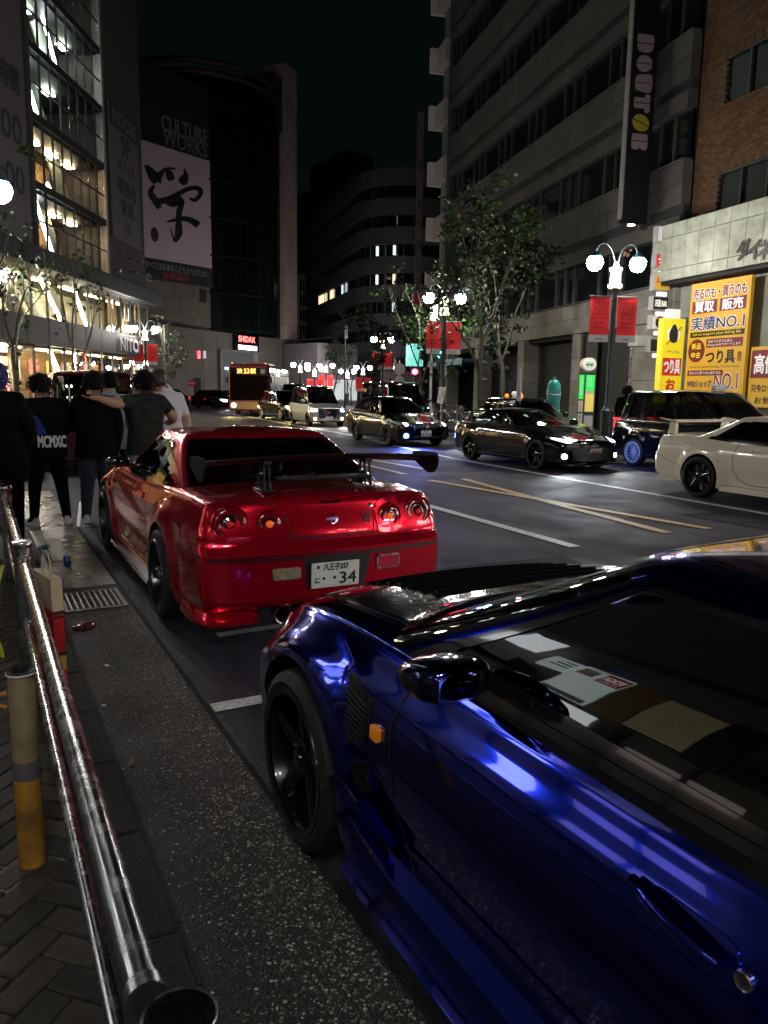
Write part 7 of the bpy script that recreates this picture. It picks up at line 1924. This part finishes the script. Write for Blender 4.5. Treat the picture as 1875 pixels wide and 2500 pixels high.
        fr.build('frame', m, r); MB().tube([(-.28, .26, 1.02), (0, .36, 1.0), (.28, .26, 1.02)], .012, 6).build('handlebar', STEEL, r); MB().box((0, -.34, .88), (.13, .25, .06), bev=.025).build('saddle', BLACK, r)
        b = MB()
        for z in (.0, .12, .24): b.tube([(x_, y_, .80+z) for x_, y_ in ((-.17, .45), (.17, .45), (.17, .75), (-.17, .75))], .008, 4, closed=True)
        for (x_, y_) in ((-.17, .45), (.17, .45), (.17, .75), (-.17, .75), (0, .75), (0, .45)): b.tube([(x_, y_, .8), (x_, y_, 1.04)], .006, 4)
        b.build('basket', STEEL, r)
    bike('bicycle with wire basket parked left of the rail posts', 1112, 26.5, .9, ('grey', (.2, .2, .2))); bike('bicycle with teal frame parked nearest the black coupe', 1150, 25.0, 1.2, ('teal', (.05, .2, .18)))
    q = at_depth(1078, 940, 25.5); r = thing('notice_board', 'tilted white notice tied to the lamp base', 'sign', (q.x, q.y, .14), -.6); MB().box((0, 0, 1.35), (.22, .02, .55), ry=.15).build('notice', pm('notice_white', (.5, .5, .45), .6, var=.5, vscale=10), r); MB().tube([(0, .02, 0), (0, .02, 1.4)], .02, 6).build('post', STEEL, r)
    q = at_depth(1268, 940, 21.5); r = thing('traffic_cone', 'ribbed pale cone like lamp behind the dark taxi roof', 'cone', (q.x, q.y, .14), 0); c = MB(); c.lathe([(.16, 0), (.16, .03), (.13, .05)]+[(.13-.10*k/16+(.008 if k % 2 else 0), .05+2.1*k/16) for k in range(17)], 14); c.build('body', pm('cone_pale', (.45, .42, .42), .5), r, smooth=50)

def add_railing():
    r = thing('guard_rail', 'polished steel pipe guard rail along the near kerb', 'guard rail', (.18, 0, 0), 0)
    ys = (1.05, 4.52, 7.05, 9.6, 12.1); H = .80
    for i, y in enumerate(ys):
        if i == 0:
            # nearest post: open pipe end leaning over
            p = MB(); M = Matrix.Translation((.0, y, 0)); p.lathe([(.058, -.02), (.058, .715), (.0585, .727), (.057, .731), (.053, .729), (.052, .50), (0, .50)], 32, M @ Matrix.Translation((.035, -.02, 0)), caps=False); po = p.build('post', STEEL, r, smooth=50)
        else:
            p = MB(); p.lathe([(.046, -.02), (.046, H-.02), (.052, H-.015), (.056, H), (.051, H+.012), (.03, H+.018), (0, H+.019)], 28, Matrix.Translation((0, y, 0))); po = p.build('post', STEEL, r, smooth=40)
            MB().lathe([(.050, .70), (.052, .715), (.050, .73)], 24, Matrix.Translation((0, y, 0)), caps=False).build('collar', STEEL, po, smooth=60)
    for a, b in zip(ys[:-1], ys[1:]):
        MB().tube([(0, a+.05, .715), (0, (a+b)/2, .717), (0, b-.05, .715)], .028, 24).build('top_rail', STEEL, r, smooth=80)
        MB().tube([(0, a+.05, .36), (0, b-.05, .36)], .019, 20).build('lower_rail', STEEL, r, smooth=80)
        for y, s in ((a+.062, .033), (b-.062, .033)): MB().tube([(0, y-.014, .715), (0, y+.014, .715)], s, 20).build('rail_socket', STEEL, r, smooth=50)
        for y in (a+.06, b-.06): MB().tube([(0, y-.02, .36), (0, y+.02, .36)], .024, 16).build('rail_socket', STEEL, r, smooth=50)
    # yellow and white bollard with plate
    b = thing('bollard', 'worn white and yellow plastic bollard inside the guard rail', 'bollard', (.082, 2.72, 0), 0)
    PW = pm('bollard_white', (.25, .20, .12), .55, var=.3, vscale=9, dirt=(.15, .10, .05)); PY = pm('bollard_yellow', (.34, .165, .02), .55, var=.5, vscale=7, dirt=(.16, .08, .02)); GT = pm('grey_tape', (.10, .09, .10), .6)
    MB().lathe([(.042, .40), (.043, .60), (.042, .69), (.040, .70)], 28, caps=False).build('upper_shaft', PW, b, smooth=50); MB().lathe([(.044, .0), (.044, .335)], 28, caps=False).build('lower_shaft', PY, b, smooth=50); MB().lathe([(.0435, .332), (.0445, .34), (.0445, .395), (.0435, .402)], 28, caps=False).build('tape', GT, b, smooth=50)
    MB().lathe([(.041, .70), (.046, .705), (.046, .715), (.038, .712), (.0, .690)], 28).build('cap', BLACK, b, smooth=40); MB().lathe([(.044, .702), (.0475, .703), (.0475, .709), (.044, .709)], 28, close=True).build('cap_rim', WHITEP, b, smooth=40)
    MB().box((-.01, -.01, .007), (.24, .24, .014), rz=.1, bev=.004).build('base_plate', pm('plate_dark', (.05, .042, .032), .5, .5, var=.5, vscale=12), b)
    # orange string with white tag
    s = thing('orange_string', 'frayed orange string with white tag hanging on the bollard', 'string', (.035, 2.75, 0), 0)
    OR = pm('string_orange', (.55, .22, .03), .8); MB().tube(spline2([(.0, .0, .63), (-.04, .02, .615), (-.075, .03, .585), (-.085, .03, .52), (-.078, .03, .44), (-.07, .03, .40)], 5), [.007, .006, .006, .006, .006, .006, .006, .006, .006, .006, .006, .007, .007, .008, .008, .008, .008, .008, .008, .009, .009, .009, .009, .009, .009, .010], 6).build('cord', OR, s)
    MB().tube(spline2([(.0, .0, .58), (-.04, .02, .588), (-.078, .03, .58)], 4), .005, 5).build('loop', OR, s); MB().box((-.10, .03, .555), (.05, .006, .025), ry=.6).build('tag', WHITEP, s)

def add_litter():
    # bags hanging on the rail
    t = thing('paper_bag', 'cream and red striped paper bag standing behind the guard rail', 'bag', (.300, 4.62, 0), .22)
    CRM = pm('bag_cream', (.50, .40, .26), .7, var=.12, vscale=10); RDB = pm('bag_red', (.50, .01, .02), .6); BKB = pm('bag_black', (.012, .01, .01), .6); YB = pm('bag_yellow', (.55, .34, .06), .6)
    def slab(z0, z1, m, nm, w0=.30, w1=.30, par=None, e=0): 
        mb = MB(); a, b = .030, .030
        mb.v = [(-a, -w0/2-e, z0), (a+e, -w0/2-e, z0), (a+e, w0/2+e, z0), (-a, w0/2+e, z0), (-b, -w1/2-e, z1), (b+e, -w1/2-e, z1), (b+e, w1/2+e, z1), (-b, w1/2+e, z1)]; mb.f = [(0, 3, 2, 1), (4, 5, 6, 7), (0, 1, 5, 4), (1, 2, 6, 5), (2, 3, 7, 6), (3, 0, 4, 7)]; mb.m = [0]*6
        return mb.build(nm, m, par or t)
    slab(.42, .60, CRM, 'upper_panel', .34, .33); slab(.18, .418, RDB, 'red_panel', .35, .34); slab(.08, .178, YB, 'yellow_panel', .35, .35); slab(.005, .078, RDB, 'foot_panel', .35, .35)
    for (z0, z1) in ((.405, .42), (.382, .392), (.165, .185)): slab(z0, z1, BKB, 'black_stripe', .352, .352, None, .003)
    mb = MB().tube([(.036, -.17, .37), (.036, .0, .31), (.036, .17, .25)], .007, 5).build('black_stripe', BKB, t)
    MB().tube(spline2([(.0, -.08, .60), (.0, -.06, .70), (.0, .0, .73), (.0, .06, .70), (.0, .08, .60)], 4), .006, 5).build('handle', CRM, t)
    t = thing('plastic_bag', 'limp grey plastic bag with yellow green edge tied to the rail', 'bag', (.10, 4.75, 0), 0)
    mb = MB(); rnd = random.Random(2); n, m = 10, 12
    for j in range(m+1):
        for i in range(n+1):
            u, v = i/n, j/m; w = .10+.12*sin(pi*min(1, v*.8+.1)); mb.v.append((-.03+.035*sin(i*2.1+j)*v-.06*v, -.16+(u-.5)*w*2, .68-.42*v+.02*sin(i*1.7)))
    mb.f = [(j*(n+1)+i, j*(n+1)+i+1, (j+1)*(n+1)+i+1, (j+1)*(n+1)+i) for j in range(m) for i in range(n)]; mb.m = [0]*len(mb.f)
    mb.build('film', pm('bag_film', (.25, .25, .24), .35, alpha=.55), t, smooth=180)
    MB().tube(spline2([(-.02, -.28, .70), (-.06, -.34, .58), (-.09, -.36, .46), (-.085, -.34, .36), (-.06, -.30, .27), (-.05, -.30, .20)], 4), .010, 5).build('edge_strip', pm('lime_strip', (.45, .55, .03), .5), t)
    # bottles, can, wrapper, butts, leaf
    PET = pm('pet_plastic', (.75, .80, .85), .08, trans=.85, spec=.6); LAB = pm('bottle_label', (.10, .18, .45), .5)
    def bottle(lb, x, y, rz):
        t = thing('plastic_bottle', lb, 'bottle', (x, y, .006), rz, 'bottles in the gutter'); X = axm((0, 0, .032), (1, 0, 0))
        MB().lathe([(0, -.10), (.026, -.098), (.031, -.08), (.029, -.03), (.031, 0), (.030, .05), (.016, .085), (.012, .10)], 18, X, caps=False).build('shell', PET, t, smooth=60); MB().lathe([(.0318, -.02), (.0318, .035)], 18, X, caps=False).build('label_band', LAB, t, smooth=60); MB().lathe([(.014, .098), (.014, .115), (0, .116)], 12, X).build('cap', WHITEP, t)
    bottle('clear plastic bottle lying nearest the drain grate', .525, 6.72, 1.3); bottle('clear plastic bottle further up the gutter', .535, 7.80, 1.5); bottle('clear plastic bottle beside the man in white trainers', .525, 8.25, 1.1)
    t = thing('drink_can', 'small blue and silver can standing in the gutter', 'can', (.665, 7.47, .004), 0); MB().lathe([(.026, 0), (.032, .008), (.032, .085), (.027, .098), (.028, .10), (.0, .097)], 20).build('can_body', pm('can_blue', (.06, .10, .45), .25, .8), t, smooth=40); MB().lathe([(.0325, .05), (.0325, .08)], 20, caps=False).build('can_band', STEEL, t, smooth=40)
    t = thing('food_wrapper', 'crushed red and clear food wrapper on the gutter', 'wrapper', (.575, 5.47, .004), .3); t.scale = (.8, .8, .8); mb = MB(); rnd = random.Random(9); ring = []
    for j, (rr, zz) in enumerate(((.085, .0), (.075, .022), (.05, .032), (.02, .03))):
        for k in range(14): mb.v.append((rr*1.15*cos(2*pi*k/14)*rnd.uniform(.85, 1.15), rr*.85*sin(2*pi*k/14)*rnd.uniform(.85, 1.15), zz+rnd.uniform(-.006, .010)))
    mb.f = [(j*14+k, j*14+(k+1) % 14, (j+1)*14+(k+1) % 14, (j+1)*14+k) for j in range(3) for k in range(14)]+[tuple(42+k for k in range(14))]; mb.m = [0]*len(mb.f)
    mb.build('film', pm('wrapper_film', (.14, .03, .03), .15, coat=1.0, var=.9, vscale=28), t)
    for k, (x, y, lb) in enumerate(((.60, 4.62, 'white scrap of paper near the middle of the gutter'), (.50, 4.02, 'pale crumpled scrap on the dark kerb'), (.66, 7.0, 'tiny paper scrap on the wet apron'))):
        o = MB().box((0, 0, 0), (.024, .018, .006), bev=.002).build('paper_scrap', WHITEP); o.location = (x, y, .010); o.rotation_euler = (.2, .3, k); tag(o, lb, 'paper scrap', 'scraps of paper')
    t = MB(); t.add([(0, -.035, 0), (.012, -.01, .006), (.010, .02, .004), (0, .036, .010), (-.010, .02, .004), (-.012, -.01, .006)], [(0, 1, 2, 3), (0, 3, 4, 5)]); o = t.build('fallen_leaf', pm('leaf_brown', (.16, .09, .04), .7)); o.location = (.515, 3.32, .008); o.rotation_euler = (.1, 0, -.5); tag(o, 'curled brown leaf lying beside the kerb joint', 'leaf')
# ------------------------------------------------------------------ people, all seen from behind
SKIN = pm('skin', (.42, .24, .16), .55, var=.12, vscale=20); HAIRM = pm('hair_black', (.006, .005, .005), .8, bump=1.0, bscale=120, spec=.15)
def person(label, loc, rz, H, J, clothes, hair='short', shoes=None, group='people crowding round the parked cars', thick=1.0, skirt=None, sleeve=.0):
    """J: joint overrides in units of body height; person faces local +y; left is -x"""
    r = thing('person', label, 'person', loc, rz, group)
    D = dict(pel=(0, 0, .515), spine=(0, -.004, .62), chest=(0, -.010, .735), neck=(0, -.004, .845), head=(0, .014, .915), top=(0, .012, .965),
        shl=(-.115, -.008, .812), shr=(.115, -.008, .812), ell=(-.145, -.02, .635), elr=(.145, -.02, .635), wrl=(-.135, .03, .485), wrr=(.135, .03, .485), hdl=(-.132, .05, .43), hdr=(.132, .05, .43),
        hil=(-.055, 0, .50), hir=(.055, 0, .50), knl=(-.066, .012, .275), knr=(.066, .012, .275), anl=(-.072, -.008, .045), anr=(.072, -.008, .045), tol=(-.080, .075, .014), tor=(.080, .075, .014))
    D.update(J); P = {k: Vector(v)*H for k, v in D.items()}
    R = dict(pel=.088, spine=.083, chest=.098, neck=.036, head=.058, top=.045, shl=.048, shr=.048, ell=.034, elr=.034, wrl=.022, wrr=.022, hdl=.020, hdr=.020, hil=.066, hir=.066, knl=.042, knr=.042, anl=.028, anr=.028, tol=.020, tor=.020)
    E = [('pel', 'spine'), ('spine', 'chest'), ('chest', 'neck'), ('neck', 'head'), ('head', 'top'), ('chest', 'shl'), ('chest', 'shr'), ('shl', 'ell'), ('ell', 'wrl'), ('wrl', 'hdl'), ('shr', 'elr'), ('elr', 'wrr'), ('wrr', 'hdr'), ('pel', 'hil'), ('pel', 'hir'), ('hil', 'knl'), ('knl', 'anl'), ('anl', 'tol'), ('hir', 'knr'), ('knr', 'anr'), ('anr', 'tor')]
    names = list(P); ix = {k: i for i, k in enumerate(names)}
    me = bpy.data.meshes.new('body'); me.from_pydata([P[k] for k in names], [(ix[a], ix[b]) for a, b in E], [])
    o = bpy.data.objects.new('body', me)
    o.modifiers.new('s', 'SKIN'); sm = o.modifiers.new('u', 'SUBSURF'); sm.levels = 2; sm.render_levels = 2
    for k in names:
        q = me.skin_vertices[0].data[ix[k]]; f = R[k]*H
        if k in ('chest', 'pel', 'spine'): q.radius = (f*1.15*thick, f*.80*thick)
        elif k in ('head', 'top'): q.radius = (f, f*1.1)
        else: q.radius = (f*(thick if k not in ('neck', 'wrl', 'wrr', 'hdl', 'hdr') else 1), f*(thick if k not in ('neck', 'wrl', 'wrr', 'hdl', 'hdr') else 1))
    me.skin_vertices[0].data[ix['pel']].use_root = True
    m2 = eval_side(o); o.modifiers.clear(); o.data = m2; COL.objects.link(o); o.parent = r
    mats = [clothes['top'], clothes['legs'], SKIN, clothes.get('sleeve', clothes['top'])]
    for m in mats: m2.materials.append(m)
    segs = [(a, b) for a, b in E]
    def near(p):
        best = None
        for a, b in segs:
            A, B = P[a], P[b]; d = B-A; t = max(0, min(1, (p-A).dot(d)/d.length_squared)); q = (p-A-d*t).length/(R[a]*H*(1-t)+R[b]*H*t)
            if best is None or q < best[0]: best = (q, a, b, t)
        return best
    short = clothes.get('short', False); shorts = clothes.get('shorts', False)
    for f in m2.polygons:
        q, a, b, t = near(f.center)
        if b in ('head', 'top'): mi = 2 if not (b == 'head' and t < .38) else 0
        elif b in ('hdl', 'hdr'): mi = 2
        elif b in ('wrl', 'wrr'): mi = 2 if short else 3
        elif b in ('ell', 'elr'): mi = 2 if (short and t > .62) else 3
        elif b in ('hil', 'hir'): mi = 1
        elif b in ('knl', 'knr'): mi = 1
        elif b in ('anl', 'anr'): mi = (2 if shorts and t > .2 else 1)
        elif b in ('tol', 'tor'): mi = 1
        elif a == 'pel': mi = 0 if f.center.z > .51*H else 1
        else: mi = 0
        f.material_index = mi
    m2.polygons.foreach_set('use_smooth', [True]*len(m2.polygons))
    # loosely hanging hem of the top
    if clothes.get('hem', True):
        z0 = clothes.get('hemz', .47)*H; mb = MB(); n = 24; pel = P['pel']; sp = P['spine']
        for j, (zz, k) in enumerate(((.66*H, .93), (.58*H, 1.03), (.52*H, 1.10), (z0, 1.13))):
            for i in range(n):
                a = 2*pi*i/n; wob = 1+.04*sin(3*a+j*1.3)*j/3; c = sp.lerp(pel, min(1, max(0, (sp.z-zz)/(sp.z-pel.z))))
                mb.v.append((c.x+.105*H*thick*k*cos(a)*wob, c.y+.075*H*thick*k*sin(a)*wob, zz))
        mb.f = [(j*n+i, j*n+(i+1) % n, (j+1)*n+(i+1) % n, (j+1)*n+i) for j in range(3) for i in range(n)]; mb.m = [0]*len(mb.f)
        mb.build('top_hem', clothes['top'], o, smooth=180)
    # head details: ears, hair, neck line, nose
    hc = P['head'].lerp(P['top'], .35); hd = (P['top']-P['neck']).normalized()
    S = H*.066
    for sd in (-1, 1):
        MB().lathe([(0, -.006), (.012, -.004), (.016, .004), (.010, .009), (0, .008)], 10, axm(hc+Vector((sd*S*1.02, .0, -S*.12)), (sd, -.3, 0))).build('ear', SKIN, o, smooth=60)
    fb = MB(); fb.lathe([(0, -.02), (.012, -.012), (.008, .012), (0, .02)], 8, axm(hc+Vector((0, S*1.12, -S*.1)), (0, -.2, 1))); fb.build('nose', SKIN, o, smooth=60)
    for sd in (-1, 1): MB().lathe([(0, -.004), (.010, 0), (0, .004)], 8, axm(hc+Vector((sd*S*.42, S*1.02, S*.08)), (0, 1, 0))).build('eye', BLACKP, o)
    MB().box(hc+Vector((0, S*1.03, -S*.55)), (.045, .008, .008), bev=.003).build('mouth', pm('lips', (.30, .10, .08), .5), o)
    if hair:
        rnd = random.Random(hash(label) % 999); hm = MB(); nu, nv = 20, 12; cap = .70 if hair == 'short' else .78
        for j in range(nv+1):
            th = pi*cap*j/nv
            for i in range(nu):
                a = 2*pi*i/nu; front = max(0, sin(a)); t2 = th*(1-.42*front); rr = S*(1.13+.06*rnd.random()+(.03 if hair == 'long' else 0))*(1-.17*(j/nv)**2.5)
                hm.v.append(tuple(hc+Vector((rr*.98*sin(t2)*cos(a), rr*1.10*sin(t2)*sin(a)-.004, rr*1.16*cos(t2)+S*.10))))
        hm.f = [(j*nu+i, j*nu+(i+1) % nu, (j+1)*nu+(i+1) % nu, (j+1)*nu+i) for j in range(nv) for i in range(nu)]; hm.m = [0]*len(hm.f)
        hm.build('hair', clothes.get('hairm', HAIRM), o, smooth=180)
        # tufts that break the outline
        tf = MB()
        for k in range(70):
            a = rnd.random()*6.28; t2 = pi*cap*(.15+.85*rnd.random())*(1-.42*max(0, sin(a))); n_ = Vector((sin(t2)*cos(a), 1.1*sin(t2)*sin(a), 1.1*cos(t2))); p0 = hc+n_*S*1.12+Vector((0, 0, S*.1)); d = (n_*.6+Vector((rnd.uniform(-.6, .6), -.2, -.6))).normalized()
            tf.tube([p0, p0+d*S*.25, p0+(d+Vector((0, 0, -.4))).normalized()*S*.42], [.007, .005, .001], 4, caps=False)
        tf.build('hair_tuft', clothes.get('hairm', HAIRM), o)
    # shoes: sole and upper shaped round the foot
    if shoes:
        for sd, an, to in ((-1, 'anl', 'tol'), (1, 'anr', 'tor')):
            A, B = P[an], P[to]; d = Vector((B.x-A.x, B.y-A.y, 0)); d.normalize(); s_ = Vector((d.y, -d.x, 0)); base = Vector((A.x, A.y, 0)); up = MB(); n = 14
            ol = spline2([(-.065, .0), (-.055, .038), (.02, .040), (.10, .050), (.17, .045), (.205, .0), (.17, -.040), (.10, -.044), (.02, -.038), (-.055, -.036)], 3, True); m = len(ol)
            for (z, k, sh) in ((.0, 1.0, 0), (.026, 1.02, 0), (.045, .96, -.004), (.072, .80, -.022), (.098, .55, -.045)):
                for (u, v) in ol: up.v.append(tuple(base+d*((u-.05)*k+.05+sh)+s_*v*k+Vector((0, 0, z+A.z*0))))
            up.f = [(j*m+i, j*m+(i+1) % m, (j+1)*m+(i+1) % m, (j+1)*m+i) for j in range(4) for i in range(m)]+[tuple(range(m)), tuple(4*m+i for i in range(m))]; up.m = [0]*len(up.f)
            up.build('shoe', shoes, o, smooth=50)
    # hands with fingers
    for sd, wr, hnd in ((-1, 'wrl', 'hdl'), (1, 'wrr', 'hdr')):
        A, B = P[wr], P[hnd]; d = (B-A).normalized(); s_ = d.cross(Vector((0, 0, 1)) if abs(d.z) < .8 else Vector((0, 1, 0))).normalized(); n_ = s_.cross(d); hb = MB()
        for k, (off_, L) in enumerate(((-.030, .060), (-.010, .072), (.010, .068), (.028, .052))):
            p0 = B+s_*off_+d*.012; hb.tube([p0, p0+d*L*.5+n_*.004, p0+d*L*.85-n_*.012*sd, p0+d*L-n_*.028*sd], [.0095, .009, .008, .006], 6)
        hb.tube([A.lerp(B, .5)+s_*.030*sd, B+s_*.048*sd-d*.005, B+s_*.055*sd+d*.03], [.011, .010, .007], 6)
        hb.build('fingers', SKIN, o, smooth=60)
    return r, o, P
def add_people():
    BKC = pm('cloth_black', (.0035, .0035, .004), .95, bump=.9, bscale=9, spec=.1); NVY = pm('cloth_blue', (.010, .022, .18), .85); DEN = pm('cloth_denim', (.05, .06, .085), .9, var=.3, vscale=15)
    CAMO = pm('cloth_camo', (.010, .011, .008), .9, var=.9, vscale=9); WHT = pm('cloth_white', (.62, .60, .64), .85, bump=.5, bscale=12); SHOE = pm('shoe_white', (.60, .57, .55), .6, var=.2, vscale=20); SHOEB = pm('shoe_black', (.02, .02, .02), .6); PALEB = pm('cloth_pale_blue', (.30, .34, .42), .85); JEANB = pm('cloth_dark_jean', (.014, .02, .032), .9)
    # far left, nearest
    person('tall figure all in black standing nearest at the left edge', (.17, 8.35, .02), -.15, 1.80, dict(elr=(.165, .0, .64), wrr=(.12, .06, .52), hdr=(.10, .08, .48), ell=(-.17, .0, .64)), dict(top=BKC, legs=BKC, hemz=.40, hairm=pm('cap_blue', (.008, .018, .13), .7)), 'long', pm('sock_pink', (.42, .30, .30), .7), thick=1.32)
    a, o, P = person('person in black and blue jacket with white block lettering on the back', (.72, 9.85, .0), .12, 1.74, dict(anl=(-.105, -.008, .045), anr=(.105, -.008, .045), knl=(-.085, .02, .275), knr=(.085, .02, .275), tol=(-.13, .06, .014), tor=(.125, .065, .014), ell=(-.165, .03, .65), wrl=(-.09, .09, .60), hdl=(-.04, .11, .60), elr=(.16, .03, .65), wrr=(.09, .09, .60), hdr=(.04, .11, .60), head=(-.02, .016, .915), top=(-.022, .015, .962)), dict(top=BKC, legs=BKC, hemz=.47), 'short', SHOE, thick=1.12)
    # blue side panel and lettering on the back
    H = 1.74
    mb = MB(); q = spline2([(-.20, .74*H), (-.12, .735*H), (-.05, .665*H), (-.03, .625*H), (-.12, .615*H), (-.21, .60*H)], 3, True)
    def back(x, z): 
        h = BVHTree.FromPolygons([v.co for v in o.data.vertices], [list(p.vertices) for p in o.data.polygons]).ray_cast(Vector((x, -2, z)), Vector((0, 1, 0)))[0]; return h.y if h else -.10
    bv = BVHTree.FromPolygons([v.co for v in o.data.vertices], [list(p.vertices) for p in o.data.polygons])
    def by(x, z):
        h = bv.ray_cast(Vector((x, -2, z)), Vector((0, 1, 0)))[0]; return (h.y if h else -.09)-.040
    mb.v = [(x, by(x, z), z) for x, z in q]+[(-.11, by(-.11, .67*H), .67*H)]; n = len(q); mb.f = [(i, (i+1) % n, n) for i in range(n)]; mb.m = [0]*n; mb.build('jacket_panel', NVY, o, smooth=180)
    lettering('MCMXC', WHT, o, (.02, by(0, .575*H)-.030, .575*H), (1, -.05, 0), (0, 0, 1), .30, .13, off=.004, bold=.004)
    person('person in black hoodie with an arm laid across the shoulders', (1.27, 9.84, .0), .0, 1.78, dict(anl=(-.085, 0, .045), anr=(.085, 0, .045), ell=(-.15, .05, .65), wrl=(-.06, .11, .62), hdl=(-.02, .12, .62)), dict(top=BKC, legs=JEANB, hemz=.44), 'short', SHOE, thick=1.22)
    # arm reaches left over the neighbour's shoulder
    person('person in dark camouflage tee with an arm round the neighbour', (1.86, 9.86, .0), .05, 1.80, dict(shl=(-.112, -.015, .815), ell=(-.225, -.088, .800), wrl=(-.335, -.112, .838), hdl=(-.380, -.110, .838), elr=(.20, .0, .70), wrr=(.19, .10, .66), hdr=(.17, .13, .66)), dict(top=CAMO, legs=PALEB, short=True, hemz=.45), 'short', SHOEB, thick=1.18)
    person('person in loose white tee shirt leaning over the red car', (2.22, 10.35, .0), .25, 1.84, dict(spine=(.0, .01, .62), chest=(-.02, .02, .735), head=(-.05, .03, .91), top=(-.055, .035, .96), shr=(.11, .01, .805), shl=(-.13, .01, .812)), dict(top=WHT, legs=BKC, short=True, hemz=.44, hairm=pm('hair_brown', (.045, .026, .018), .5, bump=.8, bscale=90)), 'short', SHOEB, thick=1.20)
    person('person with dark hair mostly hidden between the two friends', (1.60, 10.9, .0), .0, 1.80, {}, dict(top=PALEB, legs=BKC, hemz=.45), 'short', SHOEB, thick=1.1)
    # onlooker at the far kerb behind the tall taxi
    q = at_depth(1532, 940, 19.6)
    person('onlooker in black with a hand at the face behind the tall taxi', (q.x, q.y, .14), -1.2, 1.68, dict(elr=(.17, .05, .70), wrr=(.08, .10, .83), hdr=(.05, .10, .875)), dict(top=BKC, legs=BKC), 'long', SHOEB, group=None)
# ------------------------------------------------------------------ build everything
add_setting()
add_store(); add_culture(); add_karaoke(); add_far_blocks(); add_office(); add_fishing_block(); add_near_shops()
add_red(); add_blue(); add_white()
add_black_coupe(); add_wagon(); add_white_van(); add_hatch_taxi(); add_box_van(); add_big_van(); add_taxi(); add_crew_taxi(); add_parked_van(); add_far_cars(); add_bus()
add_lamps(); add_trees(); add_signals(); add_bus_stop(); add_railing(); add_litter()
add_people()
bpy.data.scenes.remove(TMP)
